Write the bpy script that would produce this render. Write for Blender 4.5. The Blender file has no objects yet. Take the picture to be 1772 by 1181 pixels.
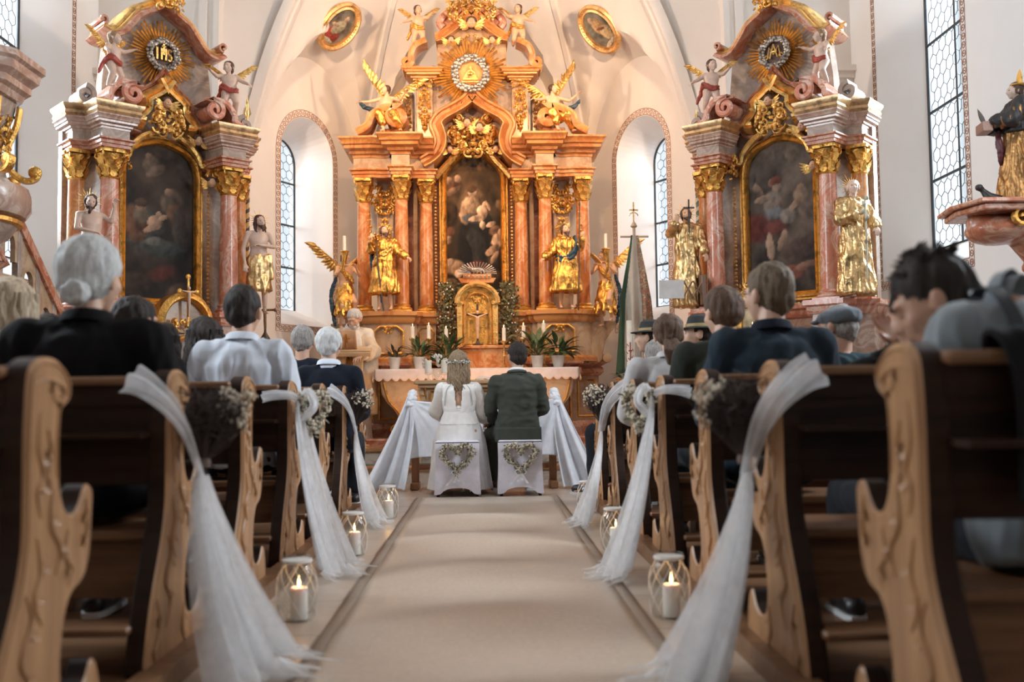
import bpy, bmesh, math, random
from math import sin, cos, pi, radians, sqrt, atan, tan, atan2
from mathutils import Vector, Matrix, Euler, noise

C = bpy.context.scene.collection
SC = bpy.context.scene

# ------------------------------------------------------------------ camera
FPX = 1723.0
CAM_Z = 0.857
cam_d = bpy.data.cameras.new('camera')
cam = bpy.data.objects.new('camera', cam_d)
C.objects.link(cam)
SC.camera = cam
cam_d.sensor_width = 36.0
cam_d.lens = FPX / 1772 * 36.0
PITCH, YAW, ROLL = 3.3, 1.56, 0.75
cam.matrix_world = (Matrix.Translation((0, 0, CAM_Z)) @ Matrix.Rotation(radians(-YAW), 4, 'Z')
                    @ Matrix.Rotation(radians(90 + PITCH), 4, 'X') @ Matrix.Rotation(radians(-ROLL), 4, 'Z'))
cam_d.clip_end = 200
cam_d.dof.use_dof = True
cam_d.dof.focus_distance = 10.2
cam_d.dof.aperture_fstop = 1.9
CAMR = cam.matrix_world.to_3x3()


def pt(px, py, Y):
    """world point at depth Y seen at photo pixel px, py (used to measure sizes)"""
    d = CAMR @ Vector((px - 886.0, 590.5 - py, -FPX))
    return Vector((0, 0, CAM_Z)) + d * (Y / d.y)


# ------------------------------------------------------------------ world, lights, exposure
w = bpy.data.worlds.new('sky')
SC.world = w
w.use_nodes = True
bg = w.node_tree.nodes['Background']
bg.inputs[0].default_value = (0.86, 0.93, 1.0, 1)
bg.inputs[1].default_value = 1.15
SC.view_settings.view_transform = 'Standard'
SC.view_settings.look = 'None'
SC.view_settings.gamma = 1.0
SC.view_settings.exposure = 0.08


def area(name, loc, target, sx, sy, power, col, spread=pi):
    l = bpy.data.lights.new(name, 'AREA')
    l.shape = 'RECTANGLE'
    l.size, l.size_y = sx, sy
    l.energy = power
    l.color = col
    l.spread = spread
    o = bpy.data.objects.new(name, l)
    C.objects.link(o)
    o.location = loc
    o.rotation_euler = (Vector(target) - Vector(loc)).to_track_quat('-Z', 'Y').to_euler()
    return o


def spot(name, loc, target, power, col, deg, rad=0.06, blend=0.6):
    l = bpy.data.lights.new(name, 'SPOT')
    l.energy = power
    l.color = col
    l.spot_size = radians(deg)
    l.spot_blend = blend
    l.shadow_soft_size = rad
    o = bpy.data.objects.new(name, l)
    C.objects.link(o)
    o.location = loc
    o.rotation_euler = (Vector(target) - Vector(loc)).to_track_quat('-Z', 'Y').to_euler()
    return o


AX = -0.1                 # axis of the church
WL, WR = AX - 4.5, AX + 4.5   # inner faces of the nave walls
DAY = (0.86, 0.93, 1.0)
WARM = (1.0, 0.54, 0.23)
# daylight through the nave windows (one light outside each), chancel windows
WY = [(-0.4, 1.6), (4.4, 6.4), (9.1, 11.1)]
for sx in (-1, 1):      # open sky outside the windows nearest the altar
    area('daylight', (AX + sx * 7.4, 10.9, 5.4), (AX + sx * 1.0, 6.6, .6), 3.0, 4.6, 1400, DAY)
for (a, b), pw in zip(WY[1:2], (240,)):
    for sx, X in ((1, WL - .62), (-1, WR + .62)):
        area('daylight', (X, (a + b) / 2, 3.7), (X + sx, (a + b) / 2, 3.1), .7, 2.6, pw, DAY)
for sx in (-1, 1):
    area('daylight', (AX + sx * 3.1, 13.75, 3.4), (AX, 12.4, 1.5), 0.7, 2.4, 14, DAY)
# warm altar spotlights above the view; the apse pair is added, unseen warm fill
for sx in (-1, 1):
    spot('altar_spotlight', (AX + sx * 0.9, 9.4, 5.3), (AX - sx * .4, 13.2, 3.6), 222, WARM, 75, .05, .5)
    spot('apse_fill_spot', (AX + sx * 2.2, 10.6, 5.6), (AX - sx * 1.8, 14.0, 4.2), 330, (1.0, .68, .44), 120, .08, .5)
# low floodlights on the sanctuary floor behind the wooden altar
for sx in (-1, 1):
    spot('floor_floodlight', (AX + sx * .5, 11.42, .4), (AX + sx * .6, 13.4, 3.9), 26, WARM, 120, .06, .6)

# ------------------------------------------------------------------ materials
MATS = {}


def _nt(name):
    m = bpy.data.materials.new(name)
    m.use_nodes = True
    nt = m.node_tree
    return m, nt, nt.nodes['Principled BSDF']


def _set(b, **kw):
    for k, v in kw.items():
        b.inputs[k].default_value = v


def _coord(nt, scale=(1, 1, 1), kind='Object'):
    tc = nt.nodes.new('ShaderNodeTexCoord')
    mp = nt.nodes.new('ShaderNodeMapping')
    mp.inputs['Scale'].default_value = scale
    nt.links.new(tc.outputs[kind], mp.inputs['Vector'])
    return mp.outputs['Vector']


def _noise(nt, vec, scale, detail=4, rough=.55, dist=0.0):
    n = nt.nodes.new('ShaderNodeTexNoise')
    _set(n, Scale=scale, Detail=detail, Roughness=rough, Distortion=dist)
    nt.links.new(vec, n.inputs['Vector'])
    return n.outputs['Fac']


def _ramp(nt, fac, stops):
    r = nt.nodes.new('ShaderNodeValToRGB')
    e = r.color_ramp.elements
    while len(e) < len(stops):
        e.new(0.5)
    for el, (p, c) in zip(e, stops):
        el.position = p
        el.color = (*c, 1)
    nt.links.new(fac, r.inputs[0])
    return r.outputs[0]


def _bump(nt, b, h, strength, dist=.01):
    n = nt.nodes.new('ShaderNodeBump')
    _set(n, Strength=strength, Distance=dist)
    nt.links.new(h, n.inputs['Height'])
    nt.links.new(n.outputs[0], b.inputs['Normal'])


def plain(name, col, rough=.6, metal=0.0, var=.12, nscale=8, bump=0.0, bscale=60, sheen=0.0, spec=.5, trans=0.0, sss=0):
    if name in MATS:
        return MATS[name]
    m, nt, b = _nt(name)
    v = _coord(nt)
    f = _noise(nt, v, nscale)
    lo = tuple(c * (1 - var) for c in col)
    hi = tuple(min(1, c * (1 + var)) for c in col)
    nt.links.new(_ramp(nt, f, [(.3, lo), (.7, hi)]), b.inputs['Base Color'])
    _set(b, Roughness=rough, Metallic=metal)
    b.inputs['Specular IOR Level'].default_value = spec
    if sheen:
        b.inputs['Sheen Weight'].default_value = sheen
    if sss:
        b.inputs['Subsurface Weight'].default_value = sss
        b.inputs['Subsurface Scale'].default_value = .02
    if bump:
        _bump(nt, b, _noise(nt, v, bscale, 3), bump)
    MATS[name] = m
    return m


def marble(name, c1, c2, c3, scale=5, rough=.22):
    if name in MATS:
        return MATS[name]
    m, nt, b = _nt(name)
    v = _coord(nt)
    f = _noise(nt, v, scale, 8, .62, 1.6)
    nt.links.new(_ramp(nt, f, [(.28, c1), (.46, c2), (.56, c3), (.62, c2), (.78, c1)]), b.inputs['Base Color'])
    _set(b, Roughness=rough)
    MATS[name] = m
    return m


def gold(name, col=(.95, .56, .16), rough=.3, bump=.5, bscale=45):
    if name in MATS:
        return MATS[name]
    m, nt, b = _nt(name)
    v = _coord(nt)
    f = _noise(nt, v, 14, 5)
    lo = tuple(c * .45 for c in col)
    nt.links.new(_ramp(nt, f, [(.32, lo), (.52, col)]), b.inputs['Base Color'])
    _set(b, Roughness=rough, Metallic=.86)
    _bump(nt, b, _noise(nt, v, bscale, 4), bump, .02)
    MATS[name] = m
    return m


def wood(name, c1, c2, axis=2, rough=.35, scale=3.0, bump=.15):
    if name in MATS:
        return MATS[name]
    m, nt, b = _nt(name)
    s = [9.0, 9.0, 9.0]
    s[axis] = .8
    v = _coord(nt, tuple(s))
    f = _noise(nt, v, scale, 6, .6, .8)
    nt.links.new(_ramp(nt, f, [(.3, c1), (.7, c2)]), b.inputs['Base Color'])
    _set(b, Roughness=rough)
    _bump(nt, b, f, bump, .01)
    MATS[name] = m
    return m


def cloth(name, col, rough=.85, weave=400, bump=.25, sheen=.3, fold=0.0):
    if name in MATS:
        return MATS[name]
    m, nt, b = _nt(name)
    v = _coord(nt)
    f = _noise(nt, v, 12, 3)
    nt.links.new(_ramp(nt, f, [(.2, tuple(c * .86 for c in col)), (.8, tuple(min(1, c * 1.08) for c in col))]), b.inputs['Base Color'])
    _set(b, Roughness=rough)
    b.inputs['Sheen Weight'].default_value = sheen * min(1, max(col) * 3)
    b.inputs['Specular IOR Level'].default_value = .25 if max(col) > .1 else .12
    h = _noise(nt, v, weave, 2)
    if fold:
        f2 = _noise(nt, _coord(nt, (1, 1, .35)), 9, 2, .4, 1.0)
        a = nt.nodes.new('ShaderNodeMath')
        a.operation = 'MULTIPLY_ADD'
        a.inputs[1].default_value = fold
        nt.links.new(f2, a.inputs[0])
        nt.links.new(h, a.inputs[2])
        h = a.outputs[0]
    _bump(nt, b, h, bump, .01)
    MATS[name] = m
    return m


def hairmat(name, c1, c2, rough=.45):
    if name in MATS:
        return MATS[name]
    m, nt, b = _nt(name)
    v = _coord(nt, (60, 60, 7))
    f = _noise(nt, v, 3.0, 4, .6, .6)
    nt.links.new(_ramp(nt, f, [(.3, c1), (.7, c2)]), b.inputs['Base Color'])
    _set(b, Roughness=rough + .1)
    b.inputs['Specular IOR Level'].default_value = .22
    _bump(nt, b, f, .6, .01)
    MATS[name] = m
    return m


def attrmat(name, rough=.5, attr='paint', metal=0):
    if name in MATS:
        return MATS[name]
    m, nt, b = _nt(name)
    a = nt.nodes.new('ShaderNodeAttribute')
    a.attribute_name = attr
    nt.links.new(a.outputs['Color'], b.inputs['Base Color'])
    _set(b, Roughness=rough, Metallic=metal)
    b.inputs['Specular IOR Level'].default_value = .2
    _bump(nt, b, _noise(nt, _coord(nt), 40, 4), .12, .01)
    MATS[name] = m
    return m


def tulle(name, col=(.92, .92, .94), alpha=.45):
    if name in MATS:
        return MATS[name]
    m, nt, b = _nt(name)
    nt.nodes.remove(b)
    tr = nt.nodes.new('ShaderNodeBsdfTransparent')
    df = nt.nodes.new('ShaderNodeBsdfDiffuse')
    tl = nt.nodes.new('ShaderNodeBsdfTranslucent')
    df.inputs[0].default_value = (*col, 1)
    tl.inputs[0].default_value = (*col, 1)
    m1 = nt.nodes.new('ShaderNodeMixShader')
    m1.inputs[0].default_value = .45
    nt.links.new(df.outputs[0], m1.inputs[1])
    nt.links.new(tl.outputs[0], m1.inputs[2])
    m2 = nt.nodes.new('ShaderNodeMixShader')
    f = _noise(nt, _coord(nt), 7, 3)
    mr = nt.nodes.new('ShaderNodeMapRange')
    _set(mr, **{'From Min': .3, 'From Max': .7, 'To Min': alpha * .6, 'To Max': min(1, alpha * 1.4)})
    nt.links.new(f, mr.inputs['Value'])
    nt.links.new(mr.outputs[0], m2.inputs[0])
    nt.links.new(tr.outputs[0], m2.inputs[1])
    nt.links.new(m1.outputs[0], m2.inputs[2])
    nt.links.new(m2.outputs[0], nt.nodes['Material Output'].inputs[0])
    MATS[name] = m
    return m


def glassmat(name, col=(1, 1, 1), refl=.12, tint=.9):
    if name in MATS:
        return MATS[name]
    m, nt, b = _nt(name)
    nt.nodes.remove(b)
    tr = nt.nodes.new('ShaderNodeBsdfTransparent')
    tr.inputs[0].default_value = (col[0] * tint, col[1] * tint, col[2] * tint, 1)
    gl = nt.nodes.new('ShaderNodeBsdfGlossy')
    gl.inputs['Roughness'].default_value = .05
    fr = nt.nodes.new('ShaderNodeLayerWeight')
    fr.inputs[0].default_value = .12
    mx = nt.nodes.new('ShaderNodeMixShader')
    nt.links.new(fr.outputs['Facing'], mx.inputs[0])
    nt.links.new(tr.outputs[0], mx.inputs[1])
    nt.links.new(gl.outputs[0], mx.inputs[2])
    nt.links.new(mx.outputs[0], nt.nodes['Material Output'].inputs[0])
    MATS[name] = m
    return m


def emis(name, col, s):
    if name in MATS:
        return MATS[name]
    m, nt, b = _nt(name)
    b.inputs['Base Color'].default_value = (*col, 1)
    b.inputs['Emission Color'].default_value = (*col, 1)
    b.inputs['Emission Strength'].default_value = s
    MATS[name] = m
    return m


# ------------------------------------------------------------------ mesh builder
class MB:
    def __init__(s):
        s.v = []
        s.f = []
        s.T = Matrix.Identity(4)

    def at(s, loc=(0, 0, 0), rot=(0, 0, 0), sc=1.0):
        s.T = Matrix.Translation(loc) @ Euler(rot).to_matrix().to_4x4() @ (Matrix.Scale(sc, 4) if not hasattr(sc, '__len__') else Matrix.Diagonal((*sc, 1)))
        return s

    def add(s, vs, fs):
        o = len(s.v)
        T = s.T
        s.v += [T @ Vector(p) for p in vs]
        s.f += [tuple(i + o for i in f) for f in fs]
        return s

    def box(s, x0, x1, y0, y1, z0, z1, bev=0.0):
        if bev:
            b = min(bev, (x1 - x0) / 2.1, (y1 - y0) / 2.1, (z1 - z0) / 2.1)
            vs = []
            for z, k in ((z0, 1), (z0 + b, 0), (z1 - b, 0), (z1, 1)):
                i = b * k
                j = b
                vs += [(x0 + i, y0 + j if not k else y0 + b, z), (x0 + j if not k else x0 + b, y0 + i, z), (x1 - b, y0 + i, z), (x1 - i, y0 + b, z),
                       (x1 - i, y1 - b, z), (x1 - b, y1 - i, z), (x0 + b, y1 - i, z), (x0 + i, y1 - b, z)]
            fs = [tuple(reversed(range(8))), tuple(range(24, 32))]
            for r in range(3):
                for k in range(8):
                    a, c = r * 8 + k, r * 8 + (k + 1) % 8
                    fs.append((a, c, c + 8, a + 8))
            return s.add(vs, fs)
        vs = [(x0, y0, z0), (x1, y0, z0), (x1, y1, z0), (x0, y1, z0), (x0, y0, z1), (x1, y0, z1), (x1, y1, z1), (x0, y1, z1)]
        return s.add(vs, [(3, 2, 1, 0), (4, 5, 6, 7), (0, 1, 5, 4), (1, 2, 6, 5), (2, 3, 7, 6), (3, 0, 4, 7)])

    def prism(s, out, y0, y1, axis='y', bev=0.0):
        """outline (a, b) extruded; axis y: a=x b=z, axis x: a=y b=z, axis z: a=x b=y"""
        def P(a, b, d):
            return (a, d, b) if axis == 'y' else ((d, a, b) if axis == 'x' else (a, b, d))
        n = len(out)
        rings = [(y0, 0), (y1, 0)]
        if bev:
            rings = [(y0, bev), (y0 + bev, 0), (y1 - bev, 0), (y1, bev)]
        vs = []
        for d, ins in rings:
            o2 = offset_loop(out, -ins) if ins else out
            vs += [P(a, b, d) for a, b in o2]
        fs = [tuple(range(n)), tuple(reversed(range((len(rings) - 1) * n, len(rings) * n)))]
        for r in range(len(rings) - 1):
            for k in range(n):
                a, c = r * n + k, r * n + (k + 1) % n
                fs.append((a, a + n, c + n, c))
        return s.add(vs, fs)

    def lathe(s, prof, c=(0, 0, 0), seg=20, axis=2, a0=0, a1=2 * pi, sx=1, sy=1):
        full = abs(a1 - a0 - 2 * pi) < 1e-6
        m = seg if full else seg + 1
        vs = []
        for r, z in prof:
            for k in range(m):
                a = a0 + (a1 - a0) * k / seg
                p = (r * cos(a) * sx, r * sin(a) * sy, z)
                if axis == 1:
                    p = (p[0], -p[2], p[1])
                elif axis == 0:
                    p = (p[2], p[0], p[1])
                vs.append((p[0] + c[0], p[1] + c[1], p[2] + c[2]))
        fs = []
        for i in range(len(prof) - 1):
            for k in range(seg):
                a, b = i * m + k, i * m + (k + 1) % m
                fs.append((a, b, b + m, a + m))
        if full:
            if prof[0][0] > 1e-5:
                fs.append(tuple(reversed(range(m))))
            if prof[-1][0] > 1e-5:
                fs.append(tuple(range((len(prof) - 1) * m, len(prof) * m)))
        return s.add(vs, fs)

    def ell(s, c, r, rot=(0, 0, 0), seg=12, rings=8):
        if not hasattr(r, '__len__'):
            r = (r, r, r)
        R = Euler(rot).to_matrix() if not isinstance(rot, Matrix) else rot
        vs = []
        for i in range(1, rings):
            t = pi * i / rings
            for k in range(seg):
                a = 2 * pi * k / seg
                vs.append(R @ Vector((r[0] * sin(t) * cos(a), r[1] * sin(t) * sin(a), -r[2] * cos(t))) + Vector(c))
        vs.append(R @ Vector((0, 0, -r[2])) + Vector(c))
        vs.append(R @ Vector((0, 0, r[2])) + Vector(c))
        b, t = len(vs) - 2, len(vs) - 1
        fs = []
        for i in range(rings - 2):
            for k in range(seg):
                a, c2 = i * seg + k, i * seg + (k + 1) % seg
                fs.append((a, c2, c2 + seg, a + seg))
        for k in range(seg):
            fs.append((b, (k + 1) % seg, k))
            o = (rings - 2) * seg
            fs.append((t, o + k, o + (k + 1) % seg))
        return s.add(vs, fs)

    def tube(s, path, r, seg=8, cap=True, flat=1.0):
        path = [Vector(p) for p in path]
        n = len(path)
        if not hasattr(r, '__len__'):
            r = [r] * n
        vs = []
        up = None
        for i, p in enumerate(path):
            t = (path[min(i + 1, n - 1)] - path[max(i - 1, 0)])
            t = t.normalized() if t.length > 1e-9 else Vector((0, 0, 1))
            if up is None:
                up = t.orthogonal().normalized()
            up = (up - t * up.dot(t))
            up = up.normalized() if up.length > 1e-6 else t.orthogonal().normalized()
            q = t.cross(up)
            for k in range(seg):
                a = 2 * pi * k / seg
                vs.append(p + (up * cos(a) + q * sin(a) * flat) * r[i])
        fs = []
        for i in range(n - 1):
            for k in range(seg):
                a, c2 = i * seg + k, i * seg + (k + 1) % seg
                fs.append((a, c2, c2 + seg, a + seg))
        if cap:
            fs.append(tuple(reversed(range(seg))))
            fs.append(tuple(range((n - 1) * seg, n * seg)))
        return s.add(vs, fs)

    def sweep(s, path, prof, b=(0, 0, 1), closed=False, capped=True):
        """profile (u, v): u along n = t x b, v along b"""
        path = [Vector(p) for p in path]
        b = Vector(b).normalized()
        n = len(path)
        m = len(prof)
        vs = []
        for i, p in enumerate(path):
            p0 = path[i - 1] if (i > 0 or closed) else p
            p1 = path[(i + 1) % n] if (i < n - 1 or closed) else p
            t0 = (p - p0).normalized() if (p - p0).length > 1e-9 else None
            t1 = (p1 - p).normalized() if (p1 - p).length > 1e-9 else None
            if t0 is None:
                t0 = t1
            if t1 is None:
                t1 = t0
            n0 = t0.cross(b).normalized()
            n1 = t1.cross(b).normalized()
            nn = (n0 + n1)
            nn = nn.normalized() if nn.length > 1e-6 else n0
            k = 1 / max(.35, nn.dot(n0))
            for (u, v) in prof:
                vs.append(p + nn * u * k + b * v)
        fs = []
        R = n if closed else n - 1
        for i in range(R):
            for k in range(m):
                a, c2 = i * m + k, i * m + (k + 1) % m
                d = ((i + 1) % n) * m
                fs.append((a, c2, d + (k + 1) % m, d + k))
        if not closed and capped:
            fs.append(tuple(reversed(range(m))))
            fs.append(tuple(range((n - 1) * m, n * m)))
        return s.add(vs, fs)

    def grid(s, fn, nu, nv, closeu=False):
        vs = [fn(i / nu, j / nv) for j in range(nv + 1) for i in range(nu + (0 if closeu else 1))]
        m = nu if closeu else nu + 1
        fs = []
        for j in range(nv):
            for i in range(nu):
                a, b2 = j * m + i, j * m + (i + 1) % m
                fs.append((a, b2, b2 + m, a + m))
        return s.add(vs, fs)

    def leaf(s, p, d, nrm, L, W, curl=.5, seg=6, lobes=0):
        """a leaf from p along d, width across d x nrm, curling towards nrm"""
        p, d, nrm = Vector(p), Vector(d).normalized(), Vector(nrm).normalized()
        side = d.cross(nrm)
        side = side.normalized() if side.length > 1e-6 else d.orthogonal().normalized()
        nrm = side.cross(d)
        vs = []
        q = p.copy()
        for i in range(seg + 1):
            t = i / seg
            wd = W * .5 * sin(pi * min(1, (t * .92 + .08)) ** .8) * (1 + (.3 * sin(lobes * t * 2 * pi) if lobes else 0))
            a = curl * t
            ctr = q + nrm * (L * curl * .5 * t * t)
            vs += [ctr - side * wd + nrm * wd * .25, ctr, ctr + side * wd + nrm * wd * .25]
            q = q + (d * cos(a)) * (L / seg)
        fs = []
        for i in range(seg):
            a = i * 3
            fs += [(a, a + 1, a + 4, a + 3), (a + 1, a + 2, a + 5, a + 4)]
        return s.add(vs, fs)

    def build(s, name, mat, parent=None, smooth=True, auto=None, solid=0.0):
        me = bpy.data.meshes.new(name)
        if parent is not None and hasattr(parent, '_dummy'):
            pass
        me.from_pydata([tuple(p) for p in s.v], [], s.f)
        bm = bmesh.new()
        bm.from_mesh(me)
        bmesh.ops.recalc_face_normals(bm, faces=bm.faces)
        bm.to_mesh(me)
        bm.free()
        if mat:
            me.materials.append(mat)
        o = bpy.data.objects.new(name, me)
        C.objects.link(o)
        if parent is not None:
            o.parent = parent
        if smooth:
            for p in me.polygons:
                p.use_smooth = True
            try:
                me.set_sharp_from_angle(angle=radians(auto if auto else 38))
            except Exception:
                pass
        if solid:
            md = o.modifiers.new('solid', 'SOLIDIFY')
            md.thickness = solid
        return o


def offset_loop(out, d):
    n = len(out)
    res = []
    ar = sum(out[i][0] * out[(i + 1) % n][1] - out[(i + 1) % n][0] * out[i][1] for i in range(n))
    sg = 1 if ar > 0 else -1
    for i in range(n):
        p0, p, p1 = Vector(out[i - 1]), Vector(out[i]), Vector(out[(i + 1) % n])
        e0, e1 = (p - p0), (p1 - p)
        if e0.length < 1e-9 or e1.length < 1e-9:
            res.append(tuple(p))
            continue
        e0.normalize()
        e1.normalize()
        n0, n1 = Vector((e0.y, -e0.x)) * sg, Vector((e1.y, -e1.x)) * sg
        nn = n0 + n1
        nn = nn.normalized() if nn.length > 1e-6 else n0
        k = 1 / max(.5, nn.dot(n0))
        q = p + nn * d * k
        res.append((q.x, q.y))
    return res


def smooth_path(pts, n=4, closed=False):
    """Catmull-Rom"""
    P = [Vector(p) for p in pts]
    N = len(P)
    out = []
    R = N if closed else N - 1
    for i in range(R):
        p0 = P[i - 1] if (i > 0 or closed) else P[0]
        p1, p2 = P[i], P[(i + 1) % N]
        p3 = P[(i + 2) % N] if (i + 2 < N or closed) else P[-1]
        for k in range(n):
            t = k / n
            out.append(.5 * ((2 * p1) + (-p0 + p2) * t + (2 * p0 - 5 * p1 + 4 * p2 - p3) * t * t + (-p0 + 3 * p1 - 3 * p2 + p3) * t ** 3))
    if not closed:
        out.append(P[-1])
    return out


def spiral(c, R0, R1, a0, a1, n=28, plane='xz', y=0):
    out = []
    for i in range(n + 1):
        t = i / n
        a = a0 + (a1 - a0) * t
        r = R0 * (R1 / R0) ** t
        out.append((c[0] + r * cos(a), y, c[1] + r * sin(a)))
    return out


# ------------------------------------------------------------------ naming
def empty(name, loc=(0, 0, 0), rz=0.0, sc=1.0):
    o = bpy.data.objects.new(name, None)
    C.objects.link(o)
    o.location = loc
    o.rotation_euler = (0, 0, rz)
    if hasattr(sc, '__len__'):
        o.scale = sc
    else:
        o.scale = (sc, sc, sc)
    o.empty_display_size = .1
    return o


def tag(o, label=None, cat=None, group=None, kind=None):
    if label:
        o['label'] = label
    if cat:
        o['category'] = cat
    if group:
        o['group'] = group
    if kind:
        o['kind'] = kind
    return o


def thing(name, label, cat, loc=(0, 0, 0), rz=0.0, group=None, sc=1.0):
    return tag(empty(name, loc, rz, sc), label, cat, group)


def struct(mb, name, mat, smooth=False):
    o = mb.build(name, mat, None, smooth)
    o['kind'] = 'structure'
    return o


KIDS = {}


def copy_tree(o, parent=None):
    c = o.copy()
    C.objects.link(c)
    if parent is not None:
        c.parent = parent
    for ch in [x for x in C.objects if x.parent == o]:
        copy_tree(ch, c)
    return c
# ================================================================== SETTING
plaster = plain('plaster_wall', (.80, .745, .69), .9, var=.03, nscale=2, bump=.05, bscale=30)
plaster_w = plain('plaster_reveal', (.84, .83, .82), .9, var=.02, nscale=2)


def tile_floor():
    m, nt, b = _nt('stone_tiles')
    v = _coord(nt, (1, 1, 1))
    br = nt.nodes.new('ShaderNodeTexBrick')
    _set(br, Scale=1.0)
    br.inputs['Color1'].default_value = (.50, .40, .31, 1)
    br.inputs['Color2'].default_value = (.58, .47, .38, 1)
    br.inputs['Mortar'].default_value = (.30, .24, .19, 1)
    br.inputs['Mortar Size'].default_value = .006
    br.inputs['Brick Width'].default_value = .62
    br.inputs['Row Height'].default_value = .62
    nt.links.new(v, br.inputs['Vector'])
    f = _noise(nt, v, 3.5, 8, .65, 1)
    r = _ramp(nt, f, [(.3, (.80, .78, .74)), (.7, (1, 1, 1))])
    mx = nt.nodes.new('ShaderNodeMix')
    mx.data_type = 'RGBA'
    mx.blend_type = 'MULTIPLY'
    mx.inputs[0].default_value = 1
    nt.links.new(br.outputs[0], mx.inputs[6])
    nt.links.new(r, mx.inputs[7])
    nt.links.new(mx.outputs[2], b.inputs['Base Color'])
    _set(b, Roughness=.33)
    return m


stone = tile_floor()
planks = wood('floor_planks', (.10, .045, .02), (.26, .13, .06), 0, .4)
step_wood = wood('step_wood', (.34, .15, .06), (.56, .28, .12), 0, .35)
step_stone = marble('step_stone', (.55, .44, .36), (.66, .56, .47), (.42, .34, .28), 3, .4)

struct(MB().box(-5.6, 5.5, -3, 10.25, -.2, 0), 'floor', stone)
struct(MB().box(-5.6, 5.5, 10.25, 16, -.2, .135), 'floor', step_stone)
# wooden floor platforms under the two blocks of pews
struct(MB().box(-4.6, -.97, -1.4, 8.75, 0, .05).box(-1.02, -.94, -1.4, 8.8, 0, .075), 'floor', planks)
struct(MB().box(.86, 4.52, -1.4, 8.75, 0, .05).box(.83, .91, -1.4, 8.8, 0, .075), 'floor', planks)
struct(MB().box(-3.3, 3.1, 10.22, 10.6, .13, .165).box(-3.0, 2.8, 11.26, 11.6, .28, .315), 'trim_1', step_wood)
struct(MB().box(-2.9, 2.7, 11.3, 14.4, .1, .285), 'floor', step_stone)
greencarpet = plain('altar_carpet', (.12, .17, .14), .95, var=.8, nscale=26)
struct(MB().box(-1.5, 1.3, 10.45, 11.2, .135, .147), 'floor', greencarpet)

# ---- nave side walls with splayed window openings
ZS, ZT = 2.12, 7.0
def _nave(side):
    mb = MB()
    X0 = -4.6 if side < 0 else 4.52
    X1, X2 = X0 + side * .45, X0 + side * .75
    mb.box(min(X0, X2), max(X0, X2), -3, 11.95, -.1, ZS)
    mb.box(min(X0, X2), max(X0, X2), -3, 11.95, ZT, 8)
    prev, piers = -3, []
    for (a, b) in WY:
        piers.append((prev, a))
        prev = b
    piers.append((prev, 11.95))
    d = .34
    for i, (a, b) in enumerate(piers):
        a2 = a - d if i > 0 else a
        b2 = b + d if i < len(piers) - 1 else b
        mb.prism([(X0, a), (X0, b), (X1, b2), (X2, b2), (X2, a2), (X1, a2)], ZS, ZT, 'z')
    for (a, b) in WY:
        z2 = ZS + .3
        v = [(X0, a, ZS), (X0, b, ZS), (X1, b - d, z2), (X1, a + d, z2), (X2, b - d, z2), (X2, a + d, z2)]
        mb.add(v, [(0, 1, 2, 3), (3, 2, 4, 5)])
    return struct(mb, 'wall_left' if side < 0 else 'wall_right', plaster_w)


_nave(-1)
_nave(1)
struct(MB().box(-5.4, 5.3, -3.3, -3, -.1, 8), 'wall_back', plaster)
struct(MB().box(-5.4, 5.3, -3.3, 16, 8, 8.2), 'ceiling', plaster)

# ---- chancel arch wall
AJ = (-3.2, 3.0)


def arch_wall():
    Y0, Y1 = 11.85, 12.1
    sp = 4.7
    r = (AJ[1] - AJ[0]) / 2
    cx = (AJ[0] + AJ[1]) / 2
    N = 16
    arcL = [(cx - (r - .03) * sqrt(max(0, 1 - (k / N) ** 2)), 5.5 + 2.6 * k / N) for k in range(N + 1)]
    mb = MB()
    mb.prism([(-5.4, -.1), (AJ[0], -.1)] + arcL + [(cx, 8), (-5.4, 8)], Y0, Y1)
    mb.prism([(2 * cx - x, z) for x, z in [(-5.4, -.1), (AJ[0], -.1)] + arcL + [(cx, 8), (-5.4, 8)]], Y0, Y1)
    struct(mb, 'wall_chancel', plaster)
    path = [(AJ[0], Y0, .1)] + [(x, Y0, z) for x, z in arcL] + [(2 * cx - x, Y0, z) for x, z in reversed(arcL[:-1])] + [(AJ[1], Y0, .1)]
    m2 = MB()
    m2.sweep(path, [(.02, -.04), (.02, .05), (-.05, .05), (-.05, .02), (-.12, .02), (-.13, .05), (-.22, .05), (-.22, -.04)], (0, -1, 0))
    struct(m2, 'trim_2', plaster)
    # impost cornices on the nave piers behind the side altars
    m3 = MB()
    for xs in ((-4.6, -3.45), (3.25, 4.52)):
        for z, d in ((4.62, .06), (4.69, .11), (4.76, .16)):
            m3.box(xs[0], xs[1], Y0 - d, Y0 + .01, z, z + .07)
        m3.box(xs[0] + .12, xs[1] - .12, Y0 - .05, Y0 + .01, .1, 4.62)
    struct(m3, 'trim_3', plaster)


arch_wall()

# ---- apse with lunettes and ribbed vault
ACX = -.11
PL = [(-3.2, 12.05), (-2.93, 12.5), (-1.78, 14.55)]
PLAN = PL + [(2 * ACX - x, y) for x, y in reversed(PL)]
CEN = Vector((ACX, 12.3))
ZL0 = 3.9


def dome_c(z, z0):
    t = max(0, min(1, (z - z0) / (8.4 - z0)))
    return 1 - (1 - t ** 1.7) ** .7


DZ = [5.5, 3.7, 3.7, 3.7, 3.7, 5.5]


def dome_f(z, i=2, u=0.0):
    return dome_c(z, DZ[i]) * (1 - u) + dome_c(z, DZ[min(5, i + 1)]) * u


def lunette(t, apex):
    # pointed arch, t 0..1 along the bay
    u = abs(2 * t - 1)
    return ZL0 + (apex - ZL0) * (1 - u ** 2.1) ** .62


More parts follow.
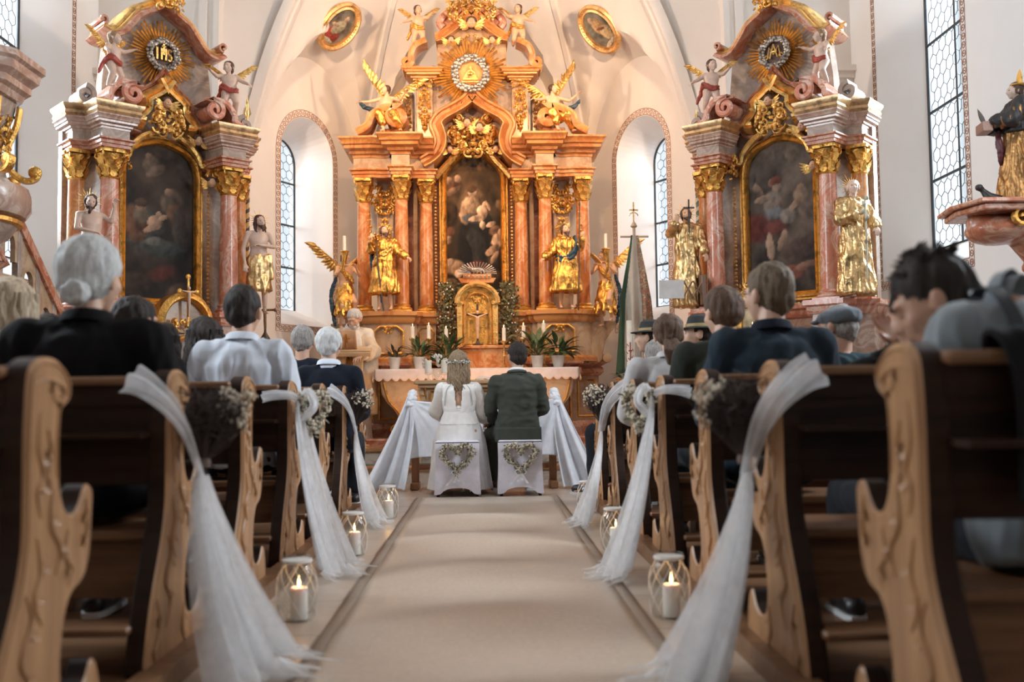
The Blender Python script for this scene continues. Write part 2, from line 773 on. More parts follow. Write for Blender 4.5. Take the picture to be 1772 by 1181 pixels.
def wallpt(a, b, t, f, z):
    p = Vector(a).lerp(Vector(b), t).lerp(CEN, f)
    return (p.x, p.y, z)


OPEN = (.57, 1.66, 1.87, 4.17)   # s0, s1, sill z, spring z


def apse():
    vault = MB()
    names = ['wall_apse_front_left', 'wall_apse_left', 'wall_apse_back', 'wall_apse_right', 'wall_apse_front_right']
    apex = [4.4, 5.55, 6.3, 5.55, 4.4]
    for i in range(5):
        a, b = PLAN[i], PLAN[i + 1]
        L = (Vector(b) - Vector(a)).length
        n = 30
        mb = MB()
        top = [(L * k / n, lunette(k / n, apex[i])) for k in range(n + 1)]
        dirv = (Vector(b) - Vector(a)).normalized()

        def W(s, z, rec=0, a=a, dirv=dirv):
            nrm = Vector((-dirv.y, dirv.x))   # outward
            p = Vector(a) + dirv * s + nrm * rec
            return (p.x, p.y, z)
        if i in (1, 3):
            s0, s1, zb, zs = OPEN
            if i == 3:
                s0, s1 = L - s1, L - s0
            r = (s1 - s0) / 2
            cs = (s0 + s1) / 2
            arc = [(cs - r * cos(pi * k / 20), zs + r * sin(pi * k / 20)) for k in range(21)]
            half = n // 2
            left = [(0, -.1)] + top[:half + 1] + list(reversed(arc[:11])) + [(s0, zb), (cs, zb), (cs, -.1)]
            # keep apex point over the opening centre
            left = [(0, -.1)] + [p for p in top if p[0] < cs] + [(cs, lunette(cs / L, apex[i]))] + list(reversed(arc[:11])) + [(s0, zb), (cs, zb), (cs, -.1)]
            right = [(cs, -.1), (cs, zb), (s1, zb)] + list(reversed(arc[10:])) + [(cs, lunette(cs / L, apex[i]))] + [p for p in top if p[0] > cs] + [(L, -.1)]
            for poly in (left, right):
                mb.add([W(s, z) for s, z in poly], [tuple(range(len(poly)))])
            # splayed reveal
            r2 = .34
            c2 = cs
            zb2, zs2 = zb + .25, zs + .0
            loop1 = [(s0, zb)] + arc + [(s1, zb)]
            loop2 = [(c2 - r2, zb2)] + [(c2 - r2 * cos(pi * k / 20), zs2 + r2 * sin(pi * k / 20)) for k in range(21)] + [(c2 + r2, zb2)]
            m2 = MB()
            vs = [W(s, z) for s, z in loop1] + [W(s, z, .5) for s, z in loop2] + [W(s, z, .62) for s, z in loop2]
            m = len(loop1)
            m2.add(vs, [(k, (k + 1) % m, (k + 1) % m + m, k + m) for k in range(m)] + [(k + m, (k + 1) % m + m, (k + 1) % m + 2 * m, k + 2 * m) for k in range(m)])
            struct(m2, 'trim_4', plaster_w)
            build_window(W, c2, r2, zb2, zs2, .52, 'window_%d' % (5 if i == 1 else 6), n_h=3, n_v=1)
            border(W, loop1[::-1] if True else loop1, .03)
        else:
            poly = [(0, -.1)] + top + [(L, -.1)]
            mb.add([W(s, z) for s, z in poly], [tuple(range(len(poly)))])
        struct(mb, names[i], plaster)

        def fn(u, v, a=a, b=b, i=i):
            zl = lunette(u, apex[i])
            z = zl + (8.385 - zl) * v
            f = min(dome_f(z, i, u), (z - zl) * .62)
            return wallpt(a, b, u, f, z)
        vault.grid(fn, n, 30)
    global VAULT
    VAULT = struct(vault, 'ceiling', plaster, smooth=True)
    ribs = MB()
    for i in (1, 2, 3, 4):
        c = PLAN[i]
        path = []
        for k in range(22):
            z = 3.6 + (8.2 - 3.6) * k / 21
            p = Vector(c).lerp(CEN, dome_f(z, i) - .02 + .024 * min(1, k / 5))
            path.append((p.x, p.y, z))
        rad = (Vector(c) - CEN).normalized()
        bnorm = Vector((-rad.y, rad.x, 0))
        ribs.sweep(path, [(-.1, -.17), (.02, -.13), (.02, -.05), (.045, -.035), (.045, .035), (.02, .05), (.02, .13), (-.1, .17)], bnorm)
    struct(ribs, 'trim_5', plaster, smooth=True)


lead = plain('window_lead', (.09, .10, .11), .6)
iron = plain('window_iron', (.05, .06, .07), .5)
pane_g = glassmat('window_glass', (.93, .98, 1.0), tint=.86)


def build_window(W, c, r, zb, zs, rec, name, n_h=3, n_v=1, hexs=.13):
    root = empty(name, W(c, zb, rec))
    root['kind'] = 'structure'
    inv = Matrix.Translation(-root.location)
    arch = r if zs is not None else 0
    top = (zs if zs is not None else ZT) + arch

    def inside(s, z):
        if abs(s - c) > r or z < zb:
            return False
        if z > (top - arch):
            return (s - c) ** 2 + (z - (top - arch)) ** 2 < r * r if arch else z < top
        return True
    fr = MB()
    fr.T = inv
    th = .018
    loop = [(c - r, zb)] + ([(c - r * cos(pi * k / 16), zs + r * sin(pi * k / 16)) for k in range(17)] if arch else [(c - r, top), (c + r, top)]) + [(c + r, zb)]
    fr.tube([W(s, z, rec) for s, z in loop + [loop[0]]], th, 6)
    for k in range(n_v):
        s = c - r + 2 * r * (k + 1) / (n_v + 1)
        zt = top if not arch else zs + sqrt(max(0, r * r - (s - c) ** 2))
        fr.tube([W(s, zb, rec), W(s, zt, rec)], .013, 6)
    H = top - zb
    for k in range(n_h):
        z = zb + H * (k + 1) / (n_h + 1)
        fr.tube([W(c - r, z, rec), W(c + r, z, rec)], .016, 6)
    fr.build('window_frame', iron, root)
    ld = MB()
    ld.T = inv
    h = hexs
    a = h / 2
    dz = a * sqrt(3) / 2 * 2
    row = 0
    z = zb
    # vertical-pointed hexagons: columns spacing h, rows 0.75 * height
    hh = h / sqrt(3) * 2
    while z < top + hh:
        s = c - r - h + (h / 2 if row % 2 else 0)
        while s < c + r + h:
            P = [(s + h / 2 * sin(t * pi / 3) / (sqrt(3) / 2), z + hh / 2 * cos(t * pi / 3)) for t in range(4)]
            for k in range(3):
                p, q = P[k], P[k + 1]
                if inside(*p) and inside(*q):
                    ld.tube([W(p[0], p[1], rec + .01), W(q[0], q[1], rec + .01)], .0042, 4, cap=False)
            s += h
        z += hh * .75
        row += 1
    ld.build('leading', lead, root)
    g = MB()
    g.T = inv
    g.add([W(s, z, rec + .02) for s, z in loop], [tuple(range(len(loop)))])
    g.build('pane', pane_g, root)


rust = plain('painted_border', (.42, .24, .17), .9, var=.2, nscale=30)


def border(W, loop, off):
    """painted guilloche band around an opening: two lines and a row of rings"""
    mb = MB()
    # resample loop
    pts = [Vector((s, z)) for s, z in loop]
    off_pts = offset_loop([tuple(p) for p in pts], .055)
    o1 = offset_loop([tuple(p) for p in pts], .012)
    o2 = offset_loop([tuple(p) for p in pts], .098)
    for oo in (o1, o2):
        mb.tube([W(s, z, -.0) for s, z in oo + [oo[0]]], .006, 4, cap=False)
    P = [Vector(p) for p in off_pts] + [Vector(off_pts[0])]
    step = .082
    acc = 0
    for i in range(len(P) - 1):
        seg = (P[i + 1] - P[i])
        L = seg.length
        while acc < L:
            q = P[i] + seg * (acc / L)
            mb.tube([W(q.x + .03 * cos(t * pi / 4), q.y + .03 * sin(t * pi / 4), -.001) for t in range(9)], .0062, 4, cap=False)
            mb.tube([W(q.x - .005, q.y, -.001), W(q.x + .008, q.y, -.001)], .008, 4)
            acc += step
        acc -= L
    struct(mb, 'trim_6', rust)


apse()
for n, side in ((0, -1), (1, 1)):
    X0 = -4.6 if side < 0 else 4.52
    for j, (a, b) in enumerate(WY):
        def Wn(s, z, rec=0, X0=X0, side=side):
            return (X0 + side * rec, s, z)
        d = .34
        if j == 2:
            build_window(Wn, (a + b) / 2, (b - a) / 2 - d, ZS + .3, None, .44, 'window_%d' % (n + 1), n_h=5, n_v=1, hexs=.15)
            border(Wn, [(a, ZS), (a, ZT), (b, ZT), (b, ZS)], 0)
        else:
            g = MB().add([Wn(a + d, ZS + .3, .44), Wn(b - d, ZS + .3, .44), Wn(b - d, ZT, .44), Wn(a + d, ZT, .44)], [(0, 1, 2, 3)])
            struct(g, 'window_%d' % (n * 2 + j + 7), pane_g)

# ---- painted medallions on the vault
def oval(px, py, Y, ang, seed, label):
    e = Vector((0, 0, CAM_Z))
    bpy.context.view_layer.update()
    hit, c, vn, _ = VAULT.ray_cast(e, (pt(px, py, 10) - e).normalized())
    if vn.dot(e - c) < 0:
        vn = -vn
    nrm = ((e - c).normalized() * .55 + vn).normalized()
    c = c + nrm * .05
    Y = c.y
    o = thing('painted_medallion', label, 'painting', c)
    # turn towards the aisle and down, like the vault
    q = nrm.to_track_quat('Z', 'Y').to_matrix().to_4x4() @ Matrix.Rotation(ang, 4, 'Z')
    o.rotation_euler = q.to_euler()
    s = Y / FPX
    a, b = 27 * s, 40 * s
    fr = MB()
    pa = [((a + 0) * cos(t * pi / 24), (b) * sin(t * pi / 24), 0) for t in range(48)]
    fr.sweep(pa, [(-.035, 0), (-.03, .03), (0, .022), (.03, .05), (.06, .03), (.065, 0)], (0, 0, 1), closed=True)
    f = fr.build('frame', gold('gold_frame_soft', (.85, .52, .22), .42, .3), o)
    bd = MB()
    for t in range(44):
        an = t * 2 * pi / 44
        bd.ell(((a + .015) * cos(an), (b + .015) * sin(an), .028), (.016, .016, .012), seg=6, rings=4)
    bd.build('beading', MATS['gold_frame_soft'], o)
    paint_panel(o, 'canvas', a * 2, b * 2, OVAL_SPEC[seed], 40, 56, ell=True, flat=True)
    return o


def paint_panel(parent, name, wd, hg, spec, nu=60, nv=90, ell=False, flat=False, outline=None, y=0, z0=0):
    """a painted canvas: colour of each vertex mixed from soft brush shapes (cx, cy, rx, ry, angle, colour, hardness) in -1..1"""
    base, shapes, sd = spec
    me = bpy.data.meshes.new(name)
    vs, cols = [], []
    for j in range(nv + 1):
        for i in range(nu + 1):
            u, v = 2 * i / nu - 1, 2 * j / nv - 1
            if ell:
                uu, vv = u * sqrt(1 - v * v / 2), v * sqrt(1 - u * u / 2)
                u2, v2 = uu, vv
            elif outline:
                hw = outline(v)
                u2, v2 = u * hw, v
            else:
                u2, v2 = u, v
            x, z = u2 * wd / 2, v2 * hg / 2
            vs.append((x, z, .004) if flat else (x, y, z0 + z))
            n1 = noise.fractal(Vector((u2 * 2 + sd, v2 * 3, sd)), 1, 2, 5)
            n2 = noise.fractal(Vector((u2 * 7, v2 * 10 + sd, 3)), 1, 2, 4)
            bc = Vector(base[0]).lerp(Vector(base[1]), max(0, min(1, (v2 + 1) / 2 + n1 * .5)))
            c = bc * (1 + .5 * n1)
            for (cx, cy, rx, ry, an, cc, hd) in shapes:
                dx, dy = u2 - cx + .03 * n2, v2 - cy + .02 * n1
                asp = hg / wd
                dy *= asp
                px_, py_ = dx * cos(an) + dy * sin(an), -dx * sin(an) + dy * cos(an)
                dd = sqrt((px_ / rx) ** 2 + (py_ / (ry * asp)) ** 2)
                k = max(0, min(1, (1.08 - dd) * hd * 1.7))
                if k > 0:
                    shade = 1 + .6 * n2 - .4 * (px_ / rx) + .3 * py_ / (ry * asp)
                    c = c.lerp(Vector(cc) * .72 * max(.15, shade), k)
            if sd == 2.7:
                c = c * (.28 + 1.5 * c.x)
            cols.append((max(0, c.x), max(0, c.y), max(0, c.z), 1))
    fs = [(j * (nu + 1) + i, j * (nu + 1) + i + 1, (j + 1) * (nu + 1) + i + 1, (j + 1) * (nu + 1) + i) for j in range(nv) for i in range(nu)]
    me.from_pydata(vs, [], fs)
    at_ = me.color_attributes.new('paint', 'FLOAT_COLOR', 'POINT')
    for k, c in enumerate(cols):
        at_.data[k].color = c
    me.materials.append(attrmat('oil_painting', .62))
    o = bpy.data.objects.new(name, me)
    C.objects.link(o)
    o.parent = parent
    return o


SK = (.55, .36, .24)
OVAL_SPEC = {
    0: (((.10, .07, .05), (.16, .14, .11)), [(-.1, -.5, .6, .35, .2, (.35, .06, .04), 3), (0, -.05, .35, .4, -.3, (.42, .36, .24), 3), (.1, .45, .16, .16, 0, SK, 4), (-.35, -.05, .25, .08, .3, SK, 4), (-.1, -.8, .5, .1, .2, (.5, .45, .35), 3)], 1.3),
    1: (((.12, .10, .08), (.18, .17, .13)), [(.1, .1, .4, .45, .2, (.45, .28, .14), 3), (.3, -.3, .4, .35, .3, (.5, .36, .2), 3), (-.1, .55, .17, .15, 0, SK, 4), (.1, 0, .3, .07, -.4, (.2, .08, .05), 4), (.1, -.75, .5, .1, .1, (.55, .45, .32), 3)], 4.1),
}
oval(584, 44, 13.35, radians(-27), 0, 'oval painted medallion in a gilded frame on the vault left of the high altar')
oval(1040, 49, 13.35, radians(27), 1, 'oval painted medallion in a gilded frame on the vault right of the high altar')
# ================================================================== BAROQUE JOINERY
m_or = marble('marble_orange', (.42, .115, .025), (.55, .20, .06), (.68, .38, .18), 3.2)
m_am = marble('marble_amber', (.50, .21, .055), (.58, .27, .09), (.42, .14, .04), 2.6, .3)
m_cr = marble('marble_cream', (.56, .41, .27), (.48, .34, .22), (.40, .24, .14), 3)
m_rd = marble('marble_red', (.38, .10, .05), (.48, .18, .10), (.60, .36, .26), 5)
m_pk = marble('marble_pink', (.62, .34, .25), (.56, .20, .12), (.70, .50, .40), 3.4)
m_gy = marble('marble_grey', (.28, .22, .18), (.35, .27, .22), (.46, .36, .29), 4)
m_dk = marble('marble_dark', (.16, .06, .035), (.24, .09, .05), (.32, .15, .09), 4)
g_old = gold('gilding', (.84, .47, .12), .32, .6)
g_br = gold('gilding_bright', (.92, .56, .18), .28, .5)
g_sil = gold('silvered_wood', (.50, .46, .41), .35, .5)


def Zq(y, Y=13.0, x=818):
    return pt(x, y, Y).z


def q(dx, y, Y=13.0):
    return (dx / 132.5 * Y / 13.0, Zq(y, Y))


CORNICE = [(-.3, 0), (.01, 0), (.015, .035), (.05, .05), (.055, .085), (.12, .11), (.125, .15), (.15, .165), (.16, .21), (.19, .235), (.19, .26), (-.3, .27)]
ARCHI = [(-.25, 0), (.01, 0), (.01, .045), (.025, .05), (.025, .09), (.05, .105), (.05, .125), (-.25, .125)]
PLINTH = [(-.3, 0), (.06, 0), (.06, .09), (.03, .12), (.0, .16), (-.3, .16)]


def scaled(prof, su, sv):
    return [(u * su if u > 0 else u, v * sv) for u, v in prof]


def shaft(mb, x, y, z0, z1, r):
    n = 10
    prof = [(r * (1.0 + .0 * k - .14 * (k / n) ** 1.6), z0 + (z1 - z0) * k / n) for k in range(n + 1)]
    mb.lathe(prof, (x, y, 0), 22)


def col_base(mb, x, y, z, r):
    mb.box(x - r * 1.45, x + r * 1.45, y - r * 1.45, y + r * 1.45, z, z + r * .35)
    mb.lathe([(r * 1.35, z + r * .35), (r * 1.45, z + r * .5), (r * 1.35, z + r * .68), (r * 1.12, z + r * .75), (r * 1.12, z + r * .85), (r * 1.22, z + r * .98), (r * 1.1, z + r * 1.12), (r * 1.0, z + r * 1.2)], (x, y, 0), 22)


def capital(mb, x, y, z, r, h):
    """corinthian capital: bell, two rows of acanthus, corner volutes, abacus"""
    mb.lathe([(r * .88, z), (r * 1.0, z + h * .05), (r * .86, z + h * .1), (r * .92, z + h * .6), (r * 1.25, z + h * .84)], (x, y, 0), 16)
    for row, (zz, hh, rr, off) in enumerate(((.08, .42, .9, 0), (.34, .46, .96, pi / 8))):
        for k in range(8):
            a = k * pi / 4 + off
            d = Vector((cos(a), sin(a), 0))
            p = Vector((x, y, z + h * zz)) + d * r * rr
            mb.leaf(p, (d * .06 + Vector((0, 0, 1))), d, h * hh, r * .85, .75, 6, lobes=2)
    for k in range(4):
        a = pi / 4 + k * pi / 2
        d = Vector((cos(a), sin(a), 0))
        c = Vector((x, y, z + h * .80)) + d * r * 1.28
        pa = []
        for i in range(12):
            t = i / 11
            aa = pi * .9 - t * 2.6 * pi
            rad = r * .34 * (1 - .75 * t)
            pa.append(c + d * rad * cos(aa) + Vector((0, 0, 1)) * rad * sin(aa))
        mb.tube([Vector((x, y, z + h * .35)) + d * r * .85] + pa, r * .12, 5)
    R = r * 1.62
    out = []
    for k in range(4):
        a = pi / 4 + k * pi / 2
        out += [(x + R * cos(a - .09), y + R * sin(a - .09)), (x + R * cos(a + .09), y + R * sin(a + .09)), (x + R * .74 * cos(a + pi / 4), y + R * .74 * sin(a + pi / 4))]
    mb.prism(out, z + h * .88, z + h, 'z')
    for k in range(4):
        a = k * pi / 2
        mb.ell((x + R * .78 * cos(a), y + R * .78 * sin(a), z + h * .92), r * .2, seg=6, rings=4)


def scrollwork(mb, cx, cz, w_, h_, y, seed=0, n=7, thick=.012, mirror=True, depth=.03):
    """mirrored C and S scrolls with acanthus leaves that fill a w_ x h_ field"""
    rnd = random.Random(seed)
    for i in range(n):
        u = rnd.uniform(.05, .42) * w_
        v = (i + .5) / n - .5
        v = v * h_ * .9
        R = rnd.uniform(.10, .2) * min(w_, h_ * 1.2)
        a0 = rnd.uniform(0, 2 * pi)
        dirn = rnd.choice((-1, 1))
        base = []
        for k in range(13):
            t = k / 12
            a = a0 + dirn * t * 2.9 * pi * .75
            r = R * (1 - .82 * t)
            base.append((u + r * cos(a), v + r * sin(a)))
        lv = []
        for _ in range(3):
            lv.append((rnd.uniform(-.1, .48) * w_, v + rnd.uniform(-.12, .12) * h_, rnd.uniform(0, 2 * pi), rnd.uniform(.16, .3) * min(w_, h_)))
        for s in ((1, -1) if mirror else (1,)):
            mb.tube([(cx + s * a, y - depth * .4 - depth * .6 * k / 12, cz + b) for k, (a, b) in enumerate(base)],
                    [thick * (1 - .4 * k / 12) for k in range(13)], 5)
            mb.ell((cx + s * base[-1][0], y - depth, cz + base[-1][1]), thick * 1.5, seg=6, rings=4)
            for (a, b, an, L) in lv:
                mb.leaf((cx + s * a, y - depth * .2, cz + b), (s * cos(an), -.25, sin(an)), (0, -1, 0), L, L * .5, .8, 5, lobes=2)


def volute(mb, c, R, y0, y1, turns=1.6, a0=pi / 2, dirn=1, tail=None, th=.03):
    """a wide strip rolled up into a scroll (axis along y); tail = extra points the strip runs on to"""
    path = []
    n = 30
    for k in range(n + 1):
        t = k / n
        a = a0 + dirn * (1 - t) * turns * 2 * pi
        r = R * (.16 + .84 * t)
        path.append(Vector((c[0] + r * cos(a), 0, c[1] + r * sin(a))))
    if tail:
        path += smooth_path([path[-1]] + [Vector((a, 0, b)) for a, b in tail], 5)[1:]
    prof = [(-th, y0), (th * .4, y0), (th, y0 + .02), (th * .4, y0 + .035), (th * .5, (y0 + y1) / 2), (th * .4, y1 - .035), (th, y1 - .02), (th * .4, y1), (-th, y1)]
    # b is +y, profile v runs along y
    mb.sweep(path, prof, (0, 1, 0))
    mb.lathe([(R * .2, y0 - .012), (R * .12, y0 - .025), (.001, y0 - .03)], (c[0], 0, c[1]), 10, axis=1) if False else None


def band(mb, pts, prof, closed=False):
    """moulding in the facade plane; profile (u = outwards in the plane, v = towards the viewer)"""
    mb.sweep([Vector((a, 0, b)) for a, b in pts], [(u, v) for u, v in prof], (0, -1, 0), closed=closed)


BANDP = [(-.05, -.25), (-.05, .03), (-.035, .05), (-.02, .05), (-.01, .02), (.015, .05), (.03, .10), (.05, .12), (.062, .12), (.062, -.25)]


def sunburst(parent, c, R, r_in, y, n=56, seed=3, mono=True, cloud=None, emblem='eye'):
    rnd = random.Random(seed)
    rays = MB()
    for k in range(n):
        a = 2 * pi * k / n
        L = R * (1.0 if k % 4 == 0 else (.8 if k % 2 == 0 else .9)) * rnd.uniform(.92, 1.05)
        wd = R * .055
        d = Vector((cos(a), 0, sin(a)))
        s = Vector((-sin(a), 0, cos(a)))
        c3 = Vector((c[0], y, c[1]))
        p0, p1 = c3 + d * r_in * .6, c3 + d * L
        rays.add([p0 - s * wd * .4, p0 + s * wd * .4, p1 + s * wd * .6 + Vector((0, -.02, 0)), p1 - s * wd * .6 + Vector((0, -.02, 0)), p0 + Vector((0, -.03, 0)), p1 + Vector((0, -.035, 0)) + d * R * .02],
                 [(0, 4, 5, 3), (4, 1, 2, 5), (3, 5, 2), (0, 3, 2, 1)])
    rays.build('rays', g_br, parent)
    cl = MB()
    for k in range(26):
        a = 2 * pi * k / 26
        for j in range(2):
            rr = r_in * (1.0 + .22 * (j - .5)) * rnd.uniform(.95, 1.05)
            cl.ell((c[0] + rr * cos(a + j * .1), y - .05 - rnd.uniform(0, .03), c[1] + rr * sin(a + j * .1)), [r_in * rnd.uniform(.13, .2)] * 3, seg=8, rings=6)
    for k in range(10):
        a = 2 * pi * k / 10 + .2
        cl.ell((c[0] + r_in * cos(a), y - .09, c[1] + r_in * sin(a)), [r_in * .14] * 3, seg=8, rings=6)
    cl.build('cloud_wreath', cloud or g_sil, parent)
    dk = MB().lathe([(r_in * .86, 0), (r_in * .86, .02), (.001, .035)], (c[0], y - .02, c[1]), 24, axis=1)
    dk.build('disc', plain('burst_disc', (.75, .34, .12), .5) if emblem == 'eye' else plain('burst_disc_dark', (.10, .05, .03), .6), parent)
    em = MB()
    if emblem == 'eye':     # radiant mark over a small gilded base
        em.prism([(c[0] - r_in * .5, c[1] - r_in * .42), (c[0] + r_in * .5, c[1] - r_in * .42), (c[0], c[1] + r_in * .55)], y - .075, y - .055)
        em.ell((c[0], y - .085, c[1] - .01), (r_in * .2, .02, r_in * .12), seg=10, rings=6)
        for k in range(9):
            em.box(c[0] - r_in * .5 + k * r_in * .12, c[0] - r_in * .44 + k * r_in * .12, y - .08, y - .06, c[1] - r_in * .6, c[1] - r_in * .5)
    elif emblem == 'ihs':
        t = r_in * .07
        for dx in (-.52, -.2, .12):
            em.box(c[0] + dx * r_in - t, c[0] + dx * r_in + t, y - .09, y - .06, c[1] - r_in * .45, c[1] + r_in * .4)
        em.box(c[0] - .2 * r_in, c[0] + .12 * r_in, y - .09, y - .06, c[1] - t, c[1] + t)
        em.tube([(c[0] + r_in * (.42 + .13 * cos(a)), y - .075, c[1] + r_in * (.2 + .2 * sin(a))) for a in [k * .4 + .3 for k in range(10)]] +
                [(c[0] + r_in * (.42 + .13 * cos(a)), y - .075, c[1] + r_in * (-.2 + .2 * sin(a))) for a in [pi / 2 - k * .4 for k in range(11)]], t, 5)
        em.box(c[0] - .04 * r_in - t, c[0] - .04 * r_in + t, y - .09, y - .06, c[1], c[1] + r_in * .7)
        em.box(c[0] - .2 * r_in, c[0] + .12 * r_in, y - .09, y - .06, c[1] + r_in * .5, c[1] + r_in * .5 + t)
    else:
        t = r_in * .06
        for s in (-1, 1):
            em.tube([(c[0] + s * r_in * .5, y - .075, c[1] - r_in * .4), (c[0] + s * r_in * .35, y - .075, c[1] + r_in * .4), (c[0], y - .08, c[1] - r_in * .2)], t, 5)
            em.tube([(c[0] + s * r_in * .3, y - .085, c[1] - r_in * .45), (c[0], y - .085, c[1] + r_in * .55)], t, 5)
            em.tube([(c[0] + s * (r_in * .55 + r_in * .13 * cos(a)), y - .08, c[1] - r_in * .3 + r_in * .13 * sin(a)) for a in [k * .5 for k in range(11)]], t * .8, 5)
        em.box(c[0] - r_in * .25, c[0] + r_in * .25, y - .09, y - .07, c[1] - t * .5, c[1] + t)
    em.build('monogram', g_br, parent)


def cherub(parent, p, r, wings=True, tilt=0.0):
    """winged child's head carved in relief"""
    x, y, z = p
    m = MB().ell(p, (r, r * .95, r * 1.15), seg=14, rings=10)
    for s in (-1, 1):
        m.ell((x + s * r * .42, y - r * .55, z - r * .3), r * .42, seg=8, rings=6)
    m.ell((x, y - r * .98, z - r * .08), (r * .16, r * .2, r * .22), seg=6, rings=5)
    m.ell((x, y - r * .8, z - r * .5), (r * .25, r * .16, r * .1), seg=6, rings=5)
    h = m.build('cherub_head', plain('painted_flesh', (.60, .36, .22), .45), parent)
    m = MB()
    for k in range(16):
        a = pi * (k % 8) / 7
        m.ell((x + r * cos(a) * .85, y + r * (.1 if k < 8 else -.3), z + r * (.45 + .75 * sin(a) * (1 if k < 8 else .8))), r * .34, seg=7, rings=5)
    m.build('curly_hair', plain('painted_hair', (.08, .04, .025), .6, bump=.6, bscale=50), h)
    if wings:
        m = MB()
        for s in (-1, 1):
            for k in range(5):
                m.leaf((x + s * r * .7, y + .01, z - r * (.5 + .12 * k)), (s, -.15, .55 - .28 * k), (0, -1, 0), r * (3.0 - .3 * k), r * .75, .3, 4)
        m.build('wings', g_br, h)


def mirror(fn):
    for s in (1, -1):
        fn(s)


def MS(s):
    m = MB()
    m.T = Matrix.Diagonal((s, 1, 1, 1))
    return m


HA_X, HA_Y = -.13, 13.0
HIGH_HW = lambda v: 1 if v < .56 else (1 - .55 * ((v - .56) / .30) ** 1.8 if v < .86 else (.45 - .17 * ((v - .86) / .14)))


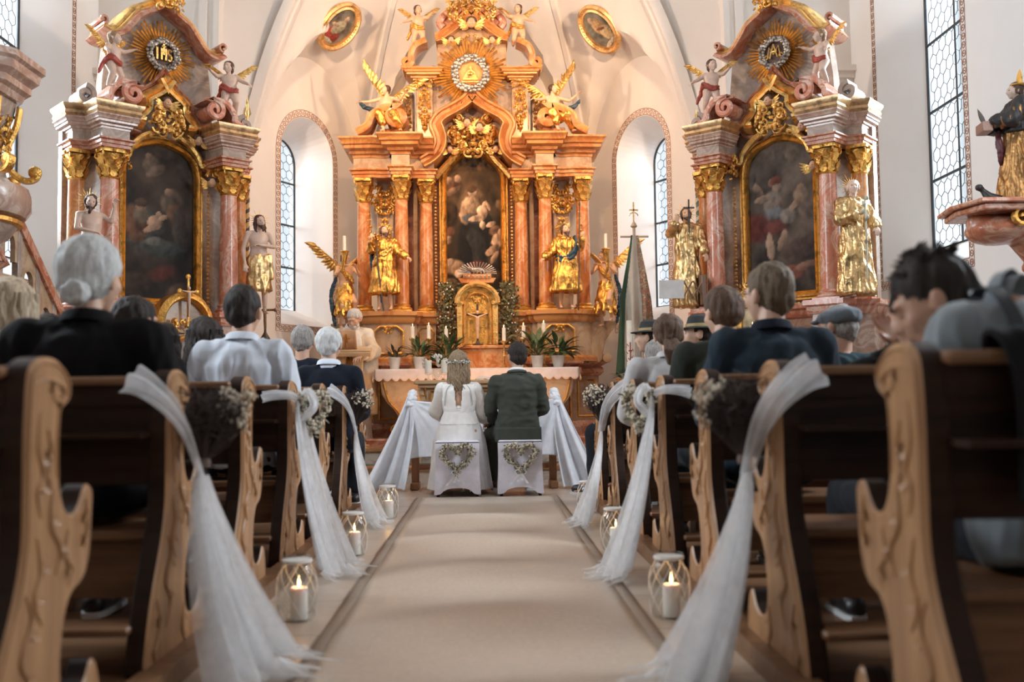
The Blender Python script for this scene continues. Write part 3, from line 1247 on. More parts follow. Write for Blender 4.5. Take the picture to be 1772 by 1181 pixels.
def high_altar():
    R = thing('high_altar', 'tall baroque high altar of orange marble columns and gilding in the apse', 'altar', (HA_X, HA_Y, 0))
    Zb, Zc, Ze = 1.98, 3.74, 4.0
    # stepped podium
    mb = MB()
    mb.box(-1.62, 1.62, -1.15, .9, .28, .40, .02)
    mb.build('podium', m_rd, R)
    # lower base with panels
    core = [(-1.60, .75), (-1.60, -.1), (-1.28, -.1), (-1.28, -.42), (-.6, -.42), (-.6, -.2), (0, -.2)]
    core = core + [(-x, y) for x, y in reversed(core[:-1])]
    mb = MB()
    mb.prism([(x, y) for x, y in core], .4, 1.2, 'z')
    mb.build('base', m_cr, R)
    mb = MB()
    p3 = [Vector((x, y, .40)) for x, y in core]
    mb.sweep(p3, PLINTH, (0, 0, 1))
    p3 = [Vector((x, y, 1.14)) for x, y in core]
    mb.sweep(p3, [(-.2, 0), (.02, 0), (.06, .04), (.06, .09), (.03, .12), (.09, .15), (.09, .18), (-.2, .18)], (0, 0, 1))
    mb.build('base_moulding', m_rd, R)
    for s in (-1, 1):
        for (x0, x1) in ((1.33, 1.55),):
            fr = MB()
            fr.sweep([(s * x0, -.105, .62), (s * x1, -.105, .62), (s * x1, -.105, 1.08), (s * x0, -.105, 1.08)], [(-.012, 0), (0, .012), (.012, 0)], (0, -1, 0), closed=True)
            fr.build('base_panel_frame', g_old, R)
        fr = MB()
        fr.sweep([(s * .68, -.425, .62), (s * 1.2, -.425, .62), (s * 1.2, -.425, 1.08), (s * .68, -.425, 1.08)], [(-.012, 0), (0, .012), (.012, 0)], (0, -1, 0), closed=True)
        fr.build('base_panel_frame', g_old, R)
    # pedestal zone under the columns
    ped = [(-1.62, .55), (-1.62, -.12), (-1.45, -.30), (-1.30, -.42), (-1.12, -.46), (-.95, -.44), (-.80, -.40), (-.80, -.30), (-.74, -.30), (-.74, -.16), (-.5, -.16), (-.5, .3)]

    def pedestal(s):
        m = MS(s)
        m.prism(ped, 1.32, 1.84, 'z')
        o = m.build('pedestal', m_cr, R)
        m = MS(s)
        m.sweep([Vector((x, y, 1.82)) for x, y in ped], [(-.3, 0), (.02, 0), (.05, .04), (.05, .08), (.08, .10), (.08, .15), (-.3, .16)], (0, 0, 1))
        m.sweep([Vector((x, y, 1.32)) for x, y in ped], [(-.3, 0), (.05, 0), (.05, .05), (.015, .08), (-.3, .08)], (0, 0, 1))
        m.build('pedestal_cornice', m_am, o)
        m = MS(s)
        for (a, b, y) in ((-1.26, -.90, -.475), (-.71, -.53, -.165)):
            hh = [(a, 1.44), (b, 1.44), (b, 1.72), (b - (b - a) * .2, 1.78), (a + (b - a) * .2, 1.78), (a, 1.72)]
            m.sweep([Vector((x, y, z)) for x, z in hh], [(-.012, -.03), (-.012, .006), (0, .014), (.012, .006), (.012, -.03)], (0, -1, 0), closed=True)
        scrollwork(m, -1.08, 1.74, .14, .1, -.47, 5, 3, .008)
        m.build('pedestal_gilding', g_old, o)
        # console scroll at the outer end
        m = MS(s)
        m.prism([(-1.45, 1.30), (-1.45, 1.84), (-1.84, 1.84), (-1.84, 1.79), (-1.76, 1.70), (-1.68, 1.58), (-1.65, 1.44), (-1.64, 1.34), (-1.60, 1.30)], -.24, .1, bev=.012)
        m.lathe([(.001, -.11), (.062, -.10), (.062, .25), (.055, .265), (.001, .27)], (-1.70, 0, 1.36), 18, axis=1)
        m.build('console_bracket', m_cr, R)
    mirror(pedestal)
    # columns
    for s in (-1, 1):
        for (x, y, r) in ((1.43, -.08, .095), (.925, -.26, .092), (.625, -.02, .092)):
            e = empty('column', (s * x, y, 0))
            e.parent = R
            m = MB()
            shaft(m, 0, 0, Zb + .09, Zc - .30, r)
            m.build('shaft', m_or, e)
            m = MB()
            col_base(m, 0, 0, Zb - .01, r)
            m.build('column_base', g_old, e)
            m = MB()
            capital(m, 0, 0, Zc - .32, r, .32)
            m.build('capital', g_old, e)
        # pilaster with hanging gilded ornament
        m = MB()
        m.box(s * 1.17 - .105, s * 1.17 + .105, .08, .2, Zb, Zc, .01)
        o = m.build('pilaster', m_cr, R)
        m = MB()
        scrollwork(m, s * 1.17, Zc - .25, .30, .42, .07, 11, 8, .014, depth=.06)
        m.build('gilded_drop', g_old, o)
        m = MB()
        scrollwork(m, s * 1.17, Zc - .72, .17, .5, .07, 12, 8, .011, depth=.05)
        m.build('gilded_drop', g_old, o)
        m = MB()
        scrollwork(m, s * 1.17, Zc - 1.2, .12, .4, .07, 13, 5, .010, depth=.05)
        m.build('gilded_drop', g_old, o)
        m = MB()
        scrollwork(m, s * 1.36, 3.1, .10, .42, -.19, 17, 5, .009, mirror=False, depth=.03)
        m.build('floral_spray', g_old, R)
    # backboards
    m = MB()
    for s in (-1, 1):
        a, b = sorted((s * .5, s * 1.07))
        m.box(a, b, .3, .36, Zb - .7, Ze)
    m.build('backboard', m_dk, R)
    for s in (-1, 1):
        m = MB()
        m.box(s * .765 - .03, s * .765 + .03, .05, .3, Zb, Zc, .008)
        m.build('pilaster_strip', m_cr, R)
    # entablature
    ent = [(-1.55, .55), (-1.55, -.18), (-1.30, -.2), (-1.15, -.17), (-1.04, -.2), (-1.04, -.37), (-.81, -.37), (-.81, -.14), (-.74, -.14), (-.51, -.14), (-.51, .3)]

    def entab(s):
        m = MS(s)
        m.sweep([Vector((x, y, Zc)) for x, y in ent], scaled(ARCHI, 1, .9), (0, 0, 1))
        o = m.build('architrave', m_or, R)
        m = MS(s)
        m.prism(ent, Zc + .08, Ze + .05, 'z')
        m.build('frieze', m_cr, R)
        m = MS(s)
        m.sweep([Vector((x, y, Ze)) for x, y in ent[:-1]], scaled(CORNICE, .95, .95), (0, 0, 1))
        m.prism([(x, y) for x, y in ent], Ze + .2, Ze + .25, 'z')
        m.build('cornice', m_am, R)
    mirror(entab)
    # painting and frame
    z0, z1 = 2.10, 4.30
    hw = .455
    paint_panel(R, 'altar_painting', hw * 2, z1 - z0, HIGH_PAINT, 76, 170, outline=HIGH_HW, y=.18, z0=(z0 + z1) / 2)
    NB = 26
    ol = []
    for k in range(NB + 1):
        v = -1 + 2 * k / NB
        ol.append((-hw * HIGH_HW(v), (z0 + z1) / 2 + v * (z1 - z0) / 2))
    ol += [(hw * .14, z1 + .04)][:0] + [(-x, z) for x, z in reversed(ol)]
    m = MB()
    m.sweep([Vector((x, .17, z)) for x, z in ol], [(-.01, -.02), (0, .03), (.02, .03), (.03, .06), (.05, .07), (.07, .05), (.085, .075), (.10, .04), (.10, -.1)], (0, 1, 0) if False else (0, -1, 0), closed=True)
    f = m.build('painting_frame', g_old, R)
    m = MB()
    for s in (-1, 1):
        for k in range(34):
            m.ell((s * (hw + .05), .10, z0 + .05 + k * .046), (.02, .015, .017), (0, 0, 0), 6, 4)
    for k in range(20):
        m.ell((-.42 + k * .044, .10, z0 - .045), (.017, .015, .02), seg=6, rings=4)
    m.build('frame_carving', g_br, f)
    m = MB()
    m.box(-.58, .58, .2, .35, 1.3, 4.3)
    m.build('central_panel', m_dk, R)
    # gilded group above the painting
    m = MB()
    scrollwork(m, 0, Zq(246), .62, .34, .02, 21, 13, .02, depth=.1)
    scrollwork(m, 0, Zq(222), .60, .30, .0, 22, 12, .02, depth=.12)
    for s in (-1, 1):
        m.tube(smooth_path([Vector((s * x, .02, z)) for x, z in ((.5, 3.78), (.40, 3.9), (.29, 4.02), (.22, 4.12))], 4), [.045] * 13, 6)
    m.build('rocaille_crest', g_br, R)
    cherub(R, (-.07, -.15, Zq(218)), .05)
    cherub(R, (.09, -.15, Zq(226)), .05)
    for s in (-1, 1):
        cherub(R, (s * .30, -.10, Zq(262)), .04)
    # ogee pediment moulding
    og = [(-88, 286), (-72, 277), (-60, 264), (-56, 248), (-60, 232), (-64, 220), (-54, 206), (-36, 196), (-20, 187), (-8, 178), (0, 168)]
    pts = smooth_path([Vector((*q(a, b), 0)) for a, b in og], 3)
    full = [(p.x, p.y) for p in pts] + [(-p.x, p.y) for p in reversed(pts[:-1])]
    m = MB()
    m.sweep([Vector((a, -.12, b)) for a, b in full], [(-.09, -.3), (-.09, .04), (-.075, .07), (-.05, .07), (-.04, .03), (.0, .03), (.02, .06), (.045, .10), (.07, .15), (.085, .15), (.085, -.3)], (0, -1, 0))
    m.build('ogee_moulding', m_am, R)
    m = MB()
    sh = [(p[0] * .98, p[1]) for p in full]
    m.prism([(x, z) for x, z in sh] + [], .22, .34)
    m.build('tympanum', m_cr, R)
    # upper storey
    zU0, zU1 = Ze + .25, Zq(142)
    m = MB()
    m.prism([(-.80, zU0), (.80, zU0), (.80, zU0 + .05), (.76, zU0 + .12), (.74, zU1), (-.74, zU1), (-.76, zU0 + .12), (-.80, zU0 + .05)], .02, .45)
    up = m.build('upper_storey', m_gy, R)
    for s in (-1, 1):
        m = MB()
        m.box(s * .63 - .11, s * .63 + .11, -.06, .05, zU0 + .05, zU1, .01)
        o = m.build('upper_pilaster', m_cr, R)
        m = MB()
        scrollwork(m, s * .63, (zU0 + zU1) / 2 + .02, .17, .62, -.07, 31, 12, .012, depth=.04)
        scrollwork(m, s * .63, zU1 - .05, .26, .12, -.08, 33, 4, .011, depth=.04)
        m.build('gilded_drop', g_old, o)
        m = MB()
        pth = [(s * .50, .3), (s * .50, -.07), (s * .77, -.07), (s * .77, .3)]
        if s < 0:
            pth = pth[::-1]
        m.sweep([Vector((x, y, zU1)) for x, y in pth], scaled(CORNICE, .7, .55), (0, 0, 1))
        m.build('upper_cornice', m_am, o)
        # side wings of the upper storey
        m = MB()
        m.box(min(s * .78, s * .93), max(s * .78, s * .93), .1, .3, zU0, Zq(155), .02)
        wing = m.build('upper_wing', m_gy, R)
        m = MB()
        scrollwork(m, s * .86, Zq(190), .10, .5, .09, 37, 8, .010, depth=.03)
        m.build('gilded_drop', g_old, wing)
        m = MB()
        m.box(min(s * .92, s * 1.22), max(s * .92, s * 1.22), -.1, .25, zU0, zU0 + .16, .01)
        m.build('block', m_or, R)
    # lower side volutes
    def lowv(s):
        m = MS(s)
        volute(m, (-.97, Zq(210)), .13, -.28, .1, 1.5, pi * .62, 1, [(-1.15, Zq(196)), (-1.30, Zq(208)), (-1.36, Zq(225)), (-1.50, Zq(236))], .045)
        m.build('scroll_gable', m_am, R)
        # upper side scroll brackets
        m = MS(s)
        volute(m, (-.86, Zq(112)), .07, -.12, .15, 1.2, -pi * .3, 1, [(-.70, Zq(122)), (-.66, Zq(128))], .03)
        m.sweep(smooth_path([Vector((x, 0, z)) for x, z in ((-.60, Zq(75)), (-.74, Zq(84)), (-.80, Zq(100)), (-.80, Zq(116)), (-.92, Zq(124)))], 5), [(-.04, -.12), (-.04, .16), (.0, .18), (.035, .16), (.035, -.12)], (0, -1, 0))
        m.build('scroll_bracket', m_am, R)
    mirror(lowv)
    # attic
    m = MB()
    m.prism([(-.46, zU1), (.46, zU1), (.46, Zq(75)), (.40, Zq(62)), (.2, Zq(50)), (0, Zq(20)), (-.2, Zq(50)), (-.40, Zq(62)), (-.46, Zq(75))], .04, .38)
    m.build('attic', m_cr, R)
    ga = [(-64, 66), (-56, 64), (-44, 56), (-28, 44), (-12, 30), (0, 16)]
    pts = smooth_path([Vector((*q(a, b), 0)) for a, b in ga], 3)
    full = [(p.x, p.y) for p in pts] + [(-p.x, p.y) for p in reversed(pts[:-1])]
    m = MB()
    m.sweep([Vector((a, .02, b)) for a, b in full], [(-.07, -.3), (-.07, .03), (-.04, .04), (-.02, .02), (.03, .06), (.06, .12), (.075, .12), (.075, -.3)], (0, -1, 0))
    m.build('gable_moulding', m_am, R)
    m = MB()
    for s in (-1, 1):
        m.tube(smooth_path([Vector((s * a / 132.5, .1, Zq(b))) for a, b in ((8, 2), (26, 12), (45, 20), (56, 34), (50, 44))], 4), .055, 8)
        m.tube([Vector((s * a / 132.5, .02, Zq(b))) for a, b in ((10, 8), (24, 20), (38, 26), (48, 20))], .03, 7)
    m.prism([(-.42, Zq(45)), (.42, Zq(45)), (.3, Zq(16)), (0, Zq(0)), (-.3, Zq(16))], .1, .3)
    m.build('crest', m_rd, R)
    m = MB()
    scrollwork(m, 0, Zq(18), .72, .30, .02, 41, 11, .016, depth=.06)
    m.build('crest_gilding', g_br, R)
    m = MB()
    scrollwork(m, 0, Zq(-6), .34, .30, .0, 42, 8, .018, depth=.08)
    m.build('crest_finial', g_br, R)
    m = MB()
    scrollwork(m, 0, Zq(72), .8, .12, -.04, 43, 6, .012, depth=.05)
    m.build('crest_gilding', g_br, R)
    cherub(R, (0, -.1, Zq(44)), .06)
    for s in (-1, 1):
        cherub(R, (s * .27, -.10, Zq(74)), .042)
    b = empty('sunburst', (0, -.12, 0))
    b.parent = R
    sunburst(b, (-.02, Zq(135)), .50, .21, 0, 60, 3)
    return R


CLR = {'sky': (.17, .11, .06)}
HIGH_PAINT = (((.045, .03, .018), (.16, .095, .05)), [
    (0.0, .80, .35, .16, 0, (.22, .15, .09), 1.5), (.05, .86, .16, .07, 0, (.32, .2, .12), 3), (.35, .72, .3, .06, .4, (.24, .14, .08), 2),
    (-.6, .48, .3, .10, .3, (.30, .14, .08), 2.0), (-.72, .52, .12, .05, 0, SK, 3), (-.45, .55, .10, .05, 0, SK, 3), (-.6, .40, .3, .04, .5, (.4, .24, .15), 2),
    (-.70, .12, .25, .16, 0, (.12, .07, .04), 2), (-.7, -.10, .16, .06, 0, (.3, .13, .08), 2), (-.75, -.20, .12, .05, .3, SK, 2),
    (0, .25, .42, .28, 0, (.28, .17, .09), 1.0),
    (.0, -.22, .50, .42, 0, (.035, .035, .035), 2.5), (.05, -.35, .34, .30, .1, (.075, .075, .072), 2.5), (-.2, -.4, .15, .25, .15, (.03, .03, .032), 3),
    (.1, -.55, .30, .10, 0, (.22, .05, .03), 3), (.25, .02, .35, .13, -.3, (.05, .05, .05), 2.5),
    (-.08, .20, .28, .14, .1, (.50, .33, .20), 3), (-.28, .10, .13, .12, .2, (.48, .30, .18), 3), (-.05, .05, .30, .05, -.3, (.18, .19, .22), 3),
    (-.03, .385, .13, .055, 0, (.62, .42, .28), 4), (-.03, .425, .16, .05, .1, (.22, .11, .06), 3), (-.05, .30, .07, .05, 0, (.55, .36, .23), 4),
    (.25, .14, .15, .08, .2, (.66, .44, .29), 4), (.33, .23, .085, .038, 0, (.64, .42, .28), 5), (.08, .06, .24, .04, .1, (.62, .42, .28), 4), (.26, -.02, .07, .06, 0, (.60, .40, .26), 4), (.43, .2, .05, .05, .5, SK, 4),
    (.85, .22, .2, .08, .3, (.30, .19, .11), 1.5), (.62, -.10, .2, .06, .4, (.32, .17, .10), 2), (.70, -.22, .20, .08, 1.0, (.52, .33, .21), 3), (.80, -.12, .10, .04, 0, SK, 3), (.50, -.02, .14, .04, .3, SK, 3), (.55, -.33, .24, .05, .5, (.45, .28, .17), 3), (.6, -.42, .08, .09, -.5, (.45, .28, .17), 3),
    (-.55, -.55, .35, .10, -.4, (.46, .28, .16), 2), (-.70, -.48, .12, .05, 0, SK, 3), (-.45, -.62, .12, .06, 0, SK, 3), (-.75, -.75, .3, .08, 0, (.34, .2, .11), 2), (.45, -.68, .4, .08, .3, (.20, .11, .06), 1.5), (.0, -.72, .4, .06, 0, (.24, .1, .06), 2),
], 2.7)
high_altar()
# ================================================================== SIDE ALTARS
m_mv = marble('marble_mauve', (.34, .20, .15), (.44, .28, .21), (.58, .44, .36), 4)
SIDE_HW = lambda v: 1 if v < .62 else sqrt(max(.02, 1 - ((v - .62) / .38) ** 2)) * .96 + .02


def side_altar(label, loc, rz, emblem, spec):
    R = thing('side_altar', label, 'altar', loc, rz)
    Zb, Zc, Ze = 1.80, 3.38, 3.56
    m = MB()
    m.box(-1.0, 1.0, -.9, .45, .0, .16, .01)
    m.build('podium', m_rd, R)
    m = MB()
    m.prism([(-.85, .16), (.85, .16), (.78, .6), (.86, .95), (-.86, .95), (-.78, .6)], -.75, .1)
    m.build('altar_block', m_cr, R)
    m = MB()
    m.box(-.95, .95, -.82, .1, .95, 1.02, .01)
    m.build('altar_slab', m_rd, R)
    ped = [(-1.0, .4), (-1.0, .08), (-.82, -.04), (-.78, -.24), (-.50, -.24), (-.47, .0), (0, .05)]
    ped = ped + [(-x, y) for x, y in reversed(ped[:-1])]
    m = MB()
    m.prism(ped, .16, 1.7, 'z')
    m.build('pedestal', m_mv, R)
    m = MB()
    m.sweep([Vector((x, y, 1.66)) for x, y in ped], [(-.3, 0), (.02, 0), (.05, .04), (.05, .07), (.08, .09), (.08, .14), (-.3, .14)], (0, 0, 1))
    m.build('pedestal_cornice', m_pk, R)
    for s in (-1, 1):
        for (x, y, r) in ((.64, -.10, .098), (.88, .14, .088)):
            e = empty('column', (s * x, y, 0))
            e.parent = R
            m = MB()
            shaft(m, 0, 0, Zb + .1, Zc - .28, r)
            m.build('shaft', m_pk if y < 0 else m_or, e)
            m = MB()
            col_base(m, 0, 0, Zb - .01, r)
            m.build('column_base', m_pk, e)
            m = MB()
            capital(m, 0, 0, Zc - .30, r, .30)
            m.build('capital', g_old, e)
    m = MB()
    m.box(-.98, .98, .26, .36, 1.7, 3.6)
    m.prism([(-.62, 3.5), (.62, 3.5), (.60, 4.2), (.54, 4.72), (.28, 4.95), (0, 5.1), (-.28, 4.95), (-.54, 4.72), (-.60, 4.2)], .24, .40)
    m.build('back_wall', m_gy, R)
    ent = [(-.95, .35), (-.95, .06), (-.79, .0), (-.77, -.24), (-.50, -.24), (-.47, .02), (-.47, .3)]
    for s in (1, -1):
        m = MS(s)
        m.sweep([Vector((x, y, Zc)) for x, y in ent], scaled(ARCHI, 1, .7), (0, 0, 1))
        m.build('architrave', m_rd, R)
        m = MS(s)
        m.prism(ent, Zc + .06, Ze + .04, 'z')
        o = m.build('frieze', m_gy, R)
        m = MS(s)
        m.sweep([Vector((x, y, Ze)) for x, y in ent[:-1]], scaled(CORNICE, .5, .5), (0, 0, 1))
        m.build('cornice', m_mv, o)
        m = MS(s)
        m.sweep([Vector((x, y, Ze + .13)) for x, y in ent[:-1]], [(-.3, 0), (.08, 0), (.10, .03), (.09, .06), (.12, .10), (.12, .12), (-.3, .13)], (0, 0, 1))
        m.prism(ent, Ze + .22, Ze + .25, 'z')
        m.build('gilded_cornice', gold('gold_dull', (.72, .50, .28), .4, .2), o)
    # painting with rounded top
    z0, z1, hw = 1.86, 3.68, .47
    paint_panel(R, 'altar_painting', hw * 2, z1 - z0, spec, 60, 120, outline=SIDE_HW, y=.20, z0=(z0 + z1) / 2)
    ol = []
    for k in range(29):
        v = -1 + 2 * k / 28
        ol.append((-hw * SIDE_HW(v), (z0 + z1) / 2 + v * (z1 - z0) / 2))
    ol += [(-x, z) for x, z in reversed(ol)]
    m = MB()
    m.sweep([Vector((x, .20, z)) for x, z in ol], [(-.01, -.02), (0, .03), (.02, .03), (.03, .06), (.05, .07), (.07, .05), (.085, .07), (.095, .04), (.095, -.06)], (0, -1, 0), closed=True)
    f = m.build('painting_frame', g_old, R)
    m = MB()
    for s in (-1, 1):
        for k in range(30):
            m.ell((s * (hw + .05), .13, z0 + .04 + k * .043), (.02, .014, .015), seg=6, rings=4)
    for k in range(20):
        m.ell((-.42 + k * .044, .13, z0 - .045), (.016, .014, .02), seg=6, rings=4)
    m.build('frame_carving', g_br, f)
    # rocaille over the painting
    m = MB()
    scrollwork(m, 0, 3.80, .42, .32, .04, 51, 10, .015, depth=.09)
    for s in (-1, 1):
        m.tube(smooth_path([Vector((s * x, .06, z)) for x, z in ((.46, 3.30), (.50, 3.36), (.46, 3.42), (.40, 3.40), (.36, 3.50), (.25, 3.62), (.10, 3.70))], 4), [.022, .025, .03, .03, .03, .032, .035, .036] + [.036] * 17, 7)
        scr = []
    m.build('rocaille_crest', g_br, R)
    for s in (-1, 1):
        m = MB()
        scrollwork(m, s * .50, 3.36, .20, .26, .02, 53 + s, 6, .012, mirror=False, depth=.08)
        m.build('corner_rocaille', g_old, R)
    for p in ((.34, .0, 3.66), (.47, -.04, 3.22), (-.02, -.02, 4.0)):
        cherub(R, p, .045)
    # gilded ogee
    og = [(-.24, 3.70), (-.34, 3.72), (-.38, 3.80), (-.34, 3.89), (-.28, 3.95), (-.28, 4.04), (-.22, 4.11), (-.12, 4.18), (-.05, 4.25), (0, 4.33)]
    pts = smooth_path([Vector((a, b, 0)) for a, b in og], 3)
    full = [(p.x, p.y) for p in pts] + [(-p.x, p.y) for p in reversed(pts[:-1])]
    m = MB()
    m.sweep([Vector((a, .12, b)) for a, b in full], [(-.05, -.25), (-.05, .03), (-.035, .05), (-.02, .02), (-.01, .02), (-.01, -.25)], (0, -1, 0))
    m.build('ogee_inner_moulding', m_rd, R)
    m = MB()
    m.sweep([Vector((a, .12, b)) for a, b in full], [(-.005, -.2), (-.005, .05), (.01, .08), (.05, .12), (.07, .09), (.08, .12), (.115, .13), (.12, .1), (.12, -.2)], (0, -1, 0))
    m.build('gilded_ogee', gold('gold_band', (.86, .52, .18), .35, .15), R)
    # top arch band with upturned ends
    tp = [(-.64, 4.72), (-.58, 4.69), (-.50, 4.71), (-.40, 4.83), (-.31, 4.95), (-.18, 5.03), (-.07, 5.10), (0, 5.14)]
    pts = smooth_path([Vector((a, b, 0)) for a, b in tp], 3)
    full = [(p.x, p.y) for p in pts] + [(-p.x, p.y) for p in reversed(pts[:-1])]
    m = MB()
    m.sweep([Vector((a, .24, b)) for a, b in full], [(-.07, -.25), (-.07, .06), (-.04, .10), (-.01, .10), (.0, .16), (.02, .17), (.02, -.25)], (0, -1, 0))
    m.build('top_band', MATS['gold_band'], R)
    m = MB()
    m.sweep([Vector((a, .24, b)) for a, b in full], [(.02, -.25), (.02, .17), (.05, .21), (.08, .22), (.085, -.25)], (0, -1, 0))
    for s in (-1, 1):
        volute(m, (s * .655, 4.77), .05, .05, .42, 1.1, -pi / 2, -s, None, .014)
    m.build('top_moulding', m_rd, R)
    m = MB()
    scrollwork(m, 0, 5.14, .34, .26, .04, 61, 9, .014, depth=.06)
    m.build('top_gilding', g_old, R)
    for s in (1, -1):
        m = MS(s)
        volute(m, (-.44, 3.98), .115, -.20, .16, 1.5, pi * .35, 1, [(-.56, 4.07), (-.66, 3.96), (-.68, 3.88), (-.84, 3.82)], .03)
        o = m.build('scroll_gable', m_pk, R)
        m = MS(s)
        volute(m, (-.86, 3.92), .09, -.05, .22, 1.2, pi * .5, -1, None, .03)
        m.build('outer_scroll', m_gy, R)
    b = empty('sunburst', (0, .19, 0))
    b.parent = R
    sunburst(b, (-.0, 4.56), .39, .15, 0, 48, 7, emblem=emblem)
    return R


PAINT_L = (((.018, .014, .012), (.055, .038, .028)), [
    (-.35, -.10, .5, .30, .2, (.07, .075, .07), 1.5), (-.55, -.05, .30, .22, .3, (.16, .08, .045), 2), (-.42, .06, .20, .10, 0, (.17, .13, .09), 2),
    (-.42, .165, .12, .055, 0, (.36, .23, .15), 4), (-.42, .20, .15, .05, .1, (.10, .06, .04), 3), (-.10, -.02, .16, .09, .2, (.42, .27, .18), 4), (-.02, .08, .085, .04, 0, (.42, .27, .18), 4), (-.18, -.08, .2, .04, .4, (.40, .25, .17), 4),
    (.10, .05, .12, .03, .5, (.38, .24, .16), 4), (.30, .25, .28, .18, -.3, (.12, .085, .06), 1.6), (.22, .37, .11, .05, 0, (.34, .2, .14), 4), (.38, .12, .2, .12, 0, (.14, .07, .04), 2), (.5, -.1, .2, .3, .1, (.06, .045, .035), 2),
    (-.20, .68, .20, .10, .3, (.22, .15, .10), 1.8), (-.26, .76, .09, .04, 0, (.32, .2, .14), 4), (-.08, .60, .25, .06, .5, (.2, .13, .09), 2), (.1, .82, .3, .1, 0, (.10, .07, .05), 1.2), (.55, .6, .2, .2, 0, (.07, .05, .04), 1.2),
    (.15, -.32, .45, .10, 0, (.045, .055, .05), 2), (-.1, -.24, .25, .05, 0, (.14, .14, .12), 2), (.10, -.60, .4, .10, .2, (.10, .028, .02), 1), (-.55, -.75, .4, .15, 0, (.05, .035, .025), 2), (.45, -.8, .3, .1, .4, (.10, .06, .04), 1.5)], 5.3)
PAINT_R = (((.020, .014, .012), (.13, .10, .08)), [
    (0, .80, .6, .18, 0, (.20, .155, .12), 1.0), (.3, .74, .2, .12, .3, (.22, .16, .11), 1.4), (-.2, .42, .12, .055, 0, (.28, .15, .10), 3),
    (-.10, .36, .12, .05, 0, (.34, .23, .16), 4), (-.12, .44, .15, .05, .2, (.22, .07, .05), 3), (-.20, .18, .24, .15, .15, (.26, .20, .16), 2.5), (-.18, .06, .25, .08, 0, (.16, .17, .18), 2.5),
    (-.62, .38, .30, .05, -.9, (.30, .20, .15), 3), (-.45, .24, .2, .04, .1, (.36, .24, .17), 4), (-.72, .5, .1, .1, 0, (.15, .13, .12), 2),
    (-.60, -.10, .42, .20, .4, (.16, .04, .028), 1.2), (-.15, -.12, .28, .10, .1, (.15, .04, .03), 1.5), (.15, .0, .2, .10, -.3, (.22, .19, .16), 2),
    (-.30, -.34, .10, .17, .1, (.40, .27, .19), 4), (.0, -.28, .10, .13, -.4, (.3, .2, .14), 3), (-.22, -.62, .08, .10, .2, (.36, .24, .17), 4),
    (.48, .22, .18, .13, .2, (.24, .17, .12), 2.2), (.46, .33, .09, .04, 0, (.34, .22, .15), 4), (.62, .05, .22, .12, .4, (.13, .10, .08), 2), (.35, .14, .22, .04, .8, (.3, .2, .14), 3),
    (.4, -.40, .45, .14, .3, (.08, .05, .04), 2), (.1, -.68, .5, .10, .15, (.28, .10, .06), 1.8), (.55, -.60, .25, .05, .2, (.24, .13, .09), 3), (-.6, -.8, .4, .12, 0, (.05, .03, .03), 2)], 8.1)
SLL = (-3.30, 10.40, 0)
SLR = (3.08, 10.40, 0)
side_altar('left side altar of mauve and pink marble with gilded ogee gable beside the chancel arch', SLL, radians(41.5), 'ihs', PAINT_L)
side_altar('right side altar of mauve and pink marble with gilded ogee gable beside the chancel arch', SLR, radians(-41.5), 'ma', PAINT_R)
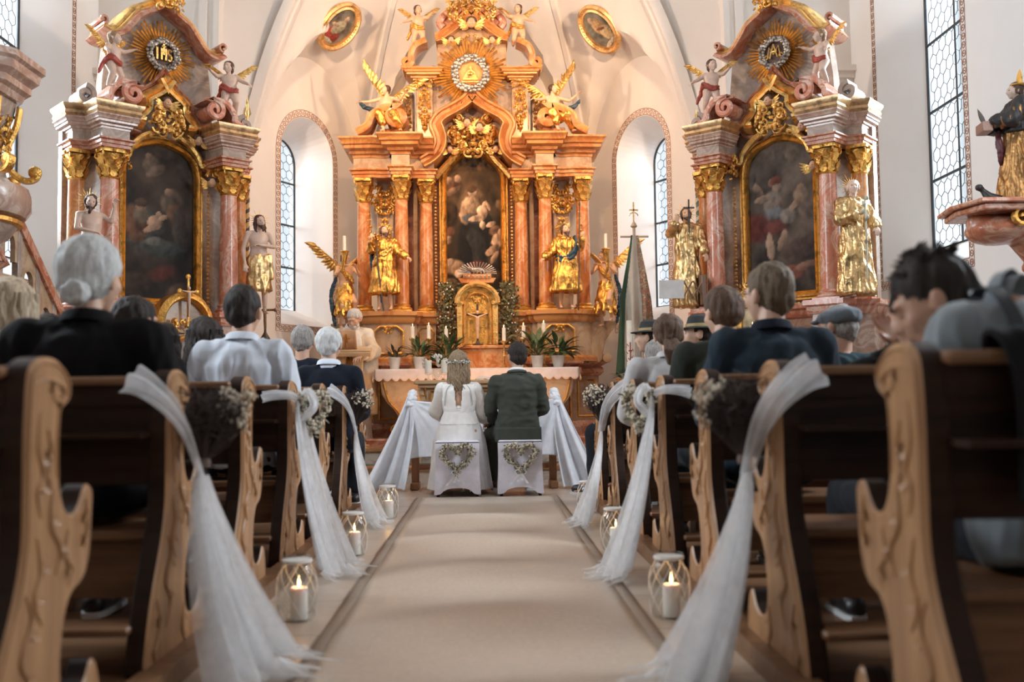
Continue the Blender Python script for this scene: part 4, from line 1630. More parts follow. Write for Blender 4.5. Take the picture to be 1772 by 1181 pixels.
# ================================================================== FIGURES
class Blob(MB):
    """closed pieces that are fused by a voxel remesh into one continuous surface"""

    def cap(s, p0, p1, r0, r1=None, seg=12, flat=1.0):
        r1 = r0 if r1 is None else r1
        p0, p1 = Vector(p0), Vector(p1)
        d = p1 - p0
        if d.length < 1e-6:
            return s.ell(p0, r0)
        d.normalize()
        path, rad = [], []
        for k in range(5):
            a = pi / 2 * k / 4
            path.append(p0 - d * r0 * cos(a))
            rad.append(max(r0 * sin(a), 1e-4))
        for k in range(5):
            a = pi / 2 * k / 4
            path.append(p1 + d * r1 * sin(a))
            rad.append(max(r1 * cos(a), 1e-4))
        return s.tube(path, rad, seg, True, flat)

    def chain(s, pts, rad, seg=10):
        for i in range(len(pts) - 1):
            s.cap(pts[i], pts[i + 1], rad[i], rad[i + 1], seg)
        return s

    def loft(s, rings, seg=20):
        """rings: (centre, rx, ry, frame 3x3) along an axis; closed at both ends"""
        vs = []
        for (c, rx, ry, Fm) in rings:
            for k in range(seg):
                a = 2 * pi * k / seg
                vs.append(Vector(c) + Fm @ Vector((rx * cos(a), ry * sin(a), 0)))
        fs = [tuple(reversed(range(seg))), tuple(range((len(rings) - 1) * seg, len(rings) * seg))]
        for i in range(len(rings) - 1):
            for k in range(seg):
                a, b = i * seg + k, i * seg + (k + 1) % seg
                fs.append((a, b, b + seg, a + seg))
        return s.add(vs, fs)

    def fuse(s, name, mat, parent, voxel=.01, smooth=2, disp=None, cut=None, fac=.5):
        me = bpy.data.meshes.new('tmp')
        me.from_pydata([tuple(p) for p in s.v], [], s.f)
        bm = bmesh.new()
        bm.from_mesh(me)
        bmesh.ops.recalc_face_normals(bm, faces=bm.faces)
        bm.to_mesh(me)
        bm.free()
        o = bpy.data.objects.new('tmp', me)
        C.objects.link(o)
        r = o.modifiers.new('r', 'REMESH')
        r.mode = 'VOXEL'
        r.voxel_size = voxel
        if smooth:
            sm = o.modifiers.new('s', 'SMOOTH')
            sm.iterations = smooth
            sm.factor = fac
        dg = bpy.context.evaluated_depsgraph_get()
        dg.update()
        m2 = bpy.data.meshes.new_from_object(o.evaluated_get(dg))
        bpy.data.objects.remove(o)
        bpy.data.meshes.remove(me)
        if disp:
            vn = [v.normal.copy() for v in m2.vertices]
            for v, n in zip(m2.vertices, vn):
                k = disp(v.co, n)
                if k:
                    v.co += n * k if not isinstance(k, Vector) else k
        if cut:
            bm = bmesh.new()
            bm.from_mesh(m2)
            bmesh.ops.delete(bm, geom=[v for v in bm.verts if cut(v.co)], context='VERTS')
            bm.to_mesh(m2)
            bm.free()
        m2.name = name
        m2.materials.clear()
        m2.materials.append(mat)
        for p in m2.polygons:
            p.use_smooth = True
        ob = bpy.data.objects.new(name, m2)
        C.objects.link(ob)
        ob.parent = parent
        return ob


def nz(v, f, s=0.0):
    return noise.noise(Vector((v.x * f[0] + s, v.y * f[1] + s * 1.7, v.z * f[2] - s)))


def folds(amp, fx=16, fz=5, seed=0.0):
    def d(co, n):
        a = nz(co, (fx, fx, fz), seed)
        b = nz(co, (fx * .5, fx * .5, fz * 1.6), seed + 9)
        return amp * (1 - abs(a) * 2.6) * .8 + amp * .7 * b
    return d


def strands(amp, f=55, fz=9, seed=0.0):
    def d(co, n):
        return amp * nz(co, (f, f, fz), seed) + amp * .8 * nz(co, (f * .35, f * .35, fz * .8), seed + 4)
    return d


def hand(bl, w_, d, nrm, thumb_side, curl=.35, sc=1.0, spread=.12):
    """w_: wrist, d: direction of the hand, nrm: back of the hand, thumb_side: +1/-1 along d x nrm"""
    d, nrm = Vector(d).normalized(), Vector(nrm).normalized()
    sd = d.cross(nrm).normalized() * thumb_side
    nrm = (nrm - d * nrm.dot(d)).normalized()
    w_ = Vector(w_)
    bl.cap(w_ - d * .02 * sc, w_ + d * .015 * sc, .026 * sc, .026 * sc, 8)
    for k in range(4):
        o = (k - 1.5) * .02 * sc
        a = w_ + d * .02 * sc - sd * o * .8
        b = w_ + d * (.085 - abs(k - 1) * .004) * sc - sd * o
        bl.cap(a, b, .015 * sc, .0115 * sc, 8)
    L = (.040, .045, .042, .032)
    for k in range(4):
        o = (k - 1.5) * .021 * sc
        p = w_ + d * (.085 - abs(k - 1) * .004) * sc - sd * o
        dd = (d - sd * (k - 1.5) * spread).normalized()
        ang = 0
        for j in range(3):
            ang += curl * (1.0 + .15 * k)
            v = dd * cos(ang) - nrm * sin(ang)
            q2 = p + v * L[k] * sc * (1, .72, .58)[j]
            bl.cap(p, q2, (.0095 - .0008 * j) * sc, (.0088 - .0009 * j) * sc, 8)
            p = q2
    p = w_ + d * .028 * sc + sd * .026 * sc
    v = (d * .6 + sd * .75 - nrm * .25).normalized()
    q1 = p + v * .038 * sc
    bl.cap(w_ + d * .02 * sc, p, .016 * sc, .014 * sc, 8)
    bl.cap(p, q1, .0135 * sc, .011 * sc, 8)
    v = (d * .9 + sd * .25 - nrm * (.2 + curl * .5)).normalized()
    bl.cap(q1, q1 + v * .032 * sc, .011 * sc, .009 * sc, 8)


def rotm(yaw=0, pitch=0, roll=0):
    """head turn: yaw left +, pitch up +, roll"""
    return (Matrix.Rotation(radians(yaw), 3, 'Z') @ Matrix.Rotation(radians(pitch), 3, 'X') @ Matrix.Rotation(radians(roll), 3, 'Y'))


def head_prims(bl, c, R, k=1.0, fem=False):
    c = Vector(c)
    P = lambda x, y, z: c + R @ Vector((x * k, y * k, z * k))

    def E(x, y, z, rx, ry, rz):
        bl.ell(P(x, y, z), (rx * k, ry * k, rz * k), R, 14, 10)
    j = .92 if fem else 1.0
    E(0, -.012, .022, .076, .094, .090)
    E(0, .02, -.01, .067, .074, .085)
    E(0, .036, -.058, .046 * j, .046, .045)
    E(0, .058, -.088, .022 * j, .022, .018)
    E(.036, .052, -.02, .028, .03, .03)
    E(-.036, .052, -.02, .028, .03, .03)
    E(0, .079, .028, .050, .018, .013)
    bl.cap(P(0, .086, .015), P(0, .108, -.022), .008 * k, .0125 * k, 8)
    E(.012, .098, -.026, .009, .01, .008)
    E(-.012, .098, -.026, .009, .01, .008)
    E(0, .087, -.048, .023, .012, .006)
    E(0, .086, -.058, .020, .011, .007)
    for s in (-1, 1):
        E(s * .082, -.012, -.008, .012, .021, .033)
        E(s * .089, -.018, .004, .007, .017, .024)


def face_parts(parent, c, R, k=1.0, brow=(.08, .05, .03), eye=(.05, .03, .02), closed=False, lips=(.45, .2, .16)):
    c = Vector(c)
    P = lambda x, y, z: c + R @ Vector((x * k, y * k, z * k))
    for s in (-1, 1):
        m = MB()
        m.ell(P(s * .031, .081, .006), (.013 * k, .009 * k, .0035 * k if closed else .007 * k), R, 10, 6)
        e = m.build('eye', plain('eye_white', (.75, .72, .68), .3) if not closed else plain('lid', (.45, .28, .2), .6), parent)
        if not closed:
            m = MB()
            m.ell(P(s * .031, .0885, .005), (.0055 * k, .003 * k, .0055 * k), R, 8, 5)
            m.build('iris', plain('iris_dark', eye, .2), e)
        m = MB()
        m.tube([P(s * .014, .094, .024), P(s * .03, .096, .031), P(s * .048, .084, .027)], [.0035 * k, .004 * k, .002 * k], 5)
        m.build('eyebrow', hairmat('brow_%d' % int(brow[0] * 100), brow, tuple(x * 1.5 for x in brow)), parent)


DEF = dict(
    pel=(0, 0, .50), neck=(0, -.02, 1.06), head=(0, .02, 1.20), R=rotm(),
    shl=(-.175, -.03, .995), shr=(.175, -.03, .995), ell=(-.235, .03, .73), elr=(.235, .03, .73), wrl=(-.12, .27, .62), wrr=(.12, .27, .62),
    hil=(-.09, 0, .49), hir=(.09, 0, .49), knl=(-.12, .40, .50), knr=(.12, .40, .50), anl=(-.12, .42, .12), anr=(.12, .42, .12),
    hdl=None, hdr=None, curl=.35, fat=1.0, k=1.0)
STAND = dict(DEF, pel=(0, 0, .92), neck=(0, -.01, 1.45), head=(0, .02, 1.59), shl=(-.18, -.01, 1.38), shr=(.18, -.01, 1.38),
             ell=(-.23, -.02, 1.1), elr=(.23, -.02, 1.1), wrl=(-.22, .1, .86), wrr=(.22, .1, .86), hil=(-.09, 0, .90), hir=(.09, 0, .90),
             knl=(-.10, .02, .49), knr=(.10, .02, .49), anl=(-.11, 0, .09), anr=(.11, 0, .09))


def pose(base=DEF, **kw):
    p = dict(base)
    p.update(kw)
    return p


def V(*a):
    return Vector(a)


def torso_rings(p, off=0.0, t0=-.1, t1=1.0, flare=0.0, fem=False):
    a, b = Vector(p['pel']), Vector(p['neck'])
    ax = (b - a).normalized()
    x = Vector(p['shr']) - Vector(p['shl'])
    x = (x - ax * x.dot(ax)).normalized()
    y = ax.cross(x)
    Fm = Matrix((x, y, ax)).transposed()
    f = p['fat']
    wk = .86 if fem else 1.0
    tab = [(-.1, .155, .115), (0, .175 * (1.02 if fem else 1), .125), (.15, .172, .128), (.36, .148 * wk, .112), (.6, .165 * (.93 if fem else 1), .122), (.78, .172 * (.9 if fem else 1), .112), (.9, .135, .088), (1.0, .062, .060)]
    out = []
    for t, rx, ry in tab:
        if t < t0 - 1e-6 or t > t1 + 1e-6:
            continue
        fr = flare * max(0, (.35 - t)) if flare else 0
        out.append((a.lerp(b, t) + y * (.012 if .1 < t < .7 else 0) * f, rx * f + off + fr, ry * f + off + fr * .8, Fm))
    return out


def body(parent, p, skin, name='body', voxel=.0085, fem=False, legs=True, sc=1.0):
    bl = Blob()
    bl.T = Matrix.Scale(sc, 4)
    bl.loft(torso_rings(p, -.008, fem=fem))
    head_prims(bl, p['head'], p['R'], p['k'], fem)
    H = Vector(p['head'])
    nb = H + p['R'] @ V(0, -.025, -.05)
    bl.cap(Vector(p['neck']) - V(0, 0, .03), nb, .056 if not fem else .048, .050 if not fem else .044)
    for s, S in (('l', -1), ('r', 1)):
        sh, el, wr = Vector(p['sh' + s]), Vector(p['el' + s]), Vector(p['wr' + s])
        bl.cap(Vector(p['neck']) - V(0, 0, .04), sh, .045, .05)
        lb = p.get('limb', 1)
        bl.chain([sh, el, wr], [.048 * lb, .036 * lb, .025 * lb])
        bl.ell(el.lerp(wr, .3), .038)
        d = p['hd' + s] or (wr - el)
        d = Vector(d[0]) if isinstance(d, tuple) and hasattr(d[0], '__len__') else Vector(d)
        hd = p['hd' + s]
        nrm = Vector(hd[1]) if hd else V(0, 0, 1)
        ts = -1 if s == 'l' else 1
        if hd and len(hd) > 2:
            ts = hd[2]
        hand(bl, wr + d.normalized() * .02, d, nrm, -ts, p['curl'])
        if legs:
            hi, kn, an = Vector(p['hi' + s]), Vector(p['kn' + s]), Vector(p['an' + s])
            bl.chain([hi, kn], [.085 * lb, .056 * lb])
            bl.chain([kn, kn.lerp(an, .35), an], [.054 * lb, .052 * lb, .036 * lb])
            fd = (kn - hi)
            fd = V(fd.x * .3, 1, 0).normalized() if 'foot' not in p else Vector(p['foot']).normalized()
            bl.chain([an - V(0, 0, .04) - fd * .03, an - V(0, 0, .055) + fd * .1, an - V(0, 0, .065) + fd * .15], [.032, .028, .022])
            for t in range(5):
                sdv = V(fd.y, -fd.x, 0)
                bl.cap(an - V(0, 0, .07) + fd * .14 + sdv * (t - 2) * .014, an - V(0, 0, .075) + fd * (.178 - abs(t - 1.5) * .006) + sdv * (t - 2) * .015, .009, .008, 6)
    return bl.fuse(name, skin, parent, voxel * sc if sc < 1 else voxel, 2)


def top(parent, p, mat, name='jacket', off=.016, t0=-.1, amp=.006, seed=0, sleeves=True, hem=None, fem=False, cuff=.02, flare=0, sc=1.0, voxel=.012, arm=1.0, zf=5, fx=16):
    bl = Blob()
    bl.T = Matrix.Scale(sc, 4)
    rg = torso_rings(p, off, t0, .9, flare, fem)
    nk = Vector(p['neck'])
    rg.append((nk - (nk - Vector(p['pel'])).normalized() * .015, .064 + off * .5, .064 + off * .5, rg[0][3]))
    bl.loft(rg)
    for s in 'lr':
        sh, el, wr = Vector(p['sh' + s]), Vector(p['el' + s]), Vector(p['wr' + s])
        bl.cap(nk - V(0, 0, .045), sh - V(0, 0, .010), .052 + off * .6, .054 + off * .8)
        if sleeves:
            e = wr.lerp(el, cuff / max(.05, (wr - el).length))
            bl.chain([sh, el, e], [(.050 + off) * arm, (.040 + off) * arm, (.030 + off) * arm])
        else:
            bl.cap(sh, sh.lerp(el, .35), .05 + off, .048 + off)
    return bl.fuse(name, mat, parent, voxel * sc if sc < 1 else voxel, 3, folds(amp, fx, zf, seed))


def trousers(parent, p, mat, off=.014, amp=.005, seed=0, name='trousers', sc=1.0, voxel=.013):
    bl = Blob()
    bl.T = Matrix.Scale(sc, 4)
    bl.loft(torso_rings(p, off * .6, -.1, .36))
    for s in 'lr':
        hi, kn, an = Vector(p['hi' + s]), Vector(p['kn' + s]), Vector(p['an' + s])
        bl.chain([hi, kn, an + V(0, 0, .02)], [.092 + off, .062 + off, .050 + off])
    return bl.fuse(name, mat, parent, voxel, 3, folds(amp, 12, 9, seed))


def shoes(parent, p, mat, sc=1.0):
    for s in 'lr':
        bl = Blob()
        bl.T = Matrix.Scale(sc, 4)
        hi, kn, an = Vector(p['hi' + s]), Vector(p['kn' + s]), Vector(p['an' + s])
        fd = V((kn - hi).x * .3, 1, 0).normalized()
        b = V(an.x, an.y, an.z - .055)
        bl.chain([b - fd * .05, b + fd * .09, b + fd * .17 - V(0, 0, .004)], [.044, .042, .034])
        bl.cap(b, an, .045, .046)
        o = bl.fuse('shoe', mat, parent, .012, 2, cut=None)
        m = MB()
        m.prism([((b + fd * t).x + w2 * V(fd.y, -fd.x, 0).x, (b + fd * t).y + w2 * V(fd.y, -fd.x, 0).y) for t, w2 in ((-.09, .03), (-.05, .045), (.09, .045), (.17, .04), (.21, .015), (.21, -.015), (.17, -.04), (.09, -.045), (-.05, -.045), (-.09, -.03))],
                an.z - .10, an.z - .08, 'z')
        m.build('sole', plain('sole_white', (.7, .7, .7), .6), o)


def hair_short(parent, p, mat, vol=.012, top_=.0, seed=0, bald=0.0, back=-.075, amp=.008, name='hair', f=60):
    bl = Blob()
    c, R, k = Vector(p['head']), p['R'], p['k']
    P = lambda x, y, z: c + R @ Vector((x * k, y * k, z * k))

    def E(x, y, z, rx, ry, rz):
        bl.ell(P(x, y, z), (rx * k, ry * k, rz * k), R, 16, 12)
    E(0, -.022, .030 + top_ * .5, .079 + vol, .092 + vol, .086 + vol + top_)
    E(0, -.05, -.012, .070 + vol * .8, .060 + vol, .062)
    E(0, -.058, -.045, .052, .042 + vol * .6, .040)
    for s in (-1, 1):
        E(s * .055, -.012, .025, .024 + vol * .4, .045, .036)

    def cut(v):
        l = R.transposed() @ (v - c) / k
        # keep the face and ears free
        if l.y > .055 and l.z < .052 - (.0 if not bald else bald):
            return True
        if l.y > -.002 and l.z < .01:
            return True
        if l.y > .03 and l.z < .03:
            return True
        return False
    return bl.fuse(name, mat, parent, .0085, 2, strands(amp, f, f * .25, seed), cut=cut)


def collar(parent, p, mat, name='collar', h=.035, r=.068, tilt=.35):
    m = MB()
    n = Vector(p['neck'])
    R = p['R']
    H = Vector(p['head'])
    ax = (H - n + V(0, -.02, 0)).normalized()
    x = ax.orthogonal().normalized()
    x = V(1, 0, 0)
    y = ax.cross(x).normalized()
    x = y.cross(ax)
    vs = []
    N = 28
    for j, (rr, hh) in enumerate(((r + .006, -.03), (r, -.005), (r - .006, h * .9), (r - .002, h), (r + .010, h * .75), (r + .020, -.005))):
        for k in range(N):
            a = 2 * pi * k / N
            drop = -.02 * max(0, sin(a))
            vs.append(n + x * rr * cos(a) + y * rr * sin(a) * .98 + ax * (hh + drop))
    fs = []
    for j in range(5):
        for k in range(N):
            a, b = j * N + k, j * N + (k + 1) % N
            fs.append((a, b, b + N, a + N))
    m.add(vs, fs)
    return m.build(name, mat, parent)


def wing(parent, root, d, up, L, mat, name='wing', seed=0):
    """feathered wing: root point, direction of spread, up side"""
    d, up = Vector(d).normalized(), Vector(up).normalized()
    nrm = d.cross(up).normalized()
    m = MB()
    rt = Vector(root)
    arm = smooth_path([rt, rt + up * L * .22 + d * L * .18, rt + up * L * .42 + d * L * .48, rt + up * L * .62 + d * L * .95], 5)
    m.tube(arm, [L * (.07 - .055 * i / (len(arm) - 1)) for i in range(len(arm))], 6)
    rnd = random.Random(seed)
    for row, (ln, wd, cnt, off) in enumerate(((.50, .20, 13, .03), (.36, .19, 13, .0), (.22, .17, 12, -.03))):
        for i in range(cnt):
            t = i / (cnt - 1)
            p = arm[min(len(arm) - 1, int(t * (len(arm) - 1)))]
            fd = (-up * (1 - t * .75) + d * (.25 + t * 1.0)).normalized()
            m.leaf(p + nrm * off * L * .6, fd, nrm, L * ln * (.75 + .35 * t) * rnd.uniform(.92, 1.06), L * wd, .25, 5)
    return m.build(name, mat, parent, solid=.006)


def halo_rays(parent, c, R0, R1, n, mat, ax=(0, -1, 0), name='halo_rays'):
    ax = Vector(ax).normalized()
    x = ax.orthogonal().normalized()
    y = ax.cross(x)
    m = MB()
    for k in range(n):
        a = 2 * pi * k / n
        d = x * cos(a) + y * sin(a)
        L = R1 * (1 if k % 2 else .72)
        m.tube([Vector(c) + d * R0, Vector(c) + d * L], [.006, .0015], 4)
    return m.build(name, mat, parent)


skin_l = plain('skin_light', (.62, .38, .27), .5, var=.06, sss=.12)
skin_w = plain('skin_warm', (.55, .31, .21), .5, var=.06, sss=.12)
flesh = MATS['painted_flesh']
# ================================================================== PEOPLE
c_black = cloth('cloth_black', (.009, .008, .009), sheen=.1)
c_white = cloth('shirt_white', (.66, .70, .78), weave=300, bump=.2, fold=2)
c_ivory = cloth('dress_ivory', (.93, .90, .87), weave=500, bump=.15, sheen=.4)
c_green = cloth('suit_green', (.066, .071, .058), weave=260, bump=.3)
c_navy = cloth('suit_navy', (.022, .035, .048), weave=260)
c_navy2 = cloth('suit_dark_navy', (.012, .015, .024), weave=260)
c_teal = cloth('jacket_teal', (.03, .055, .065), weave=120)
c_olive = cloth('jacket_olive', (.035, .038, .03), weave=200)
c_grey = cloth('shirt_grey', (.24, .27, .29), weave=300)
c_blaz = cloth('blazer_pale', (.52, .50, .50), weave=300)
c_trous = cloth('trousers_dark', (.02, .022, .028))
c_jean = cloth('trousers_navy', (.02, .03, .045))
lea_bk = plain('shoe_black', (.02, .018, .018), .35)
lea_br = plain('shoe_brown', (.12, .06, .03), .4)
h_grey = hairmat('hair_silver', (.42, .42, .42), (.80, .79, .77))
h_mix = hairmat('hair_salt_pepper', (.16, .14, .13), (.45, .42, .39))
h_dark = hairmat('hair_dark', (.012, .009, .008), (.05, .035, .028))
h_brown = hairmat('hair_brown', (.05, .028, .018), (.16, .09, .055))
h_sand = hairmat('hair_light_brown', (.10, .06, .035), (.50, .36, .23))
h_blond = hairmat('hair_blond', (.34, .24, .15), (.72, .58, .42))


def seat_xy(px, Y):
    v = pt(px, 600, Y)
    return v.x


def sitter(label, px, Y, top_y, shirt, skin, hairf, sc=None, yaw=0, hyaw=0, hpitch=0, hroll=0, fem=False, coatname='jacket', group=None,
           coll=None, w=1.0, lean=0.0, tr=None, sh=None, arms=None, face=False, off=.016, amp=.006, seed=1, **kw):
    """a seated person; px: photo column of the head, top_y: row of the crown"""
    X = seat_xy(px, Y)
    ztop = pt(px, top_y, Y + .03).z
    base = 1.315 - .045 * 0
    s = (ztop - .02) / base if sc is None else sc
    root = thing('person', label, 'person', (X, Y, 0), radians(yaw), group)
    # keep the seat height: scale only the trunk
    k = 1.0 if sc is not None else max(.95, min(1.09, ztop / 1.325))
    root.scale = (k, k, k)
    dz = (ztop / k - 1.325) if sc is None else 0
    R = rotm(hyaw, hpitch, hroll)
    D = dict(R=R, fat=kw.pop('fat', 1.0), pel=(0, .0, .53), hil=(-.09, 0, .54), hir=(.09, 0, .54), knl=(-.12, .42, .52), knr=(.12, .42, .52), anl=(-.12, .42, .155), anr=(.12, .42, .155))
    up = lambda t, f=1.0: (t[0] * w, t[1] + lean * f, t[2] + dz * f)
    D['neck'] = (0, -.02 + lean, 1.06 + dz)
    D['head'] = (0, .02 + lean * 1.15, 1.20 + dz)
    D['shl'], D['shr'] = up(DEF['shl']), up(DEF['shr'])
    D['ell'], D['elr'] = up(DEF['ell'], .6), up(DEF['elr'], .6)
    D['wrl'], D['wrr'] = (-.10, .30, .66), (.10, .30, .66)
    D['k'] = 1.0
    if arms:
        D.update(arms)
    D.update(kw)
    p = pose(DEF, **D)
    body(root, p, skin, fem=fem)
    top(root, p, shirt, coatname, off=off, amp=amp, seed=seed, fem=fem)
    trousers(root, p, tr or c_trous, seed=seed)
    shoes(root, p, sh or lea_bk)
    hairf(root, p)
    if coll:
        collar(root, p, coll)
    if face:
        face_parts(root, p['head'], p['R'], 1.0, **(face if isinstance(face, dict) else {}))
    return root, p


def long_hair(root, p, mat, length=.25, vol=.018, wave=.0, seed=0, name='hair', width=1.0, part=None):
    bl = Blob()
    c, R = Vector(p['head']), p['R']
    P = lambda x, y, z: c + R @ Vector((x, y, z))
    E = lambda x, y, z, rx, ry, rz: bl.ell(P(x, y, z), (rx, ry, rz), R, 16, 12)
    E(0, -.024, .028, .080 + vol, .094 + vol, .088 + vol)
    E(0, -.05, -.03, (.078 + vol) * width, .062 + vol, .08)
    rnd = random.Random(seed)
    for k in range(17):
        t = k / 16
        a = pi * (1.0 + t)
        x, y = cos(a) * .078 * width, sin(a) * .072 - .014
        L = length * rnd.uniform(.86, 1.05)
        path = []
        for i in range(8):
            s = i / 7
            path.append(c + V(x * (1 + .12 * s * (1 if wave else .3)) + wave * sin(s * 7 + k * 1.9) * s, y - .02 * sin(s * pi) - .025 * s + wave * cos(s * 6 + k * 2.3) * s, .01 - s * L))
        bl.chain(path, [.024, .026, .026, .025, .024, .022, .018, .010], 8)

    def cut(v):
        l = R.transposed() @ (v - c)
        return (l.y > .05 and l.z < .055) or (l.y > .028 and l.z < .03)
    h = bl.fuse(name, mat, root, .009, 2, strands(.009, 60, 9, seed), cut=cut)
    if wave:
        m = MB()
        for k in range(34):
            a = pi * (1.02 + .96 * rnd.random())
            r0 = rnd.uniform(.96, 1.12)
            L = length * rnd.uniform(.7, 1.08)
            ph = rnd.uniform(0, 6)
            pa = []
            for i in range(18):
                s_ = i / 17
                w1 = wave * 1.1 * min(1, s_ * 2)
                pa.append(c + V(cos(a) * (.084 * width) * r0 + w1 * cos(s_ * 15 + ph), sin(a) * .095 * r0 - .016 - .03 * s_ + w1 * .7 * sin(s_ * 15 + ph), .05 - s_ * (L + .05)))
            m.tube(pa, [.011 * (1 - .75 * (i / 17) ** 2) for i in range(18)], 6)
        m.build('hair_locks', mat, h)
    return h


def S(mat, **kw):
    return lambda r, p: hair_short(r, p, mat, **kw)


def bun_hair(r, p):
    hair_short(r, p, h_grey, vol=.02, top_=.01, seed=3, amp=.006, f=45)
    c = Vector(p['head'])
    bl = Blob()
    bl.ell(c + V(.0, -.135, -.055), (.045, .038, .04))
    for k in range(5):
        a = k * 1.3
        bl.tube([c + V(.03 * cos(a + t * .8), -.14 + .02 * sin(a * 2), -.055 + .03 * sin(a + t * .8)) for t in range(5)], .014, 6)
    bl.fuse('hair_bun', h_grey, r, .008, 2, strands(.006, 60, 60, 5))


# ---- left block
sitter('blond straight-haired woman in black at the left edge, beside the silver-haired woman', 20, 4.41, 480, c_black, skin_l,
       lambda r, p: long_hair(r, p, h_blond, .30, .012, .006, 2, width=1.1), fem=True, coatname='coat', hyaw=-10, seed=2)
sitter('silver-haired woman in a black high-collared coat with her hair pinned up', 155, 3.44, 420, c_black, skin_l, bun_hair, fem=True,
       coatname='coat', coll=c_black, w=1.06, off=.032, hyaw=-18, seed=3, amp=.008)
sitter('dark-haired man in a black jacket seated in front of the silver-haired woman', 233, 4.41, 513, c_black, skin_w, S(h_dark, vol=.012, seed=7), hyaw=-25, w=.95, seed=4)
sitter('young dark-haired man in a white shirt on the left pews', 421, 5.38, 499, c_white, skin_w, S(h_dark, vol=.009, top_=.012, seed=8, back=.0), hyaw=-8,
       coatname='shirt', coll=c_white, w=1.0, off=.022, amp=.011, seed=5)
sitter('person with dark hair far left, mostly hidden behind the blond woman', 84, 5.38, 545, c_black, skin_l, S(h_dark, vol=.016, seed=9), seed=6, fem=True)
sitter('woman with long dark hair and a white top left of the gilded shrine', 282, 5.38, 560, c_white, skin_l,
       lambda r, p: long_hair(r, p, h_dark, .20, .012, .006, 4), fem=True, coatname='blouse', w=.95, seed=7)
sitter('woman with long dark wavy hair next to the man in the white shirt', 356, 6.35, 551, c_black, skin_l,
       lambda r, p: long_hair(r, p, h_brown if False else h_dark, .26, .02, .016, 6, width=1.15), fem=True, hroll=-10, seed=8)
sitter('greying short-haired man in a black jacket, left of two greying men together', 524, 8.29, 563, c_navy2, skin_w, S(h_mix, vol=.010, seed=11), w=1.0, seed=9, hyaw=-5)
sitter('grey wavy-haired man in a dark navy jacket, right of two greying men together', 570, 7.32, 567, c_navy2, skin_w, S(h_grey, vol=.014, seed=12, amp=.007), w=.95, seed=10, hyaw=-12, coll=c_white)


# ---- right block
def wavy_top(r, p):
    hair_short(r, p, h_dark, vol=.013, top_=.006, seed=21, amp=.010, f=34)
    c, R = Vector(p['head']), p['R']
    m = MB()
    rnd = random.Random(5)
    for k in range(70):
        a, b = rnd.uniform(0, 2 * pi), rnd.uniform(.1, .95)
        n = V(cos(a) * sin(b), sin(a) * sin(b) - .1, cos(b))
        q0 = c + R @ V(n.x * .086, n.y * .10 - .02, n.z * .098 + .03)
        pa = []
        for i in range(7):
            an = i * .9
            pa.append(q0 + R @ (n * (.004 * i) + V(cos(an + a), sin(an + a), .6) * .008))
        m.tube(pa, [.0055, .006, .006, .005, .004, .003, .001], 5)
    m.build('curls', h_dark, r)


bowed = dict(neck=(-.03, .13, 1.07), head=(-.15, .28, 1.085), shl=(-.18, .07, 1.0), shr=(.18, .05, 1.02), ell=(-.23, .22, .76), elr=(.24, .20, .76),
             wrl=(-.06, .42, .64), wrr=(.08, .42, .64))
man, mp = sitter('dark-haired man in grey shirt and dark braces bowing his head, nearest right pew', 1662, 2.24, 450, c_grey, skin_w, wavy_top, sc=1.0,
                 yaw=0, hyaw=66, hpitch=-26, coatname='shirt', off=.02, amp=.009, w=1.0, arms=bowed, seed=12, tr=c_trous, coll=c_grey,
                 face=dict(brow=(.02, .012, .01), closed=True), fat=1.04)
man.location.x = 1.30
m = MB()
for s in (-1, 1):
    m.sweep(smooth_path([V(s * .10, .21, 1.0), V(s * .10, .16, 1.08), V(s * .10, .09, 1.108), V(s * .095, .02, 1.065), V(s * .085, -.043, .96), V(s * .07, -.08, .85), V(s * .05, -.102, .72), V(s * .05, -.11, .60)], 5),
            [(-.018, -.002), (-.018, .002), (.018, .002), (.018, -.002)], (0, -.7, .7))
m.build('braces', plain('brace_dark', (.02, .025, .03), .6), man)
sitter('person in a black jacket raising a hand to the face, behind the man with braces', 1592, 3.22, 486, c_black, skin_w, S(h_dark, vol=.012, seed=23), w=1.15, seed=13, hyaw=20, hpitch=-12,
       elr=(.30, .20, .75), ell=(-.24, .28, .88), wrl=(.06, .27, 1.07), hdl=((-.35, .15, .5), (-.3, .5, .1)), curl=.3)
def cap_hair(r, p):
    hair_short(r, p, h_mix, vol=.006, seed=24)
    c, R = Vector(p['head']), p['R']
    bl = Blob()
    P = lambda x, y, z: c + R @ V(x, y, z)
    bl.ell(P(0, -.02, .060), (.104, .122, .046), R)
    bl.ell(P(0, -.035, .040), (.100, .108, .045), R)
    bl.ell(P(0, .095, .045), (.065, .05, .011), R)
    bl.fuse('flat_cap', cloth('cap_tweed', (.13, .15, .17), weave=160, bump=.5), r, .009, 2, folds(.003, 22, 12, 3))
sitter('man in a grey flat cap and dark teal jacket on the right pews', 1452, 5.16, 527, c_teal, skin_w, cap_hair, hyaw=38, hpitch=-6, w=1.0, seed=14, amp=.012, fat=1.08, coatname='jacket')
gl, gp = sitter('broad man with glasses and short sandy hair in a dark blue suit', 1333, 4.22, 460, c_navy, skin_l, S(hairmat('hair_sandy', (.08, .055, .035), (.24, .17, .11)), vol=.009, top_=.010, seed=25), hyaw=30, w=1.02, off=.026, fat=1.1,
                seed=15, amp=.008, face=dict(brow=(.14, .09, .05)), coll=c_navy2)
gm = MB()
cc, RR = Vector(gp['head']), gp['R']
